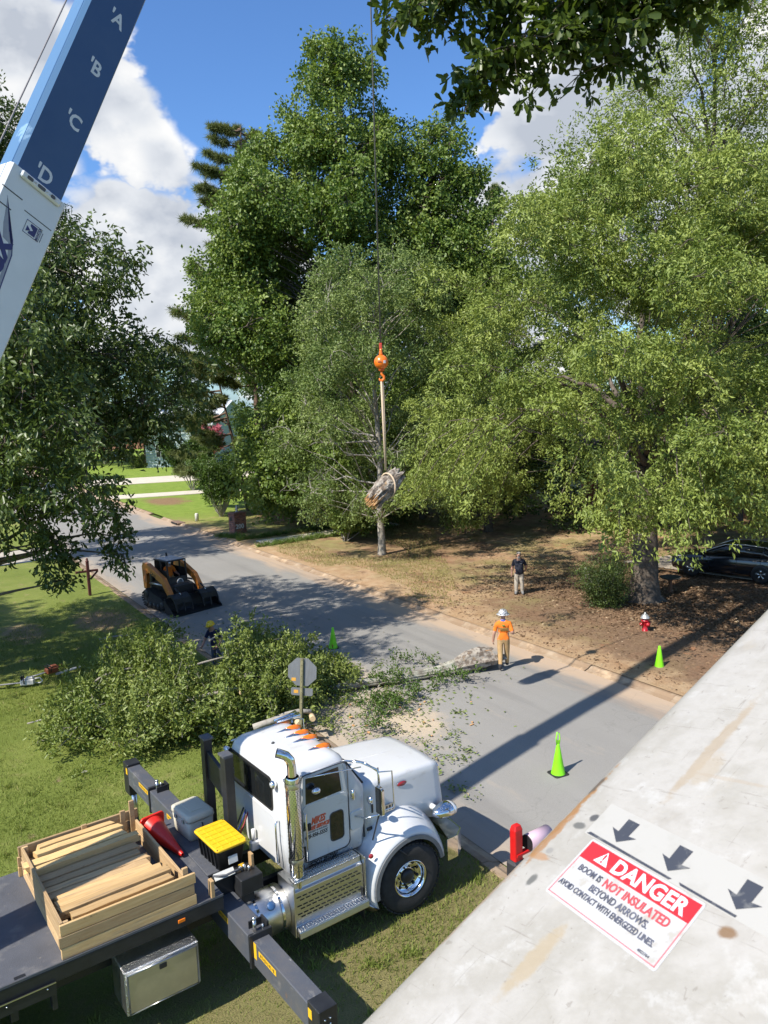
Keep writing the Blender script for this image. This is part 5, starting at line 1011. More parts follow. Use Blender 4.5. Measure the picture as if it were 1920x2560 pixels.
# ---- light willow-leaved tree with bare twigs beside the hanging log
def small_tree():
    t = Tree(41); r = t.r; t.wood.tube([(0, 0, -.1), (.02, 0, .8), (-.03, 0, 2.2), (.1, .1, 5), (-.1, .2, 9), (.1, .1, 13.5)], [.24, .19, .17, .15, .10, .03], 12, caps=False)
    for i in range(84):
        z = r.uniform(2.8, 15.2); zz = (z-2.6)/12.6; q = 4.9*math.sqrt(max(.04, 1-(abs(zz-.36)/.66)**2))*math.sqrt(r.uniform(.15, 1)); a = r.uniform(0, 6.28); x, y = q*math.cos(a), q*math.sin(a); rad = r.uniform(.85, 1.35)
        t.wood.tube(t.curve((0, 0, max(1.9, z-.8*q)), (x, y, z), .06, 5, .06), [.035, .03, .024, .018, .012, .008], 6, caps=False)
        t.lobe((x, y, z), (rad, rad, rad*.9), int(34*rad), 24, .30, .165, .065, .2, .2, 8, .018, .2)
    bare = MB()
    for i in range(5):                                         # dead lower boughs towards the sweetgum
        a = r.uniform(2.4, 4.4); q = r.uniform(2.6, 5.2); z = r.uniform(2.2, 6.5); e = np.array([q*math.cos(a), q*math.sin(a)-.6, z+r.uniform(-.4, 1.4)]); p = t.curve((0, 0, z), e, .05, 5, .10); bare.tube(p, [.05, .04, .032, .024, .016, .006], 6, caps=False)
        for j in range(5):
            b0 = np.array(p[r.integers(2, 6)]); e2 = b0+np.array([r.uniform(-1.3, .6), r.uniform(-1, .2), r.uniform(-.5, .9)]); pp = t.curve(b0, e2, .05, 3, .12); bare.tube(pp, [.016, .012, .009, .004], 4, caps=False)
            for j2 in range(2): b1 = np.array(pp[2]); bare.tube(t.curve(b1, b1+r.normal(size=3)*.4, 0, 2, .1), [.008, .006, .003], 4, caps=False)
    o = t.build('willow_tree', 'slim pale trunked tree with light foliage behind the hanging log', (-.19, 41.04, .06), L_will, M_bark_l); bare.build('dead_boughs', mat('bare_twig', (.40, .37, .33), .85, var=.2, scale=8), o); return o
small_tree()
# ---- big sweetgum in the middle
def sweetgum():
    t = Tree(52); r = t.r; t.wood.tube([(0, 0, -.2), (0, 0, 1), (.1, 0, 6), (-.2, .2, 13), (.1, 0, 21), (.0, 0, 30)], [.6, .5, .44, .36, .22, .04], 14, caps=False)
    t.wood.tube([(.2, .2, 9), (2.6, .6, 15), (4.8, .6, 20), (5.8, .5, 25.5)], [.26, .2, .12, .03], 10, caps=False)
    lob = []
    for i in range(118):                                       # main spire
        z = r.uniform(2.0, 30.2); zz = z/31.
        R_ = np.interp(z, [2, 6, 12, 17, 20.5, 23, 27, 30.5], [4.6, 6.2, 8.4, 8.2, 6.0, 3.8, 2.9, 1.4]); a = r.uniform(0, 6.28); q = R_*math.sqrt(r.uniform(.25, 1)); lob.append((q*math.cos(a)*1.02-.6*(z < 20), q*math.sin(a)*.85, z, 0))
    for i in range(30):                                        # second leader on the right
        z = r.uniform(14, 26.6); R_ = np.interp(z, [14, 19, 22.5, 25, 26.6], [3.6, 3.0, 2.4, 1.5, .5]); a = r.uniform(0, 6.28); q = R_*math.sqrt(r.uniform(.1, 1)); lob.append((5.9+q*math.cos(a), q*math.sin(a), z, 1))
    for i in range(24):                                        # heavy right shoulder
        lob.append((7.2+r.uniform(-2.2, 2.6), r.uniform(-3, 2), r.uniform(9, 18), 0))
    for i in range(30): zq = r.uniform(11.5, 22.5); lob.append((r.uniform(-8.6+max(0, zq-17)*.35, -4.5), r.uniform(-4, 3), zq, 0))
    for i in range(18): a = r.uniform(0, 6.28); q = r.uniform(.5, 2.6); lob.append((q*math.cos(a), q*math.sin(a)-.8, r.uniform(18, 28), 0))
    for i in range(16): lob.append((r.uniform(-7.5, -2), r.uniform(-3, 2), r.uniform(19, 25.5), 0))
    for i in range(12): lob.append((5.9+r.uniform(-2.4, 3.), r.uniform(-2, 1.5), r.uniform(15, 23.5), 1))      # left shoulder
    for i in range(24): lob.append((r.uniform(-6.0, 1.5), r.uniform(-8.0, -4.0), r.uniform(2.8, 8.5), 0))      # low boughs towards the street
    for x, y, z, w in lob:
        rad = r.uniform(1.25, 2.0) if z < 22 else r.uniform(.8, 1.35); x0 = 5.0*(z-9)/14 if w else 0
        t.wood.tube(t.curve((x0, 0, max(1.5, z-.75*math.hypot(x-x0, y))), (x, y, z), .06, 4, .05), [.09, .07, .05, .035, .02], 6, caps=False)
        t.lobe((x, y, z), (rad*1.08, rad*1.08, rad*.9), int(24*rad**1.5), 19, .46, .225, .18, .35, .2, 5, .03, .5)
    return t.build('sweetgum_tree', 'tall dense sweetgum with a pointed double top in the middle background', (-1.9, 54.5, .06), L_gum, M_bark_d)
sweetgum()
# ---- pines
def tuft_np(P, D, k, ln, w, r):
    n = len(P); C = np.repeat(P, k, 0); A = unit(np.repeat(D, k, 0)*.55+r.normal(size=(n*k, 3))*.75); S = unit(np.cross(A, r.normal(size=(n*k, 3)))); L_ = ln*r.uniform(.7, 1.2, (n*k, 1)); C = C+r.normal(size=C.shape)*.05
    V = np.stack([C-S*w*.5, C+S*w*.5, C+A*L_-np.array([0, 0, 1])*L_*.12], 1).reshape(-1, 3); F = np.arange(n*k*3).reshape(-1, 3); q = np.repeat(r.uniform(0, 1, n), k)*.6+r.uniform(0, .4, n*k); return V, F, q
def pine(name, label, base, h, seed, tiers, zlow, R_, tl=.34, tw=.028, k=26, dens=1., lean=(0, 0), bend=0., trunk=.26, sides=None):
    t = Tree(seed); r = t.r; t.wood.tube([(0, 0, -.1), (lean[0]*.3, lean[1]*.3, h*.35), (lean[0]*.7, lean[1]*.7, h*.7), (lean[0], lean[1], h)], [trunk, trunk*.8, trunk*.5, .04], 10, caps=False)
    for i in range(tiers):
        z = h*(zlow+(1-zlow)*(i+r.uniform(0, .8))/tiers); f = 1-(z/h-zlow)/(1-zlow); q = R_*(.22+.78*f**.7)*r.uniform(.75, 1.1); a = r.uniform(0, 6.28) if sides is None else r.uniform(*sides); x0, y0 = lean[0]*z/h, lean[1]*z/h
        e = np.array([x0+q*math.cos(a), y0+q*math.sin(a), z+q*r.uniform(.0, .32)-bend*q]); p = t.curve((x0, y0, z), e, -.05, 5, .05); t.wood.tube(p, [.075, .065, .05, .035, .024, .01], 6, caps=False)
        P = []; D = []
        for j in range(int(16*dens*max(1., q/2.5))):
            u = r.uniform(.30, 1.); kk = u*5; i0 = min(int(kk), 4); b0 = np.array(p[i0])*(1-(kk-i0))+np.array(p[i0+1])*(kk-i0); d = unit(e-np.array([x0, y0, z]))+r.normal(size=3)*.8; d = d/np.linalg.norm(d); s_ = r.uniform(.1, .9)*(.35+.25*q/3); tip = b0+d*s_*np.array([1, 1, .55])+np.array([0, 0, .12]); P.append(tip); D.append(unit(d+np.array([0, 0, .35]))); t.wood.tube([b0, tip], [.014, .006], 4, caps=False)
            P.append(b0*.45+tip*.55); D.append(D[-1])
        t.leaf(*tuft_np(np.array(P), np.array(D), k, tl, tw, r))
    return t.build(name, label, base, L_pine, M_bark_p)
pine('pine_tree', 'tall pine with open branches behind the left side of the sweetgum', (-9.6, 62.5, .06), 28.5, 61, 84, .34, 7.0, .50, .045, 30, 1.5)
pine('pine_tree', 'pine top showing past the right shoulder of the sweetgum', (9.5, 66, .06), 24.5, 62, 30, .35, 4.5, .50, .05, 28, 1.2)
pine('pine_tree', 'leaning young pine over the flower bed by the brick pier', (-10.4, 60.5, .06), 11.5, 63, 26, .22, 5.2, .42, .042, 34, 1.7, (-1.5, -2.), .08, .16, (2.2, 5.2))
# ---- dark hardwood over the left edge, limbs hanging in front of the street
def dark_tree():
    t = Tree(71); r = t.r; t.wood.tube([(0, 0, -.1), (.1, .1, 1.5), (.3, .3, 5), (.8, .6, 9), (1.2, .9, 13)], [.55, .45, .38, .25, .06], 14, caps=False)
    lob = []
    # (x, y, z, radius) of the boughs, measured from the trunk
    for i in range(90):
        z = r.uniform(7.2, 13.4); zz = (z-6.2)/7.4; q = 7.0*math.sqrt(max(.05, 1-(abs(zz-.35)/.72)**2))*math.sqrt(r.uniform(.15, 1)); a = r.uniform(0, 6.28); lob.append((q*math.cos(a)+.8, q*math.sin(a)+.6, z, r.uniform(1.0, 1.7), .5))
    for x, y, z, rad, hg in ((4.0, -1.4, 6.2, 1.0, .5), (3.4, -1.0, 6.7, 1.1, .5), (4.7, 1.0, 6.0, .9, .6), (4.7, -.7, 5.4, .85, .6), (4.9, -.6, 4.6, .62, .5), (5.0, -.6, 3.9, .48, .4), (5.05, -.6, 3.35, .34, .3), (4.0, -.9, 5.7, .8, .6), (6.4, -.5, 5.9, .8, .5), (6.6, -.5, 5.1, .6, .45), (6.75, -.5, 4.5, .45, .35), (6.8, -.5, 4.0, .3, .25), (6.2, 1.8, 8.2, 1.0, .5), (7.6, 2.0, 8.4, 1.2, .4), (8.3, 2.4, 9.3, 1.0, .4), (6.8, 1.6, 9.8, 1.2, .4), (6.2, 1.0, 11.6, 1.1, .3), (6.9, 1.4, 12.6, .7, .3), (5.4, .6, 12.8, .9, .3), (3.6, -2.2, 7.2, 1.2, .4), (4.6, -2.0, 8.4, 1.2, .5), (2.6, -2.6, 7.9, 1.2, .5), (5.9, .2, 7.8, 1.3, .5), (7.2, 1.0, 8.3, .9, .4), (6.0, -4.0, 8.6, .9, .4), (6.9, -4.1, 8.0, .85, .45), (7.4, -3.9, 7.2, .75, .5), (5.6, -4.2, 7.6, .95, .4), (6.3, -4.3, 6.8, .8, .5), (5.0, -4.0, 9.3, .9, .4), (5.2, -4.3, 6.6, .7, .5), (7.0, -3.8, 6.4, .5, .4)): lob.append((x, y, z, rad, hg))
    for x, y, z, rad, hg in lob:
        t.wood.tube(t.curve((.3, .3, max(2.6, z-.5*math.hypot(x, y))), (x, y, z), .10, 6, .06), [.09, .08, .065, .05, .035, .025, .015], 7, caps=False)
        t.lobe((x, y, z), (rad, rad, rad*.8), int(30*rad**1.5), 22, .25, .185, .085, .5, hg, 6, .016, .35)
    return t.build('dark_tree', 'dark leafy hardwood filling the left edge with hanging boughs over the street', (-14.2, 22.6, .08), L_dark, M_bark_d)
dt_ = dark_tree()
dt2 = copy_tree(dt_); dt2.location = (-25.5, 21.0, .08); dt2.rotation_euler = (0, 0, 2.1); dt2['label'] = 'second dark hardwood left of the picture, known by its shade on the lawn'
airy('hardwood_tree', 'tall dark tree behind the crane boom in the upper left corner', (-21.5, 41, .08), 26.5, 6.0, 73, L_dark, 56, 1.5, .25, ln=.22, wd=.11, k=17)
# ---- branches of the oak overhead, top right corner
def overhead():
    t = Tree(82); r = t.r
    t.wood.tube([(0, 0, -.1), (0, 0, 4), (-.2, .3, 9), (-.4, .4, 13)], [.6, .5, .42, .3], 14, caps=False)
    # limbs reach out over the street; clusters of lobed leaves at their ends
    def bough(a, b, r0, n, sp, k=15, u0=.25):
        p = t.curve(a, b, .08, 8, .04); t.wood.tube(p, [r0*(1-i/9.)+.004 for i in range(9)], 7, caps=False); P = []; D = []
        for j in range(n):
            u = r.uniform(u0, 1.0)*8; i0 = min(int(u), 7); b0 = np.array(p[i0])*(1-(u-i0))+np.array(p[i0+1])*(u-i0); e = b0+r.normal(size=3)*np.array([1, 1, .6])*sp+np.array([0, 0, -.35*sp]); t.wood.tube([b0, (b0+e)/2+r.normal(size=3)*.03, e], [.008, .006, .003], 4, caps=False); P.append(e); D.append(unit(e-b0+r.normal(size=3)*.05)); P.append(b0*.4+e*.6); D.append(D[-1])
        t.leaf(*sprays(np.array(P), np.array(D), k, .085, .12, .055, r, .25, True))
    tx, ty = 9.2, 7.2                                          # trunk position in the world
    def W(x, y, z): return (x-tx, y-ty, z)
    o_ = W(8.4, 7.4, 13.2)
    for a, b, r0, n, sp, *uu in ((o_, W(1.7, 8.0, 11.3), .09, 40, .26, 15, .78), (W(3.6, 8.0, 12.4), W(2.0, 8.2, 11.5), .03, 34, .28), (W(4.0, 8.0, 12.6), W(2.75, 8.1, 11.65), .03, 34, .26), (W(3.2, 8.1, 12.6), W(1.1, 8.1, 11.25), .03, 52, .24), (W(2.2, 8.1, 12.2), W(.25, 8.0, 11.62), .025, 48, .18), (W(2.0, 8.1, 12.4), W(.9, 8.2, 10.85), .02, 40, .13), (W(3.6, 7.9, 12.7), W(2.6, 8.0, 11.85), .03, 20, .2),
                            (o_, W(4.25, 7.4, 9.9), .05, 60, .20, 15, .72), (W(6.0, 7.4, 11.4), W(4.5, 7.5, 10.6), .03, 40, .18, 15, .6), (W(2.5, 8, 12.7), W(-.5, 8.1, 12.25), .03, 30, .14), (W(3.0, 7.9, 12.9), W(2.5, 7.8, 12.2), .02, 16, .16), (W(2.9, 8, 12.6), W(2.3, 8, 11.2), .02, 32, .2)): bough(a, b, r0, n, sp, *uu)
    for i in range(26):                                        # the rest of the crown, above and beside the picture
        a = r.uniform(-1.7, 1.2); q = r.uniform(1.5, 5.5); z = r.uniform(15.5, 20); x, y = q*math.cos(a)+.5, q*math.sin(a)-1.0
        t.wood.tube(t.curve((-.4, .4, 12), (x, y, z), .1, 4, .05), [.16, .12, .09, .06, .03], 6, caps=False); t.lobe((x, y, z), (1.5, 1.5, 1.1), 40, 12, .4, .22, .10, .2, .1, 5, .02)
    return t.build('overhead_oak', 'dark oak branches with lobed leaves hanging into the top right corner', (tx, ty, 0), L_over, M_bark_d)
overhead()
# ---- trees farther back that close the view
far_spec = (('broad green tree far behind the sweetgum', (-8, 92), 20, 9, 'n'), ('round tree beyond the yard to the right', (14, 84), 22, 10, 'n'), ('tree behind the brick house on the right', (27, 62), 20, 9, 'n'), ('tree at the far right behind the airy oak', (40, 70), 22, 10, 'n'),
            ('tree across the far lawn left of the pines', (-33, 112), 17, 9, 'n'), ('tree standing behind the far brick house', (-46, 118), 18, 9, 'n'), ('tree behind the dark hardwood on the left', (-50, 84), 20, 9, 'n'), ('tree far behind the pale roofed house', (-12, 130), 17, 9, 'n'), ('low leafy tree behind the willow oak trunk', (6, 62), 11, 7, 'n'), ('dense tree screening the brick house', (20, 44.5), 12, 7, 'n'), ('leafy tree beyond the parked car', (29, 43), 14, 8, 'n'), ('low bushy tree filling the yard behind the pale trunk', (2.6, 53), 8.5, 6, 'n'), ('low bushy tree behind the standing man', (11.5, 50), 8.5, 6.5, 'n'))
proto = None
def far_tree():
    t = Tree(91); r = t.r; t.wood.tube([(0, 0, -.1), (0, 0, 6), (0, 0, 14)], [.4, .3, .1], 8, caps=False)
    for i in range(58):
        z = r.uniform(2.5, 19); zz = (z-2.5)/16.5; q = 8.2*math.sqrt(max(.04, 1-(abs(zz-.4)/.64)**2))*math.sqrt(r.uniform(.3, 1)); a = r.uniform(0, 6.28); rad = r.uniform(1.4, 2.2); t.lobe((q*math.cos(a), q*math.sin(a), z), (rad, rad, rad*.8), int(13*rad), 16, .6, .36, .26, .3, .2, 0, .03, .5)
    return t.build('broadleaf_tree', far_spec[0][0], (0, 0, 0), L_far, M_bark_d, group='trees beyond the yards')
proto = far_tree()
for i, (lab_, (x, y), h, R_, _) in enumerate(far_spec):
    o = proto if i == 0 else copy_tree(proto); o.location = (x, y, .0); o.scale = (R_/8.5, R_/8.5, h/20.); o.rotation_euler = (0, 0, i*1.3); o['label'] = lab_
# ------------------------------------------------------------------ cones on the street
M_collar = mat('cone_handle', (.25, .70, .02), .45)
def green_cone(label, x, y, h, rz, handle=False, tilt=0.):
    o = thing('traffic_cone', label, 'cone', (x, y, .012), rz, 'lime green cones closing the street'); o.rotation_euler = (tilt, tilt*.5, rz)
    b_, s_ = cone_mb(h, .145, .035, .37); b_.build('cone_body', M_lime, o); s_.build('base', M_conebase, o, .01)
    if handle: MB().tube([(-.035, 0, h-.02), (-.05, 0, h+.12), (-.02, 0, h+.26), (.035, 0, h+.22), (.05, 0, h+.10), (.03, 0, h-.02)], .014, 6).box((0, .0, h+.03), (.085, .02, .09)).build('carry_handle', M_collar, o)
    return o
green_cone('lime green cone with a loop handle on open asphalt beside the boom shadow', 3.55, 16.19, .70, R(25), True)
green_cone('lime green cone beyond the brush pile in the tree shade', -1.85, 25.57, .72, R(10), False, .03)
green_cone('lime green cone at the far kerb below the fire hydrant', 7.9, 22.43, .72, R(40))
# ------------------------------------------------------------------ stop sign seen from behind
sg = thing('stop_sign', 'bare metal back of an octagonal stop sign on a leaning post', 'sign', (-2.02, 16.2, .09), R(-4)); sg.rotation_euler = (0, R(4.0), R(-6))
M_alu = mat('sign_aluminium', (.36, .37, .385), .42, .55, var=.12, scale=3, stretch=(6, 1, 1), c2=(.30, .30, .31), c2lo=.4, c2hi=.7); M_post = mat('post_galvanised', (.30, .27, .15), .6, .3, var=.3, scale=9); M_orst = mat('orange_sticker', (.70, .36, .06), .6)
MB().prism([(.305*math.cos(R(22.5+45*i))*1.08, 2.42+.305*math.sin(R(22.5+45*i))*1.08) for i in range(8)], 'y', .02, .026).build('octagon_plate', M_alu, sg); MB().prism(rrect(-.235, .235, 1.90, 2.07, .04, 3), 'y', .02, .026).build('lower_plate', M_alu, sg)
MB().prism([(-.04, 0), (-.022, 0), (-.018, -.028), (.018, -.028), (.022, 0), (.04, 0), (.03, .004), (.012, -.02), (-.012, -.02), (-.03, .004)], 'z', 0, 2.73).build('post', M_post, sg)
for z in np.arange(.3, 2.7, .12): MB().lathe([(.009, 0), (0, .001)], 8, (0, -.0285, float(z)), (0, -1, 0)).build('post_hole', M_black, sg)
MB().box((-.18, .0185, 2.25), (.095, .002, .07)).build('sticker', M_orst, sg); MB().box((-.125, .0185, 1.985), (.095, .002, .07)).build('sticker', M_orst, sg)
# ------------------------------------------------------------------ red mailbox post with dented mailbox by the near kerb
rm = thing('mailbox', 'red chamfered mailbox post and pink mailbox half hidden behind the white boom', 'mailbox', (2.02, 12.45, .09), R(35)); M_mred = mat('mailbox_red', (.55, .012, .012), .45, var=.1); M_pink = mat('faded_pink', (.50, .36, .43), .5, var=.08)
MB().loft([[(p[0]*k, p[1]*k, z) for p in rrect(-.09, .09, -.07, .07, .022, 2)] for z, k in ((.32, 1), (.86, 1), (.93, .72), (.94, .35))], sm=False).build('post', M_mred, rm); MB().box((0, 0, .16), (.30, .24, .32), bev=.04).build('base', mat('base_black', (.03, .03, .035), .6), rm)
mbp = [(.13*math.cos(R(a)), .12*math.sin(R(a))+.13) for a in range(0, 181, 15)]+[(-.13, 0), (.13, 0)]
MB().loft([[(.22+x, -.04+p[0], .44+p[1]) for p in mbp] for x in (0., .5)]).build('box', M_pink, rm); MB().loft([[(.205+x, -.04+p[0]*.96, .445+p[1]*.96) for p in mbp] for x in (0., .016)]).build('door', M_black, rm); MB().box((.24, -.04, .42), (.6, .1, .04)).build('arm', M_mred, rm)
# ------------------------------------------------------------------ wooden mailbox post on the left corner
M_redwood = mat('red_brown_wood', (.10, .028, .02), .7, var=.25, scale=6)
wp = thing('mailbox_post', 'dark red wooden mailbox post with cross arm at the driveway corner', 'mailbox post', (-13.04, 34.2, .08), ROAD_ANG-R(90))
MB().box((0, 0, .75), (.12, .12, 1.5), bev=.01).build('post', M_redwood, wp); MB().lathe([(.075, 1.5), (.08, 1.53), (.04, 1.56), (.055, 1.6), (.03, 1.66), (0, 1.67)], 12).build('finial', M_redwood, wp); MB().box((-.05, .0, 1.08), (.95, .10, .09), bev=.008).build('cross_arm', M_redwood, wp)
MB().box((.25, 0, .88), (.48, .06, .07), (0, R(-45), 0)).build('brace', M_redwood, wp)
# ------------------------------------------------------------------ brick pier with the house number
pr = thing('brick_mailbox', 'brick mailbox pier numbered 200 with a small statue on top', 'mailbox pier', (-9.2, 49.4, .08), R(42)); M_brk = [mat('brick_%s' % n, c, .85, var=.2, scale=20, bump=.4) for n, c in (('red', (.27, .085, .05)), ('orange', (.36, .135, .075)), ('brown', (.19, .07, .05)))]; M_mort = mat('mortar', (.40, .36, .31), .95, var=.1)
W_, D_, HB = .86, .68, 1.28
MB().box((0, 0, HB/2), (W_-.02, D_-.02, HB)).build('core', M_mort, pr)
bm1 = [MB().box((0, 0, 0), (.20, .10, .062), bev=.004).mesh('brick', m_) for m_ in M_brk]; rb = random.Random(3)
for c in range(17):
    z = .04+c*.075
    for s in (-1, 1):
        for half, dep, rz_ in ((W_/2, D_/2, 0), (D_/2-.10, W_/2, 90)):
            x = -half-(.105 if c % 2 else 0.)
            while x < half-.02:
                x0, x1 = max(x, -half), min(x+.20, half)
                if x1-x0 > .03:
                    m_ = (x0+x1)/2; o = place('brick', rb.choice(bm1), pr, (m_, s*(dep-.05), z) if rz_ == 0 else (s*(dep-.05), m_, z), (0, 0, R(rz_))); o.scale = ((x1-x0)/.20, 1, 1)
                x += .21
MB().box((0, 0, HB+.035), (W_+.08, D_+.08, .07), bev=.015).build('cap', mat('cap_brick', (.24, .12, .08), .9, var=.3, scale=12), pr); MB().box((0, 0, HB+.09), (W_-.04, D_-.04, .05), bev=.012).build('cap_upper', MATS['cap_brick'], pr)
st_ = MB().lathe([(.10, 0), (.10, .04), (.05, .07), (.06, .12), (.10, .20), (.07, .27), (.05, .30), (.075, .36), (.06, .42), (0, .45)], 12, (0, 0, HB+.115)).tube([(.06, 0, HB+.36), (.16, 0, HB+.42), (.13, 0, HB+.52)], [.03, .025, .015], 6).tube([(-.06, 0, HB+.34), (-.15, -.03, HB+.28)], [.03, .02], 6).build('statue', mat('cast_stone', (.52, .52, .50), .8, var=.2, scale=15), pr)
text('200', .40, mat('number_white', (.72, .72, .70), .5), pr, frame((-.36, -D_/2-.012, .40), (1, 0, 0), (0, 0, 1)), extrude=.012, bold=.008, sx=.98)
MB().box((-W_/2-.01, .05, 1.0), (.02, .22, .22), bev=.01).build('letter_door', M_black, pr)
# small concrete marker
bo = MB().lathe([(.13, 0), (.13, .5), (.11, .56), (0, .58)], 16).build('marker_post', mat('marker_concrete', (.55, .53, .46), .85, var=.15, scale=8)); bo.location = (-13.2, 55.6, .08); tag(bo, 'short round concrete marker post on the bright lawn by the kerb', 'marker post')
# ------------------------------------------------------------------ fire hydrant
hy = thing('fire_hydrant', 'red fire hydrant with silver bonnet in the dappled shade', 'hydrant', (8.64, 25.95, .07), R(20)); hy.scale = (.86,)*3; M_hr = mat('hydrant_red', (.42, .012, .02), .42, var=.2, scale=10, coat=.2); M_hs = mat('hydrant_silver', (.52, .54, .54), .45, .6, var=.2, scale=12)
MB().lathe([(.17, 0), (.17, .035), (.115, .05), (.11, .42), (.15, .44), (.15, .48), (.125, .49), (.125, .56)], 20).build('barrel', M_hr, hy); MB().lathe([(.175, .56), (.175, .585), (.16, .60), (.12, .68), (.05, .74), (.03, .75), (.03, .80), (.0, .805)], 20).build('bonnet', M_hs, hy)
for d_, r_ in (((1, 0, 0), .055), ((-1, 0, 0), .055), ((0, -1, 0), .075)):
    nz = MB().lathe([(r_, .08), (r_, .17), (r_+.015, .175), (r_+.015, .21), (r_*.4, .22), (r_*.4, .25), (0, .25)], 12, (0, 0, .34), d_).build('outlet', M_hr, hy)
for i in range(8): a = i*math.pi/4; MB().cyl((.155*math.cos(a), .155*math.sin(a), .03), (.155*math.cos(a), .155*math.sin(a), .055), .014, n=6).build('bolt', M_hs, hy)
# birdbath by the oak
bb = thing('birdbath', 'dark shallow birdbath on a brown pedestal behind the oak trunk', 'birdbath', (11.35, 31.1, .06)); MB().lathe([(.16, 0), (.13, .04), (.08, .10), (.07, .48), (.11, .55)], 16).build('pedestal', mat('terracotta_brown', (.20, .10, .055), .85, var=.2), bb); MB().lathe([(.1, .54), (.36, .60), (.42, .65), (.40, .655), (.30, .61), (0, .60)], 24).build('basin', mat('basin_dark', (.055, .055, .05), .7, var=.2), bb)
# ------------------------------------------------------------------ chain saws on the grass
M_sawo = mat('saw_casing', (.60, .58, .55), .45, var=.1); M_saww = mat('saw_bar', (.62, .62, .60), .3, .6, var=.1); M_saworange = mat('saw_orange', (.34, .10, .04), .5)
def saw(label, x, y, rz, casing, ln):
    o = thing('chainsaw', label, 'chainsaw', (x, y, .12), rz, 'chainsaws left on the lawn'); MB().box((0, 0, .11), (.40, .20, .19), bev=.035).box((-.06, 0, .225), (.22, .15, .07), bev=.03).build('engine', casing, o)
    MB().prism(rrect(.18, .18+ln, -.05, .05, .045, 3), 'z', .09, .098).build('guide_bar', M_saww, o); MB().tube([(p[0], p[1], .094) for p in rrect(.18, .18+ln, -.055, .055, .05, 3)], .008, 4, closed=True).build('chain', M_black, o)
    MB().tube([(.10, -.11, .08), (.12, -.13, .22), (.10, 0, .31), (.08, .13, .24), (.08, .12, .08)], .016, 6).build('front_handle', M_black, o); MB().tube([(-.18, 0, .18), (-.34, 0, .20), (-.42, 0, .10), (-.34, 0, .04), (-.18, 0, .06)], .02, 6).build('rear_handle', casing, o); MB().box((.16, 0, .24), (.02, .2, .1), (0, R(20), 0)).build('hand_guard', M_black, o)
saw('pale chainsaw with a long bar pointing out of the left edge', -10.75, 22.75, R(192), M_sawo, .85)
saw('chainsaw with brown grip and its bar toward the street', -10.45, 23.75, R(232), M_saworange, .60)
MB().prism(rrect(0, .75, -.07, .07, .06, 3), 'z', .0, .03).build('x', M_saww).name = 'bar_scabbard'
o = bpy.data.objects['bar_scabbard']; o.location = (-10.25, 23.55, .14); o.rotation_euler = (0, R(-6), R(35)); tag(o, 'white plastic bar scabbard lying beside the upper chainsaw', 'scabbard')
# ------------------------------------------------------------------ compact track loader
TLm = thing('track_loader', 'black and orange compact track loader with a grapple bucket on the shaded street', 'loader', (-8.75, 32.2, .02), R(-45)); M_case = mat('loader_orange', (.58, .19, .032), .42, var=.12, scale=4, coat=.2); M_bk2 = mat('loader_black', (.02, .02, .022), .5, var=.3, scale=6); M_bucket = mat('bucket_black', (.026, .026, .028), .42, .3, var=.35, scale=5, bump=.15)
MB().box((-.15, 0, .68), (1.75, .95, .62), bev=.05).build('chassis', M_bk2, TLm)
for s in (-1, 1):
    y = s*.80; pts = [(-.95, .36), (-.90, .58), (-.55, .78), (-.25, .72), (.55, .56), (.78, .42), (.82, .26), (.70, .10), (.50, .03), (-.62, .03), (-.84, .12)]
    tk = MB().prism([(p[0]*.96, .02+p[1]*.95) for p in pts], 'y', y-.17, y+.17).build('track', M_rubber, TLm, .03)
    # tread lugs around the belt
    P2 = [Vector((p[0], 0, p[1])) for p in pts]; per = sum((P2[(i+1) % len(P2)]-P2[i]).length for i in range(len(P2))); nl = 40; lug = MB()
    for k in range(nl):
        dd = per*k/nl
        for i in range(len(P2)):
            e_ = P2[(i+1) % len(P2)]-P2[i]
            if dd <= e_.length: q = P2[i]+e_*(dd/e_.length); lug.box((q.x, y, q.z), (.05, .40, .045), (0, -math.atan2(e_.z, e_.x), 0)); break
            dd -= e_.length
    tag(lug.build('tread_lugs', M_rubber, tk), kind='stuff')
    for x, z, r_ in ((-.62, .20, .12), (-.3, .17, .10), (0., .17, .10), (.3, .17, .10), (.60, .26, .14), (-.58, .58, .16)): MB().lathe([(0, 0), (r_, 0), (r_, .02), (r_*.5, .035), (0, .04)], 16, (x, y+s*.17, z), (0, s, 0)).build('roller', M_bk2, tk)
    # lift arm: tower at the back, long beam down to the front
    am = MB().prism([(-1.10, .72), (-.88, .66), (-.86, 1.30), (-.62, 1.42), (.35, 1.06), (.78, .62), (.80, .30), (1.0, .26), (1.02, .66), (.50, 1.30), (-.70, 1.78), (-1.05, 1.80), (-1.16, 1.62)], 'y', s*.62, s*.80).build('lift_arm', M_case, TLm, .015)
    MB().cyl((-.75, s*.71, .95), (.30, s*.71, 1.0), .04, n=10).build('lift_cylinder', M_chrome_r, am); MB().cyl((.30, s*.50, .95), (.92, s*.50, .42), .045, n=10).build('tilt_cylinder', M_bk2, am); MB().cyl((.82, s*.50, .50), (1.05, s*.50, .32), .026, n=10).build('cylinder_rod', M_chrome, am)
    text('CASE', .19, M_ltr_blk, am, frame((-.5, s*.8015, 1.40) if s < 0 else (.30, s*.8015, 1.06), (.92, 0, -.37) if s < 0 else (-.92, 0, .37), (.37, 0, .92)), bold=.004, extrude=.001)
    MB().box((-.9, s*.815, 1.25), (.25, .008, .5)).build('arm_shade', mat('arm_shadow', (.34, .11, .03), .5), am)  # darker orange panel on the arm tower: shade painted on
cb = MB().box((-.28, 0, 1.90), (1.10, .90, .05), bev=.02).box((-.74, 0, 1.42), (.06, .88, .9), bev=.02).build('cab', M_bk2, TLm)
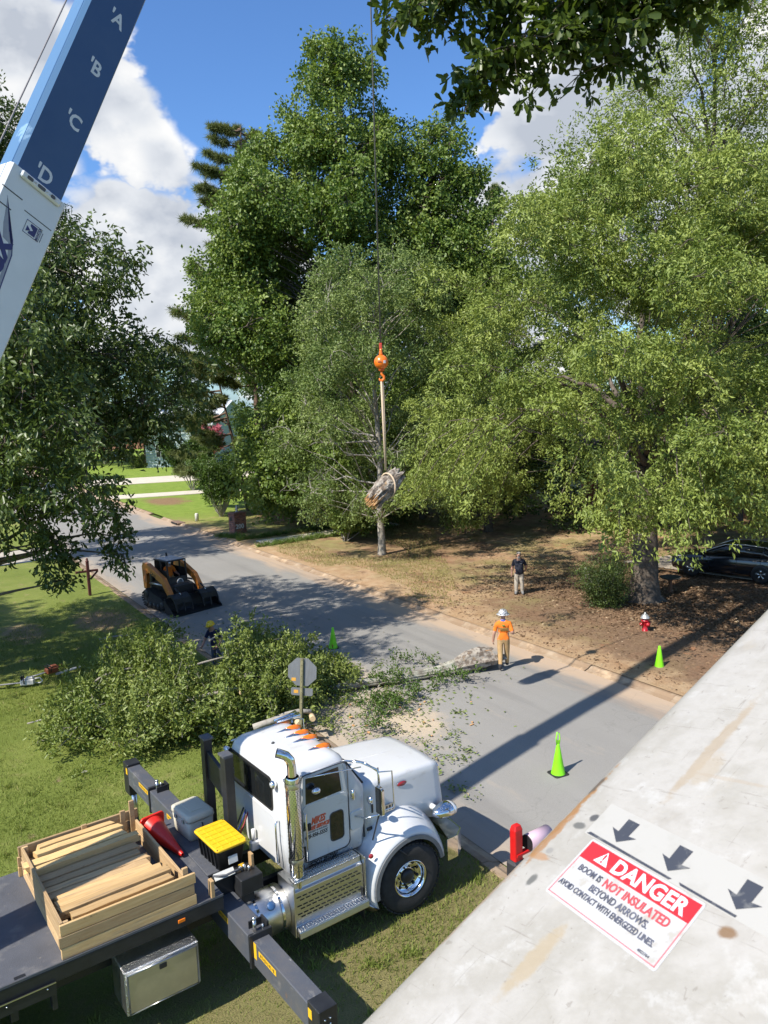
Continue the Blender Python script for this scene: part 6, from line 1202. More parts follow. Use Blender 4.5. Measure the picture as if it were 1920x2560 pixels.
for x, y in ((.24, .42), (.24, -.42), (-.25, .43), (-.25, -.43)): MB().box((x, y, 1.42), (.07, .06, .94), (0, R(-4) if x > 0 else 0, 0), bev=.012).build('cab_post', M_bk2, cb)
for s in (-1, 1): MB().box((-.28, s*.435, 1.25), (.95, .02, .55)).build('side_screen', mat('side_mesh', (.03, .03, .032), .6), cb)
MB().box((-.28, 0, 1.932), (.95, .76, .02), bev=.012).build('roof', mat('roof_grey', (.32, .34, .37), .5, var=.12, scale=4), cb); MB().box((.28, 0, .98), (.10, .86, .50), (0, R(-14), 0), bev=.02).build('front_door', M_bk2, cb)
MB().box((-.45, 0, 1.05), (.45, .5, .12), bev=.04).box((-.62, 0, 1.35), (.12, .48, .6), bev=.04).build('seat', M_bk2, cb)
for y in (.33, -.33): MB().sphere((.30, y, 1.86), (.03, .06, .035), 10, 6).build('work_light', M_lens, cb)
em = MB().tube([(.375, .13*math.cos(a)+.05, 1.02+.13*math.sin(a)) for a in [i*math.pi/9 for i in range(18)]], .018, 6, closed=True).build('round_emblem', M_ltrw, TLm); MB().lathe([(.11, 0), (.10, .006), (0, .008)], 18, (.372, .05, 1.02), (1, 0, 0)).build('emblem_disc', mat('emblem_grey', (.16, .165, .17), .5, var=.4, scale=40), TLm)
text('CASE', .15, M_ltrw, TLm, frame((.455, -.22, .80), (0, 1, 0), (0, 0, 1)), bold=.004, extrude=.001); MB().box((.45, 0, .85), (.03, .56, .20), bev=.01).build('nose_panel', M_bk2, TLm); MB().box((.46, .0, .765), (.02, .3, .025)).build('nose_stripe', M_case, TLm)
MB().tube([(-.85, .2, 1.4), (-.85, .2, 2.0), (-.88, .2, 2.06)], .045, 8).build('exhaust', M_bk2, TLm); MB().box((-1.05, 0, .95), (.25, 1.0, .6), bev=.04).build('rear_hood', M_bk2, TLm)
# grapple bucket
bkp = [(1.02, .62), (1.02, .10), (1.12, .02), (1.75, .0), (1.76, .02), (1.16, .06), (1.07, .14), (1.06, .62)]
bkt = MB().prism(bkp, 'y', -1.10, 1.10).build('bucket', M_bucket, TLm)
for s in (-1, 1): MB().prism([(1.02, .60), (1.03, .05), (1.70, .0), (1.72, .06), (1.30, .38)], 'y', s*1.085, s*1.11).build('side_plate', M_bucket, bkt); MB().box((1.71, s*1.1, .03), (.12, .012, .02)).build('worn_edge', M_chrome_r, bkt)
for s in (-1, 1):
    arc_ = [(1.02, .66), (1.14, .78), (1.35, .80), (1.56, .66), (1.70, .42), (1.76, .16), (1.72, .16), (1.62, .42), (1.48, .60), (1.32, .70), (1.16, .68), (1.06, .60)]
    gp = MB().prism(arc_, 'y', s*.98, s*.94).prism(arc_, 'y', s*.62, s*.58).prism(arc_, 'y', s*.28, s*.24).build('grapple_jaw', M_bucket, bkt, .005)
    sh_ = [(1.14, .76), (1.35, .79), (1.56, .65), (1.66, .46), (1.64, .44), (1.54, .62), (1.34, .76), (1.15, .73)]; MB().prism(sh_, 'y', s*.26, s*.96).build('jaw_plate', M_bucket, bkt)
    MB().cyl((1.02, s*.58, .95), (1.32, s*.58, .80), .035, n=8).build('grapple_cylinder', M_bk2, bkt); MB().cyl((1.25, s*.58, .835), (1.42, s*.58, .76), .02, n=8).build('grapple_rod', M_chrome, bkt)
# ------------------------------------------------------------------ cars
def wheel_set(o, spots, r=.33):
    for x, y in spots:
        s = 1 if y > 0 else -1; w_ = MB().lathe([(.20, -.1), (r-.03, -.105), (r, -.07), (r, .07), (r-.03, .105), (.20, .1)], 28, (x, y, r), (0, 1, 0), caps=False).build('wheel', M_rubber, o)
        rm_ = MB().lathe([(.235, s*.10), (.245, s*.085), (.22, s*.05), (.21, .0)], 24, (x, y, r), (0, 1, 0), caps=False).lathe([(.05, s*.03), (.05, s*.08), (0, s*.085)], 12, (x, y, r), (0, 1, 0)).build('rim', M_chrome_r, w_); MB().lathe([(.215, 0), (0, .001)], 20, (x, y+s*.02, r), (0, s, 0)).build('brake', M_black, w_)
        for k in range(5):
            a = k*2*math.pi/5+.3
            for da in (-.12, .12): MB().tube([(x+.04*math.cos(a), y+s*.07, r+.04*math.sin(a)), (x+.225*math.cos(a+da), y+s*.085, r+.225*math.sin(a+da))], [.022, .016], 5).build('spoke', M_chrome, w_)
def car(label, loc, rz, paint, name='parked_car'):
    o = thing(name, label, 'car', loc, rz)
    def body(x, zb, zt, hw, crown):
        half = [(hw-.10, zb), (hw-.02, zb+.10), (hw, zb+.30), (hw-.015, zt-.16), (hw-.06, zt-.03), (hw-.22, zt+crown*.6), (0, zt+crown)]
        return [(x, a, b) for a, b in half]+[(x, -a, b) for a, b in half[-2::-1]]
    st2 = ((2.36, .38, .58, .60, .0), (2.28, .26, .70, .76, .01), (2.0, .22, .80, .86, .03), (1.5, .20, .89, .90, .04), (1.0, .20, .97, .905, .04), (.2, .20, .98, .91, .0), (-1.2, .20, 1.01, .91, .0), (-1.9, .22, 1.03, .90, .01), (-2.2, .28, 1.0, .85, .02), (-2.34, .40, .88, .74, .0))
    bd = MB().loft([body(*q) for q in st2]).build('body', paint, o)
    def gh(x, zt, hwb, hwt): return [(x, hwb, .95), (x, hwt, zt-.04), (x, hwt-.12, zt), (x, 0, zt+.02), (x, -hwt+.12, zt), (x, -hwt, zt-.04), (x, -hwb, .95)]
    MB().loft([gh(1.08, .99, .80, .78), gh(.55, 1.26, .82, .70), (gh(.10, 1.44, .84, .64)), gh(-.7, 1.49, .84, .63), gh(-1.4, 1.44, .83, .62), gh(-1.95, 1.24, .80, .62), gh(-2.2, 1.02, .78, .72)]).build('windows', M_glass, o)
    MB().loft([[(x, a*hw, zt+c) for a, c in ((-1, -.02), (-.8, .008), (0, .028), (.8, .008), (1, -.02))] for x, zt, hw in ((.10, 1.445, .63), (-.3, 1.48, .64), (-.7, 1.495, .64), (-1.4, 1.448, .63), (-1.95, 1.25, .62))], closed=False, cap0=False, cap1=False).build('roof', paint, o)
    for s in (-1, 1):
        MB().tube([(1.08, s*.80, .99), (.55, s*.735, 1.25), (.10, s*.655, 1.43), (-.7, s*.645, 1.475), (-1.5, s*.64, 1.42), (-2.1, s*.72, 1.12)], .028, 6).build('window_trim', M_chrome_r, o); MB().tube([(-.45, s*.845, .97), (-.5, s*.66, 1.46)], .03, 6).build('pillar', paint, o); MB().tube([(-1.35, s*.84, .98), (-1.45, s*.66, 1.43)], .035, 6).build('pillar', paint, o)
        MB().loft([[(x, s*y, z) for x, y, z in q] for q in ([(2.24, .50, .62), (2.26, .50, .72), (2.26, .50, .72)], [(2.12, .74, .63), (2.10, .72, .80), (2.1, .72, .80)], [(1.78, .885, .74), (1.72, .86, .86), (1.72, .86, .86)])], closed=False, cap0=False, cap1=False).build('headlight', M_lens, o)
        MB().box((.95, s*.97, 1.02), (.14, .20, .12), bev=.04).build('wing_mirror', paint, o)
        for x in (-.25, -1.15): MB().box((x, s*.915, .86), (.18, .02, .03), bev=.008).build('door_handle', M_chrome_r, o)
        for x in (.68, -.42, -1.35): MB().tube([(x, s*.908, .34), (x, s*.912, .6), (x, s*.895, .95)], .007, 4).build('door_gap', M_black, o)
        for x in (1.42, -1.38): MB().lathe([(.40, 0), (.36, .012), (0, .014)], 24, (x, s*.898, .36), (0, s, 0)).build('wheel_arch', M_black, o)
    wheel_set(o, ((1.42, .83), (1.42, -.83), (-1.38, .83), (-1.38, -.83))); MB().box((2.33, 0, .42), (.08, 1.2, .14), bev=.03).build('grille', M_black, o)
    return o
M_carblk = mat('black_car_paint', (.008, .012, .018), .12, var=.1, scale=2, coat=1.); M_carsil = mat('silver_car_paint', (.36, .38, .40), .25, .5, var=.05, coat=.6)
dx, dy = 13.25-15.55, 33.9-32.0
car('black car parked under the willow oak, facing left', (14.75, 33.25, .17), math.atan2(dy, dx), M_carblk)
car('silver car on the far driveway behind the dark tree', (-42.5, 127.5, .0), R(172), M_carsil)
# ------------------------------------------------------------------ people: one skinned surface each, coloured by garment
M_skin = mat('skin', (.46, .26, .18), .55, var=.1, scale=12); M_hair = mat('grey_hair', (.30, .27, .24), .8, var=.2, scale=30); M_hairb = mat('brown_hair', (.05, .03, .02), .8); M_eye = mat('eye_dark', (.03, .02, .02), .3)
def fabric(name, c): return mat(name, c, .85, var=.18, scale=7, bump=.35, bscale=22)
def person(label, loc, rz, J, mats, zones, hair=None, hands=(True, True), cut=None, scale=1., extra=None):
    """J: joint -> (x, y, z, radius or (rx, ry)); figure faces local -y. zones: (mat index, test on nearest bone, point)"""
    root = thing('person', label, 'person', loc, rz); root.scale = (scale,)*3
    E_ = [('pelvis', 'belly'), ('belly', 'chest'), ('chest', 'top'), ('top', 'neck'), ('neck', 'jaw'), ('jaw', 'skull'), ('skull', 'crown')]
    for s in 'LR': E_ += [('top', 'sho'+s), ('sho'+s, 'elb'+s), ('elb'+s, 'wri'+s), ('wri'+s, 'han'+s), ('pelvis', 'hip'+s), ('hip'+s, 'kne'+s), ('kne'+s, 'ank'+s), ('ank'+s, 'toe'+s)]
    E_ = [e for e in E_ if e[0] in J and e[1] in J]; names = [n for n in J if n != 'look']; idx = {n: i for i, n in enumerate(names)}
    me = bpy.data.meshes.new('body'); me.from_pydata([J[n][:3] for n in names], [(idx[a], idx[b]) for a, b in E_], []); ob = bpy.data.objects.new('body', me); col.objects.link(ob)
    ob.modifiers.new('skin', 'SKIN'); sv = me.skin_vertices[0].data
    for n in names: r_ = J[n][3]; sv[idx[n]].radius = r_ if isinstance(r_, tuple) else (r_, r_)
    sv[idx['pelvis']].use_root = True
    sb = ob.modifiers.new('sub', 'SUBSURF'); sb.levels = 2; sb.render_levels = 2
    dg = bpy.context.evaluated_depsgraph_get(); m2 = bpy.data.meshes.new_from_object(ob.evaluated_get(dg)); bpy.data.objects.remove(ob)
    bm = bmesh.new(); bm.from_mesh(m2)
    # face and fingers grown into the same mesh
    mb = MB(); jx, jy, jz = J['jaw'][:3]; sx, sy, sz = J['skull'][:3]; fd = Vector((0, -1, 0))
    if 'look' in J: fd = Vector(J['look'][:3]).normalized()
    side = fd.cross(Vector((0, 0, 1))).normalized(); hc = Vector((sx, sy, sz)); upv = Vector((0, 0, 1))
    mb.tube([hc+fd*.085+upv*.0, hc+fd*.122-upv*.035, hc+fd*.10-upv*.045], [.010, .017, .012], 6)                       # nose
    for s in (-1, 1): mb.sphere(tuple(hc+side*s*.088-upv*.02), (.014, .022, .032), 8, 6)                                    # ears
    mb.tube([hc+fd*.096-upv*.083+side*.028, hc+fd*.105-upv*.08, hc+fd*.096-upv*.083-side*.028], .008, 5)                  # lips
    for s, on in zip('LR', hands):
        if not on or 'han'+s not in J: continue
        w0 = Vector(J['wri'+s][:3]); h0 = Vector(J['han'+s][:3]); d_ = (h0-w0).normalized(); lat = d_.cross(Vector((1 if s == 'L' else -1, 0, 0))); lat = lat.normalized() if lat.length > .1 else Vector((0, 1, 0)); palm = d_.cross(lat)
        for k, ln in enumerate((.068, .078, .074, .058)):
            b0 = h0+lat*(.030-.020*k); mb.tube([b0-d_*.01, b0+d_*ln*.5, b0+d_*ln*.8+palm*ln*.3*(1 if s == 'L' else -1), b0+d_*ln*.9+palm*ln*.6*(1 if s == 'L' else -1)], [.0095, .009, .008, .006], 5)
        b0 = w0+d_*.03+lat*.03; mb.tube([b0, b0+lat*.028+d_*.03, b0+lat*.03+d_*.062], [.011, .010, .007], 5)
    k0 = len(bm.verts); vs = [bm.verts.new(v) for v in mb.v]; nskin = len(bm.faces)
    for f in mb.f:
        try: bm.faces.new([vs[i] for i in f]).material_index = 99
        except ValueError: pass
    bmesh.ops.recalc_face_normals(bm, faces=bm.faces)
    segs = [(a, b, Vector(J[a][:3]), Vector(J[b][:3])) for a, b in E_]
    for f in bm.faces:
        f.smooth = True
        if f.material_index == 99: f.material_index = 0; continue
        c = f.calc_center_median(); best = None
        for a, b, pa, pb in segs:
            ab = pb-pa; t = max(0, min(1, (c-pa).dot(ab)/max(ab.length_squared, 1e-9))); dd = (c-(pa+ab*t)).length
            if best is None or dd < best[0]: best = (dd, a, b, t)
        f.material_index = zones(best[1], best[2], best[3], c)
    if cut: bmesh.ops.delete(bm, geom=[f for f in bm.faces if cut(f.calc_center_median())], context='FACES')
    mis = [f.material_index for f in bm.faces]; bm.to_mesh(m2); bm.free(); m2.materials.clear()
    for m_ in mats: m2.materials.append(m_)
    m2.polygons.foreach_set('material_index', mis)
    body = bpy.data.objects.new('body', m2); col.objects.link(body); body.parent = root
    for s in (-1, 1): MB().sphere(tuple(hc+fd*.094+side*s*.032+upv*.005), .011, 8, 6).build('eye', M_eye, root)
    if hair is not None:
        hm = MB(); n, m = 16, 6; vs = []; fs = []
        for i in range(m+1):
            ph = R(90)*(1-i/m)-R(14)*(i/m)
            for k in range(n): an = 2*math.pi*k/n; d_ = Vector((math.cos(ph)*math.cos(an)*.095, math.cos(ph)*math.sin(an)*.112, math.sin(ph)*.092+.035)); vs.append(hc+d_-fd*.012)
        for i in range(m):
            for k in range(n):
                an = 2*math.pi*(k+.5)/n; 
                if i >= 4 and Vector((math.cos(an), math.sin(an), 0)).dot(fd) > .35: continue
                fs.append([i*n+k, i*n+(k+1) % n, (i+1)*n+(k+1) % n, (i+1)*n+k])
        hm.add(vs, fs, 0, True); hm.build('hair', hair, root)
    return root, hc, fd
def helmet(root, hc, fd, m_, brim_full=False, tilt=0.):
    h = MB().lathe([(.145, 0), (.142, .03), (.128, .08), (.095, .125), (.05, .15), (0, .158)], 22).build('hard_hat', m_, root)
    h.matrix_local = Matrix.Translation(hc+Vector((0, 0, .025))) @ Matrix.Rotation(math.atan2(fd.x, -fd.y), 4, 'Z') @ Matrix.Rotation(tilt, 4, 'X')
    if brim_full: MB().lathe([(.138, .004), (.195, -.008), (.197, .0), (.14, .014)], 24, caps=False).build('brim', m_, h)
    else: MB().loft([[(x, y, z) for x, y, z in q] for q in ([(-.13, -.07, .0), (-.13, -.07, .012)], [(-.09, -.165, -.008), (-.09, -.165, .004)], [(0, -.205, -.014), (0, -.205, -.002)], [(.09, -.165, -.008), (.09, -.165, .004)], [(.13, -.07, .0), (.13, -.07, .012)])], closed=False, cap0=False, cap1=False).build('peak', m_, h); MB().lathe([(.143, 0), (.158, .002), (.158, .012), (.14, .014)], 22, caps=False).build('rim', m_, h)
    MB().loft([[(-.012, y, z), (.012, y, z), (.012, y, z+.008), (-.012, y, z+.008)] for y, z in ((-.128, .08), (-.07, .142), (0, .158), (.07, .142), (.128, .08))]).build('ridge', m_, h)
    return h
def joints(**k):
    J = dict(pelvis=(0, 0, .95, (.165, .125)), belly=(0, -.01, 1.10, (.165, .13)), chest=(0, 0, 1.28, (.18, .125)), top=(0, .01, 1.41, (.13, .095)), neck=(0, -.005, 1.50, .062), jaw=(0, -.03, 1.575, (.068, .075)), skull=(0, -.025, 1.655, (.083, .098)), crown=(0, -.02, 1.725, (.06, .07)))
    for s, q in (('L', -1), ('R', 1)):
        J.update({'sho'+s: (q*.185, .01, 1.40, .082), 'elb'+s: (q*.25, .03, 1.13, .055), 'wri'+s: (q*.265, -.05, .90, .038), 'han'+s: (q*.265, -.075, .815, (.028, .042)), 'hip'+s: (q*.095, 0, .88, .115), 'kne'+s: (q*.105, -.02, .49, .078), 'ank'+s: (q*.11, .02, .10, .058), 'toe'+s: (q*.125, -.13, .045, (.048, .042))})
    J.update(k); return J
def zone_std(short_sleeve=True, collar=None, waist=.93, cuff=.10):
    def z(a, b, t, c):
        if a in ('jaw', 'skull') or (a == 'neck') or (a == 'top' and b == 'neck' and t > .6): return 0
        if a.startswith('sho'): return 1 if t < .78 else (0 if short_sleeve else 1)
        if a.startswith(('elb', 'wri')): return 0 if short_sleeve else 1
        if a.startswith('ank') or (a.startswith('kne') and t > .86): return 3
        if a.startswith(('hip', 'kne')): return 2
        return 1 if c.z > waist else 2
    return z
# worker in orange walking away, seen from behind
J = joints(elbR=(.27, .05, 1.12, .055), wriR=(.30, .0, .90, .038), hanR=(.31, -.02, .815, (.028, .042)), elbL=(-.27, .10, 1.14, .055), wriL=(-.30, -.10, 1.06, .038), hanL=(-.29, -.17, 1.08, (.028, .042)), kneL=(-.10, -.10, .50, .085), ankL=(-.10, -.16, .10, .06), toeL=(-.11, -.31, .06, (.048, .042)), kneR=(.10, .06, .50, .085), ankR=(.10, .24, .16, .06), toeR=(.11, .18, .03, (.048, .042)))
p, hc, fd = person('worker in orange shirt and silver hard hat walking away across the street', (3.42, 22.95, .03), R(172), J, [M_skin, fabric('orange_shirt', (.80, .19, .015)), fabric('tan_trousers', (.42, .27, .12)), fabric('dark_boots', (.035, .035, .04))], zone_std(), M_hairb)
M_hat = mat('camo_silver', (.62, .62, .62), .35, .3, var=.3, scale=22, c2=(.20, .20, .20), c2lo=.48, c2hi=.56); helmet(p, hc, fd, M_hat, True)
MB().lathe([(.075, 0), (.082, .03), (.075, .06)], 14, (0, .005, 1.465)).build('bandana', fabric('blue_cloth', (.06, .11, .42)), p)
M_pr = mat('shirt_print', (.10, .14, .05), .8); pm = MB()
for i in range(7): pm.box((-.12+i*.04, .146, 1.275), (.028, .012, .05)); pm.box((-.12+i*.04, .148, 1.225), (.022, .010, .022))
tag(pm.build('back_print', M_pr, p), kind='stuff'); MB().box((-.005, .135, 1.37), (.08, .02, .05), bev=.01).build('shirt_logo', mat('print_green', (.14, .22, .04), .8), p)
# homeowner in navy polo facing the camera
J = joints(belly=(0, -.05, 1.10, (.20, .18)), pelvis=(0, -.01, .95, (.18, .145)), chest=(0, -.02, 1.28, (.19, .145)), elbL=(-.27, .02, 1.14, .058), wriL=(-.29, -.05, .92, .038), hanL=(-.29, -.07, .83, (.028, .042)), elbR=(.30, .08, 1.16, .058), wriR=(.26, .12, .98, .038), hanR=(.20, .14, .93, (.028, .042)), kneL=(-.11, -.02, .49, .092), kneR=(.11, -.02, .49, .092), ankL=(-.12, .02, .11, .075), ankR=(.13, .02, .11, .075), toeL=(-.15, -.14, .045, (.05, .042)), toeR=(.16, -.14, .045, (.05, .042)))
p, hc, fd = person('bearded man in navy polo shirt and stone trousers standing in the yard', (5.37, 31.53, .09), R(-8), J, [M_skin, fabric('navy_polo', (.012, .015, .028)), fabric('stone_trousers', (.40, .36, .30)), fabric('grey_shoes', (.16, .16, .16))], zone_std(waist=.86), M_hair)
MB().sphere(tuple(hc+Vector((0, -.075, -.10))), (.058, .045, .05), 12, 8).build('beard', mat('white_beard', (.55, .50, .45), .85), p); MB().box((-.29, -.08, .745), (.04, .04, .09), bev=.012).build('phone', M_black, p); MB().tube([(-.06, -.045, 1.475), (-.03, -.10, 1.44), (0, -.12, 1.40), (.03, -.10, 1.44), (.06, -.045, 1.475)], .014, 6).build('collar', MATS['navy_polo'], p); MB().box((.09, -.168, 1.31), (.06, .008, .012)).build('chest_logo', M_ltrw, p)
# ground worker behind the brush
J = joints(look=(-.55, -.75, -.35), belly=(0, -.02, 1.10, (.16, .125)), chest=(0, -.07, 1.28, (.175, .125)), top=(0, -.10, 1.40, (.13, .095)), neck=(-.01, -.14, 1.48, .062), jaw=(-.02, -.18, 1.54, (.068, .075)), skull=(-.03, -.185, 1.615, (.083, .098)), crown=(-.03, -.18, 1.685, (.06, .07)), shoL=(-.18, -.10, 1.39, .082), shoR=(.19, -.08, 1.39, .082), elbL=(-.27, -.22, 1.14, .052), wriL=(-.25, -.38, 1.0, .038), hanL=(-.22, -.45, .97, (.028, .042)), elbR=(.30, -.10, 1.12, .052), wriR=(.26, -.28, .97, .038), hanR=(.23, -.36, .94, (.028, .042)))
p, hc, fd = person('worker in yellow hard hat and navy shirt bending behind the brush pile', (-5.30, 23.65, .03), R(-25), J, [M_skin, fabric('navy_tee', (.008, .012, .05)), fabric('blue_jeans', (.06, .08, .13)), fabric('work_boots', (.10, .07, .05))], zone_std(), M_hairb, scale=.92)
helmet(p, hc, fd, mat('yellow_hat', (.80, .52, .01), .35, coat=.3), False, R(14))
# loader operator, seated
J = joints(pelvis=(0, 0, .55, (.165, .125)), belly=(0, .01, .70, (.16, .125)), chest=(0, .02, .88, (.175, .125)), top=(0, .02, 1.0, (.13, .095)), neck=(0, .0, 1.09, .062), jaw=(0, -.03, 1.16, (.068, .075)), skull=(0, -.025, 1.24, (.083, .098)), crown=(0, -.02, 1.31, (.06, .07)))
for s, q in (('L', -1), ('R', 1)): J.update({'sho'+s: (q*.185, .02, .99, .082), 'elb'+s: (q*.27, -.05, .74, .055), 'wri'+s: (q*.26, -.27, .70, .038), 'han'+s: (q*.25, -.34, .69, (.028, .042)), 'hip'+s: (q*.095, -.08, .52, .115), 'kne'+s: (q*.12, -.45, .50, .085), 'ank'+s: (q*.12, -.50, .12, .06), 'toe'+s: (q*.12, -.62, .06, (.048, .042))})
fw = Vector((math.cos(R(-45)), math.sin(R(-45)), 0)); lc = Vector((-8.75, 32.2, .02))-fw*.36
p, hc, fd = person('loader operator in orange shirt seated inside the cab', (lc.x, lc.y, .56), R(45), J, [M_skin, MATS['orange_shirt'], MATS['tan_trousers'], MATS['dark_boots']], zone_std(waist=.55), M_hairb)
# child beside the car, mostly hidden by the oak trunk
J = joints()
p, hc, fd = person('child in white top and white shoes half hidden behind the oak trunk', (11.55, 34.25, .17), R(-40), J, [M_skin, fabric('white_top', (.70, .70, .70)), fabric('white_shorts', (.62, .63, .66)), fabric('white_shoes', (.66, .66, .66))], lambda a, b, t, c: 0 if (a.startswith('kne') and t < .72) else (3 if a.startswith(('kne', 'ank')) else zone_std()(a, b, t, c)), M_hairb, scale=.78)
# ------------------------------------------------------------------ felled crown heaped on the lawn
def brush_pile():
    t = Tree(101); r = t.r; o0 = np.array([-5.15, 20.2]); keep = lambda p: p[:, 2] > .06
    lob = []
    for i in range(150):
        a = r.uniform(0, 6.28); q = math.sqrt(r.uniform(0, 1)); x, y = 3.35*q*math.cos(a), 2.95*q*math.sin(a); x, y = x*.95+y*.15, y*.97+x*.2
        lob.append((x, y, .25+r.uniform(.1, 1.)*1.75*max(.12, 1-q**2.6), r.uniform(.45, .85)))
    for i in range(26): u = r.uniform(0, 1); lob.append((2.3+u*1.5, 1.0+u*1.3+r.uniform(-.8, .7), r.uniform(.15, .95-.5*u), r.uniform(.35, .65)))
    for x, y, z in ((-1.9, 2.2, 1.6), (-1.5, 2.8, 1.5), (-2.6, 1.4, 1.5), (2.5, 2.6, 1.0), (-1.6, 1.0, 1.7), (1.9, 1.0, 1.4)): lob.append((x, y, z, .5))
    lob = [(l[0], l[1], min(l[2], .72-.22*max(0, l[1])), min(l[3], .45)) if abs(l[0]+.05) < 1.1 and l[1] > -.5 else l for l in lob if not (math.hypot(l[0]+.1, l[1]-3.1) < 1.3)]
    for x, y, z, rad in lob:
        t.wood.tube(t.curve((x*.8+.3, y*.8+.2, .2), (x, y, z), .12, 4, .08), [.014, .012, .010, .008, .005], 5, caps=False)
        t.lobe((x, y, z), (rad, rad, rad*.75), int(34*rad), 18, .17, .115, .058, -.1, .03, 4, .007, .15, keep)
    for i in range(110):                                       # sprigs standing up out of the heap
        a = r.uniform(0, 6.28); q = math.sqrt(r.uniform(.1, 1)); x, y = 3.3*q*math.cos(a), 2.8*q*math.sin(a); z = .35+1.6*max(.1, 1-q**2)
        if abs(x+.05) < 1.1 and y > -.6: continue
        e = np.array([x+r.normal()*.25, y+r.normal()*.25, z+r.uniform(.3, .75)]); p = t.curve((x, y, z-.3), e, .02, 4, .06); t.wood.tube(p, [.010, .008, .006, .005, .003], 4, caps=False)
        P = np.repeat(np.array(p[1:]), 3, 0)+r.normal(size=(12, 3))*.05; t.leaf(*sprays(P, unit(np.tile([r.normal()*.2, r.normal()*.2, .8], (12, 1))), 9, .10, .115, .055, r, -.2))
    for i in range(22):                                        # litter dropped round the edge
        a = r.uniform(0, 6.28); x, y = 3.6*math.cos(a)*r.uniform(.95, 1.15), 3.3*math.sin(a)*r.uniform(.95, 1.2); t.lobe((x, y, .12), (.45, .45, .08), 8, 10, .14, .08, .04, 0, 0, 2, .008, .1, keep)
    for x0, y0, x1, y1, z, r0 in ((-1.0, -.9, 1.2, .6, 1.35, .035), (.2, -1.6, 1.4, -1.2, .95, .05), (-2.4, -.9, -1.2, -.2, 1.2, .03), (.4, .2, 1.0, .9, 1.9, .025), (1.9, -2.4, 3.0, -2.1, .55, .085), (2.0, -2.0, 3.2, -1.6, .45, .07), (-3.9, -1.3, -3.2, -1.1, .4, .02), (-.8, .4, -.5, 1.3, 2.05, .022)): t.wood.tube(t.curve((x0, y0, z), (x1, y1, z+.12), .03, 4, .04), [r0, r0*.95, r0*.9, r0*.85, r0*.8], 8)
    global brush_wood; brush_wood = [((2.9, -2.1, .55), (3.0, -2.35, .56), .085), ((3.2, -1.6, .47), (3.25, -1.85, .48), .07), ((1.4, -1.25, 1.0), (1.5, -1.4, 1.02), .05), ((-1.2, -.2, 1.25), (-1.1, -.35, 1.27), .032)]
    return t.build('brush_pile', 'big heap of freshly cut leafy branches on the lawn behind the truck', (o0[0], o0[1], .09), L_brush, M_bark_l, 'brush pile', None, 'foliage', 'branches')
bp_ = brush_pile()
for a_, b_, r0 in brush_wood: MB().cyl(a_, b_, r0, n=10).build('sawn_butt', mat('fresh_cut', (.62, .46, .27), .8, var=.15, scale=20), bp_)
# ------------------------------------------------------------------ felled trunk on the street, torn at its butt
def fallen():
    o = thing('felled_log', 'lichen grey felled trunk lying across the street with a torn hollow butt', 'log', (.4, 22.2, .02))
    M_lich = mat('lichen_bark', (.19, .17, .135), .92, var=.3, scale=5, bump=1., bscale=18, c2=(.37, .36, .29), c2lo=.40, c2hi=.58)
    pts = [(-3.4, -1.15, .16), (-2.2, -.85, .17), (-1.1, -.5, .2), (0, -.15, .18), (1.0, .22, .19), (1.55, .42, .26), (1.9, .55, .33), (2.3, .72, .36), (2.7, .90, .32)]
    lp = knobbly(pts, [.085, .10, .115, .125, .14, .19, .27, .31, .26], 24, 5, .09); r = np.random.default_rng(6); ax = Vector((.9, .4, -.03)).normalized(); a = ax.orthogonal().normalized(); b = ax.cross(a)
    jag = r.uniform(-.28, .30, 24); jag[5:9] += .22
    for k in range(24):
        for i_, w_ in ((-1, 1.), (-2, .55), (-3, .2)): lp[i_][k] = lp[i_][k]+ax*float(jag[k])*w_
    MB().loft(lp[:6], sm=False, cap1=False).build('trunk', M_lich, o); MB().loft(lp[5:], sm=False, cap0=False, cap1=False).build('flared_butt', M_bark, o)
    e = MB()
    for i in range(70): an = r.uniform(0, 6.28); rr = .25*math.sqrt(r.uniform(.15, 1)); c0 = Vector((2.45, .79, .35))+(a*math.cos(an)+b*math.sin(an))*rr; ln = r.uniform(.0, .34); t_ = (a*math.sin(an)-b*math.cos(an))*r.uniform(.02, .05); e.add([c0-ax*.25+t_, c0-ax*.25-t_, c0+ax*ln, c0-ax*.2+(a*math.cos(an)+b*math.sin(an))*.025], [(0, 1, 2), (0, 2, 3), (1, 3, 2)])
    e.build('torn_butt', M_torn, o); MB().lathe([(.22, 0), (.1, .1), (0, .1)], 14, (2.3, .73, .35), ax).build('hollow', M_rot, o); MB().tube([(-2.0, -.8, .25), (-2.1, -.3, .55), (-2.0, .0, .7)], [.05, .04, .02], 7).build('stub', M_lich, o)
fallen()
def leafy_branch(label, x, y, ln, rz, n, seed, m=L_shrub):
    t = Tree(seed); r = t.r; p = t.curve((0, 0, .08), (ln, 0, .14), .06, 6, .05); t.wood.tube(p, [.02, .018, .015, .012, .009, .006, .003], 5, caps=False)
    for i in range(n):
        b0 = np.array(p[r.integers(1, 7)]); e = b0+np.array([r.uniform(-.1, .35), r.normal()*.28, r.uniform(0., .28)]); t.wood.tube([b0, e], [.008, .004], 4, caps=False); t.leaf(*sprays(np.stack([e, b0*.4+e*.6]), unit(np.tile(e-b0, (2, 1))), 9, .11, .095, .045, r, .1))
    o = t.build('cut_branch', label, (x, y, .02), m, M_bark_l, 'branch', 'leafy branches dropped on the street', 'leaves', 'stem'); o.rotation_euler = (0, 0, rz)
leafy_branch('leafy branch with an upright sprig leaning over the felled trunk', -.35, 21.6, .9, R(60), 16, 111)
leafy_branch('largest leafy branch below the felled trunk on the asphalt', .9, 20.9, 1.7, R(200), 46, 112)
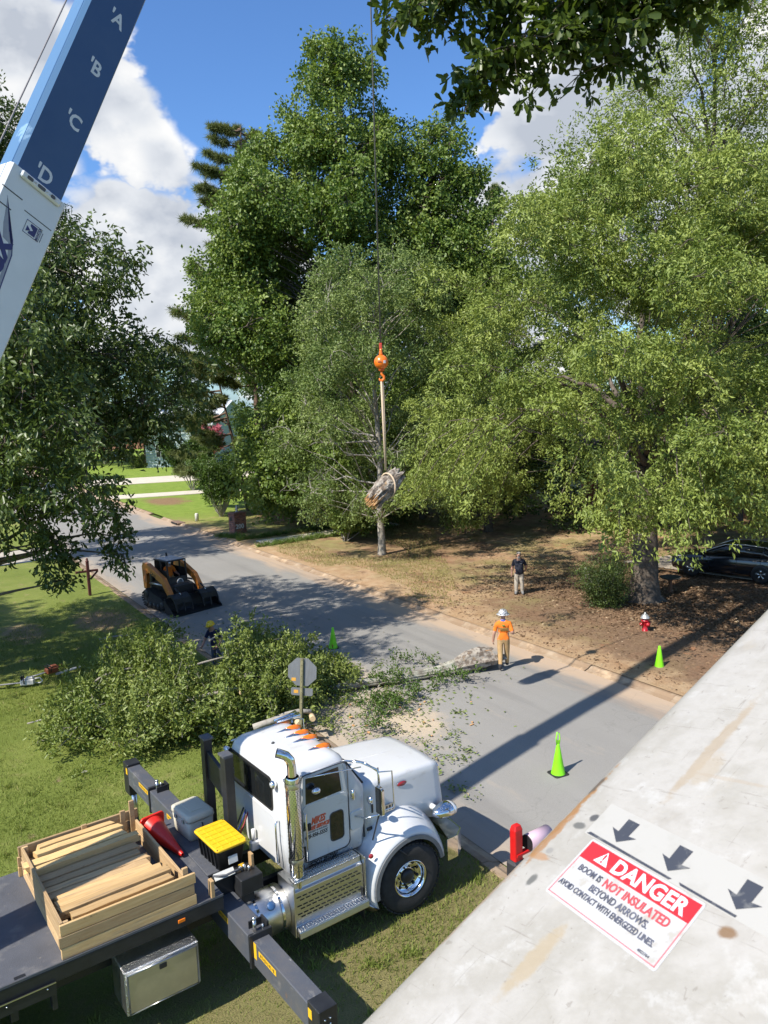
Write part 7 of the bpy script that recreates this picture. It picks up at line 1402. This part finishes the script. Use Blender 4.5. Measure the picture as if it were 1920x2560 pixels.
leafy_branch('leafy branch next to the torn butt', 2.6, 22.1, 1.3, R(195), 26, 113)
leafy_branch('leafy tuft hanging from the middle of the felled trunk', .2, 20.5, .9, R(250), 26, 114)
leafy_branch('leafy branch draped over the left part of the felled trunk', -.9, 22.0, 1.5, R(-12), 30, 119)
leafy_branch('flat leafy branch behind the felled trunk', 1.6, 23.4, 1.3, R(170), 14, 115)
leafy_branch('leafy clump nearest the truck hood on the sawdust', -1.05, 18.6, .8, R(20), 14, 116)
leafy_branch('small clump left of the sawdust patch', -1.9, 20.2, .9, R(150), 16, 117)
leafy_branch('leafy clump between the sign and the felled trunk', -1.5, 21.0, 1.0, R(120), 18, 118)
# bare poles lying on the shaded lawn
for i, (x, y, ln, a, lab_) in enumerate(((-10.2, 27.2, 2.6, 20, 'upper bare pole on the shaded grass by the kerb'), (-9.6, 26.2, 3.4, 8, 'lower long bare pole on the shaded grass by the kerb'), (-9.0, 27.0, 1.3, 32, 'short forked bare pole beside the kerb'))):
    o = MB().tube([(ln*k/6, .08*math.sin(k*1.3+i), .03+.01*k) for k in range(7)], [.035, .034, .03, .028, .022, .016, .008], 7).build('bare_pole', M_bark_l); o.location = (x, y, .10); o.rotation_euler = (0, 0, R(a)); tag(o, lab_, 'pole', 'bare poles on the shaded grass')
# ------------------------------------------------------------------ shrubs and small trees across the street
def vase(name, label, x, y, h, w, stems, seed, m, n=26, ln=.14, wd=.07, low=.35, k=16):
    t = Tree(seed); r = t.r
    for i in range(stems):
        a = r.uniform(0, 6.28); q = w*math.sqrt(r.uniform(.05, 1)); e = np.array([q*math.cos(a), q*math.sin(a), h*r.uniform(.72, 1.)]); p = t.curve((.12*math.cos(a), .12*math.sin(a), 0), e, .03, 6, .05); t.wood.tube(p, [.035, .03, .026, .022, .017, .012, .006], 5, caps=False); P = []
        for j in range(n): u = r.uniform(low, 1.)*6; i0 = min(int(u), 5); P.append(np.array(p[i0])*(1-(u-i0))+np.array(p[i0+1])*(u-i0)+r.normal(size=3)*.22)
        t.leaf(*sprays(np.array(P), unit(np.tile(e*np.array([1, 1, .4]), (n, 1))+r.normal(size=(n, 3))), k, .24, ln, wd, r, .1))
    return t.build(name, label, (x, y, .08), m, M_bark_l if stems > 3 else M_bark_d, 'shrub', None, 'foliage', 'stems')
vase('vase_shrub', 'upright vase shaped shrub with many stems behind the brick pier', -11.9, 57.7, 4.6, 2.3, 26, 121, L_shrub, 44, .16, .085)
vase('crape_myrtle', 'small multi stemmed tree in a mulch ring on the bright lawn', -18.4, 76.6, 5.2, 3.0, 12, 122, L_shrub, 110, .2, .11, .42)
vase('garden_shrub', 'slim leafy shrub in the pine straw bed', -9.3, 63.2, 5.2, 2.0, 7, 123, L_shrub, 46, .15, .08, .4)
vase('garden_shrub', 'dense dark shrub behind the brick pier', -8.3, 59.5, 2.4, 2.3, 14, 124, L_gum, 34, .16, .09, .15)
vase('sapling', 'young sweetgum with big leaves under the tall one', -4.3, 51.5, 5.4, 3.2, 12, 125, L_gum, 80, .20, .16, .3)
vase('sapling', 'low leafy sweetgum shoot left of the pale trunk', -2.3, 45.5, 3.6, 2.2, 10, 126, L_gum, 60, .18, .14, .25)
vase('round_bush', 'dark rounded bush beside the willow oak trunk', 8.35, 29.3, 1.55, .95, 16, 127, L_dark, 46, .075, .035, .1, 20)
vase('garden_shrub', 'pale spindly shrub left of the willow oak trunk', 9.35, 31.6, 1.5, .8, 8, 128, L_brush, 16, .09, .04, .2, 12)
vase('garden_hedge', 'low hedge along the far side of the straw bed', -5.0, 66, 1.8, 3.0, 16, 129, L_shrub, 34, .16, .08, .1)
L_pink = leaf_mat('pink_blossom', (.42, .10, .14), (.62, .22, .26), .6, .3, .2)
vase('flowering_shrub', 'pink flowering crape myrtle in front of the white roofed house', -21.0, 100, 5.6, 2.6, 10, 130, L_pink, 40, .3, .25, .5, 10)
vase('flowering_shrub', 'red flowering shrub beside the far brick house', -41, 118, 7.5, 3, 10, 131, L_pink, 36, .35, .28, .5, 10)
vase('garden_shrub', 'yellow green clipped bush on the far lawn', -33, 107.5, 1.7, 1.6, 14, 132, L_brush, 30, .16, .09, .1, 12)
# lily turf rows edging the garden path
L_turf = leaf_mat('lily_turf', (.10, .16, .03), (.19, .26, .06), .5, .3, .3)
def turf_row(label, a, b, n, seed):
    r = np.random.default_rng(seed); a = np.array(a); b = np.array(b); P = []
    for i in range(n): u = r.uniform(0, 1); c = a*(1-u)+b*u+r.normal(size=2)*.14; P.append((c[0], c[1], .14))
    P = np.array(P); V, F, Q = tuft_np(P, np.tile([0, 0, 1.], (n, 1)), 26, .36, .03, r); c0 = np.array([*((a+b)/2), .1]); o = bpy.data.objects.new('lily_turf_row', np_mesh('lily_turf_row', V-c0, F, L_turf, Q)); col.objects.link(o); o.location = c0; tag(o, label, 'plants', 'lily turf rows along the path')
turf_row('upper row of lily turf beside the garden path', (-8.8, 46.9), (-.5, 52.6), 130, 1); turf_row('lower row of lily turf beside the garden path', (-7.2, 44.6), (.4, 49.7), 120, 2); turf_row('lily turf clump at the foot of the brick pier', (-10.2, 48.6), (-8.6, 47.6), 40, 3)
# ------------------------------------------------------------------ grass, leaf litter, debris
def blades(name, pts, h, w, m, seed, lean=.5):
    r = np.random.default_rng(seed); n = len(pts); a = r.uniform(0, 6.28, n); hh = h*r.uniform(.5, 1.3, n); d = np.stack([np.cos(a), np.sin(a), np.zeros(n)], 1); tip = pts+np.stack([r.normal(size=n)*h*lean, r.normal(size=n)*h*lean, hh], 1)
    V = np.stack([pts-d*w*.5, pts+d*w*.5, tip], 1).reshape(-1, 3); F = np.arange(n*3).reshape(-1, 3); o = bpy.data.objects.new(name, np_mesh(name, V, F, m, r.uniform(0, 1, n))); col.objects.link(o); return tag(o, kind='stuff')
r_ = np.random.default_rng(77); L_grass = leaf_mat('grass_blades', (.13, .175, .03), (.25, .29, .07), .6, .3, .2, (.42, .37, .15))
q = np.stack([r_.uniform(-14, 4, 420000), r_.uniform(8.5, 33, 420000)], 1); d = q-np.array([P0.x, P0.y]); al = d@np.array([UA.x, UA.y]); ac = d@np.array([NA.x, NA.y]); patch = np.sin(q[:, 0]*1.7)+np.sin(q[:, 1]*1.3+q[:, 0]*.7)+np.sin(q[:, 0]*4.1-q[:, 1]*3.3)*.6
mk = (ac < -.42) & (al < 36) & (r_.uniform(0, 1, len(q)) < np.clip(.55+.18*patch, .15, 1)*np.clip(26/np.maximum(q[:, 1], 10)-.55, .3, 1)); q = q[mk][:160000]; blades('grass', np.column_stack([q, np.full(len(q), .08)]), .07, .016, L_grass, 5); 
q = np.stack([r_.uniform(-13, 4, 3000), r_.uniform(9, 26, 3000)], 1); d = q-np.array([P0.x, P0.y]); ac = d@np.array([NA.x, NA.y]); q = q[ac < -.6][:240]; q = np.repeat(q, 40, 0)+r_.normal(size=(len(q)*40, 2))*.06; blades('weed_tufts', np.column_stack([q, np.full(len(q), .08)]), .12, .02, L_grass, 6)
q = np.stack([r_.uniform(-6, 3, 60000), r_.uniform(30, 60, 60000)], 1); d = q-np.array([P0.x, P0.y]); ac = d@np.array([NA.x, NA.y]); patch = np.sin(q[:, 0]*.9)+np.sin(q[:, 1]*.7+q[:, 0]*.5); q = q[(ac > 9.2) & (patch > -.2)][:24000]; blades('yard_grass', np.column_stack([q, np.full(len(q), .09)]), .08, .03, leaf_mat('dry_grass', (.20, .19, .06), (.36, .32, .13), .7, .25, .2), 7)
L_litter = leaf_mat('leaf_litter', (.10, .06, .035), (.30, .20, .12), .75, .1, .2, (.48, .38, .25))
def litter(name, xy, z, size, m, seed, jit=.5):
    r = np.random.default_rng(seed); n = len(xy); C = np.column_stack([xy, np.full(n, z)+r.uniform(0, .02, n)]); a = r.uniform(0, 6.28, n); A = np.stack([np.cos(a), np.sin(a), r.normal(size=n)*.2], 1); Nn = unit(np.stack([r.normal(size=n)*jit, r.normal(size=n)*jit, np.ones(n)], 1)); V, F = leaves_np(C, A, Nn, size*r.uniform(.6, 1.3, n), size*.5*r.uniform(.6, 1.2, n)); o = bpy.data.objects.new(name, np_mesh(name, V, F, m, np.repeat(r.uniform(0, 1, n), 2))); col.objects.link(o); return tag(o, kind='stuff')
q = np.column_stack([r_.normal(11, 4.2, 26000), r_.normal(28.5, 4.5, 26000)]); d = q-np.array([P0.x, P0.y]); ac = d@np.array([NA.x, NA.y]); litter('leaf_litter', q[(ac > 8.9)], .10, .12, L_litter, 8)
L_deb = leaf_mat('fallen_green_leaves', (.09, .14, .03), (.22, .27, .08), .5, .2, .3, (.45, .36, .2))
c_ = np.array([(-1.2, 19.3), (-.2, 20.2), (-1.6, 20.6), (-3.5, 26.5), (-5.5, 28.5), (-4.6, 27.4), (.6, 19.0), (-.8, 18.0), (1.2, 21.6), (-2.6, 24.4), (.8, 16.8), (-6.5, 27.0)]); s_ = np.array([1.3, 1., 1., 1.0, .9, 1.2, .8, .9, .9, 1.1, .5, .9]); k_ = r_.integers(0, 12, 3600); q = c_[k_]+r_.normal(size=(3600, 2))*s_[k_][:, None]; clump = r_.uniform(-3.5, 2.5, (260, 2))*np.array([1.2, 1.6])+np.array([-1.2, 20.5]); q[:2200] = clump[r_.integers(0, 260, 2200)]+r_.normal(size=(2200, 2))*.10
d = q-np.array([P0.x, P0.y]); ac = d@np.array([NA.x, NA.y]); litter('street_debris', q[(ac > .1) & (ac < 8)], .05, .10, L_deb, 9, .6)
chips = MB()
for i in range(24): x, y = r_.normal(.2, 1.2), r_.normal(19.4, 1.0); chips.box((x, y, .055), (r_.uniform(.03, .12), r_.uniform(.02, .06), .02), (r_.uniform(-.3, .3), r_.uniform(-.3, .3), r_.uniform(0, 3)))
tag(chips.build('wood_chips', M_torn), kind='stuff')
# ------------------------------------------------------------------ houses behind the trees
def house(label, loc, rz, w, d, h, rise, m_wall, m_roof, wins, door=None, gable=None, ov=.5):
    o = thing('house', label, 'house', loc, rz); MB().box((0, 0, h/2), (w, d, h)).build('wall', m_wall, o)
    rf = MB().prism([(-d/2-ov, h-.05), (0, h+rise), (d/2+ov, h-.05), (d/2+ov, h+.10), (0, h+rise+.17), (-d/2-ov, h+.10)], 'x', -w/2-ov, w/2+ov).build('roof', m_roof, o)
    for s in (-1, 1): MB().prism([(-d/2, h), (d/2, h), (0, h+rise-.02)], 'x', s*w/2-.06, s*w/2+.03).build('gable', gable or m_wall, o); MB().box((0, s*(d/2+ov), h-.02), (w+2*ov, .05, .16)).build('fascia', M_trimw, o)
    for x, z, ww, hh in wins:
        fr = MB().box((x, -d/2-.02, z), (ww+.16, .10, hh+.16)).build('window', M_trimw, o); MB().box((x, -d/2-.06, z), (ww, .05, hh)).build('pane', M_glass, fr); MB().box((x, -d/2-.09, z), (.05, .03, hh)).build('mullion', M_trimw, fr); MB().box((x, -d/2-.09, z), (ww, .03, .05)).build('mullion', M_trimw, fr)
    if door: dd = MB().box((door[0], -d/2-.02, 1.05), (door[1], .10, 2.1)).build('door', door[2], o); MB().sphere((door[0]+door[1]*.38, -d/2-.09, 1.0), .04, 8, 6).build('handle', M_chrome_r, dd)
    return o
M_trimw = mat('trim_white', (.66, .66, .64), .6); M_brickw = mat('far_brick', (.30, .14, .09), .9, var=.25, scale=14, stretch=(1, 1, 4)); M_shing = mat('shingles', (.13, .115, .10), .9, var=.25, scale=10); M_metalr = mat('pale_metal_roof', (.70, .72, .74), .4, var=.05); M_side = mat('grey_green_siding', (.40, .47, .47), .7, var=.06, scale=3); M_tanw = mat('tan_wall', (.50, .40, .25), .8, var=.1)
hs1 = house('distant house with pale metal roof and grey green lap siding', (-26.5, 118, 0), R(-4), 9, 22, 5.6, 3.0, M_side, M_metalr, ((-2.4, 2.2, 1.2, 1.4), (2.4, 2.2, 1.2, 1.4)), (0, 1.0, M_trimw))
for i in range(14): MB().box((0, -11.03, .3+i*.38), (9., .06, .03), (R(12), 0, 0)).build('siding_board', M_side, hs1)
house('far brick ranch house seen through the dark tree', (-47, 163, 0), R(8), 22, 10, 3.2, 2.6, M_brickw, M_shing, ((-6, 1.6, 1.8, 1.4), (6, 1.6, 1.8, 1.4)), (0, 1.1, M_trimw))
house('low tan house with white window behind the sweetgum trunk', (-3.5, 86, 0), R(2), 17, 9, 3.2, 2.4, M_tanw, M_shing, ((-6.4, 1.9, 2.2, 1.6), (-2, 1.7, 1.6, 1.3), (4, 1.7, 1.6, 1.3)), (1.2, 1.0, M_side))
house('brick house hidden behind the willow oak at the right', (24, 54, 0), R(-12), 20, 10, 3.2, 2.4, M_brickw, M_shing, ((-6.5, 1.7, 1.6, 1.3), (-2.0, 1.7, 1.6, 1.3), (6, 1.7, 1.6, 1.3)), (2.0, 1.1, M_trimw))
lp_ = MB().cyl((0, 0, 0), (0, 0, 4.6), .09, .07, 10).box((0, 0, 4.65), (.3, .3, .3), bev=.04).build('lamp_post', M_trimw); lp_.location = (-40.5, 120, 0); tag(lp_, 'slim white post standing before the silver car', 'post')
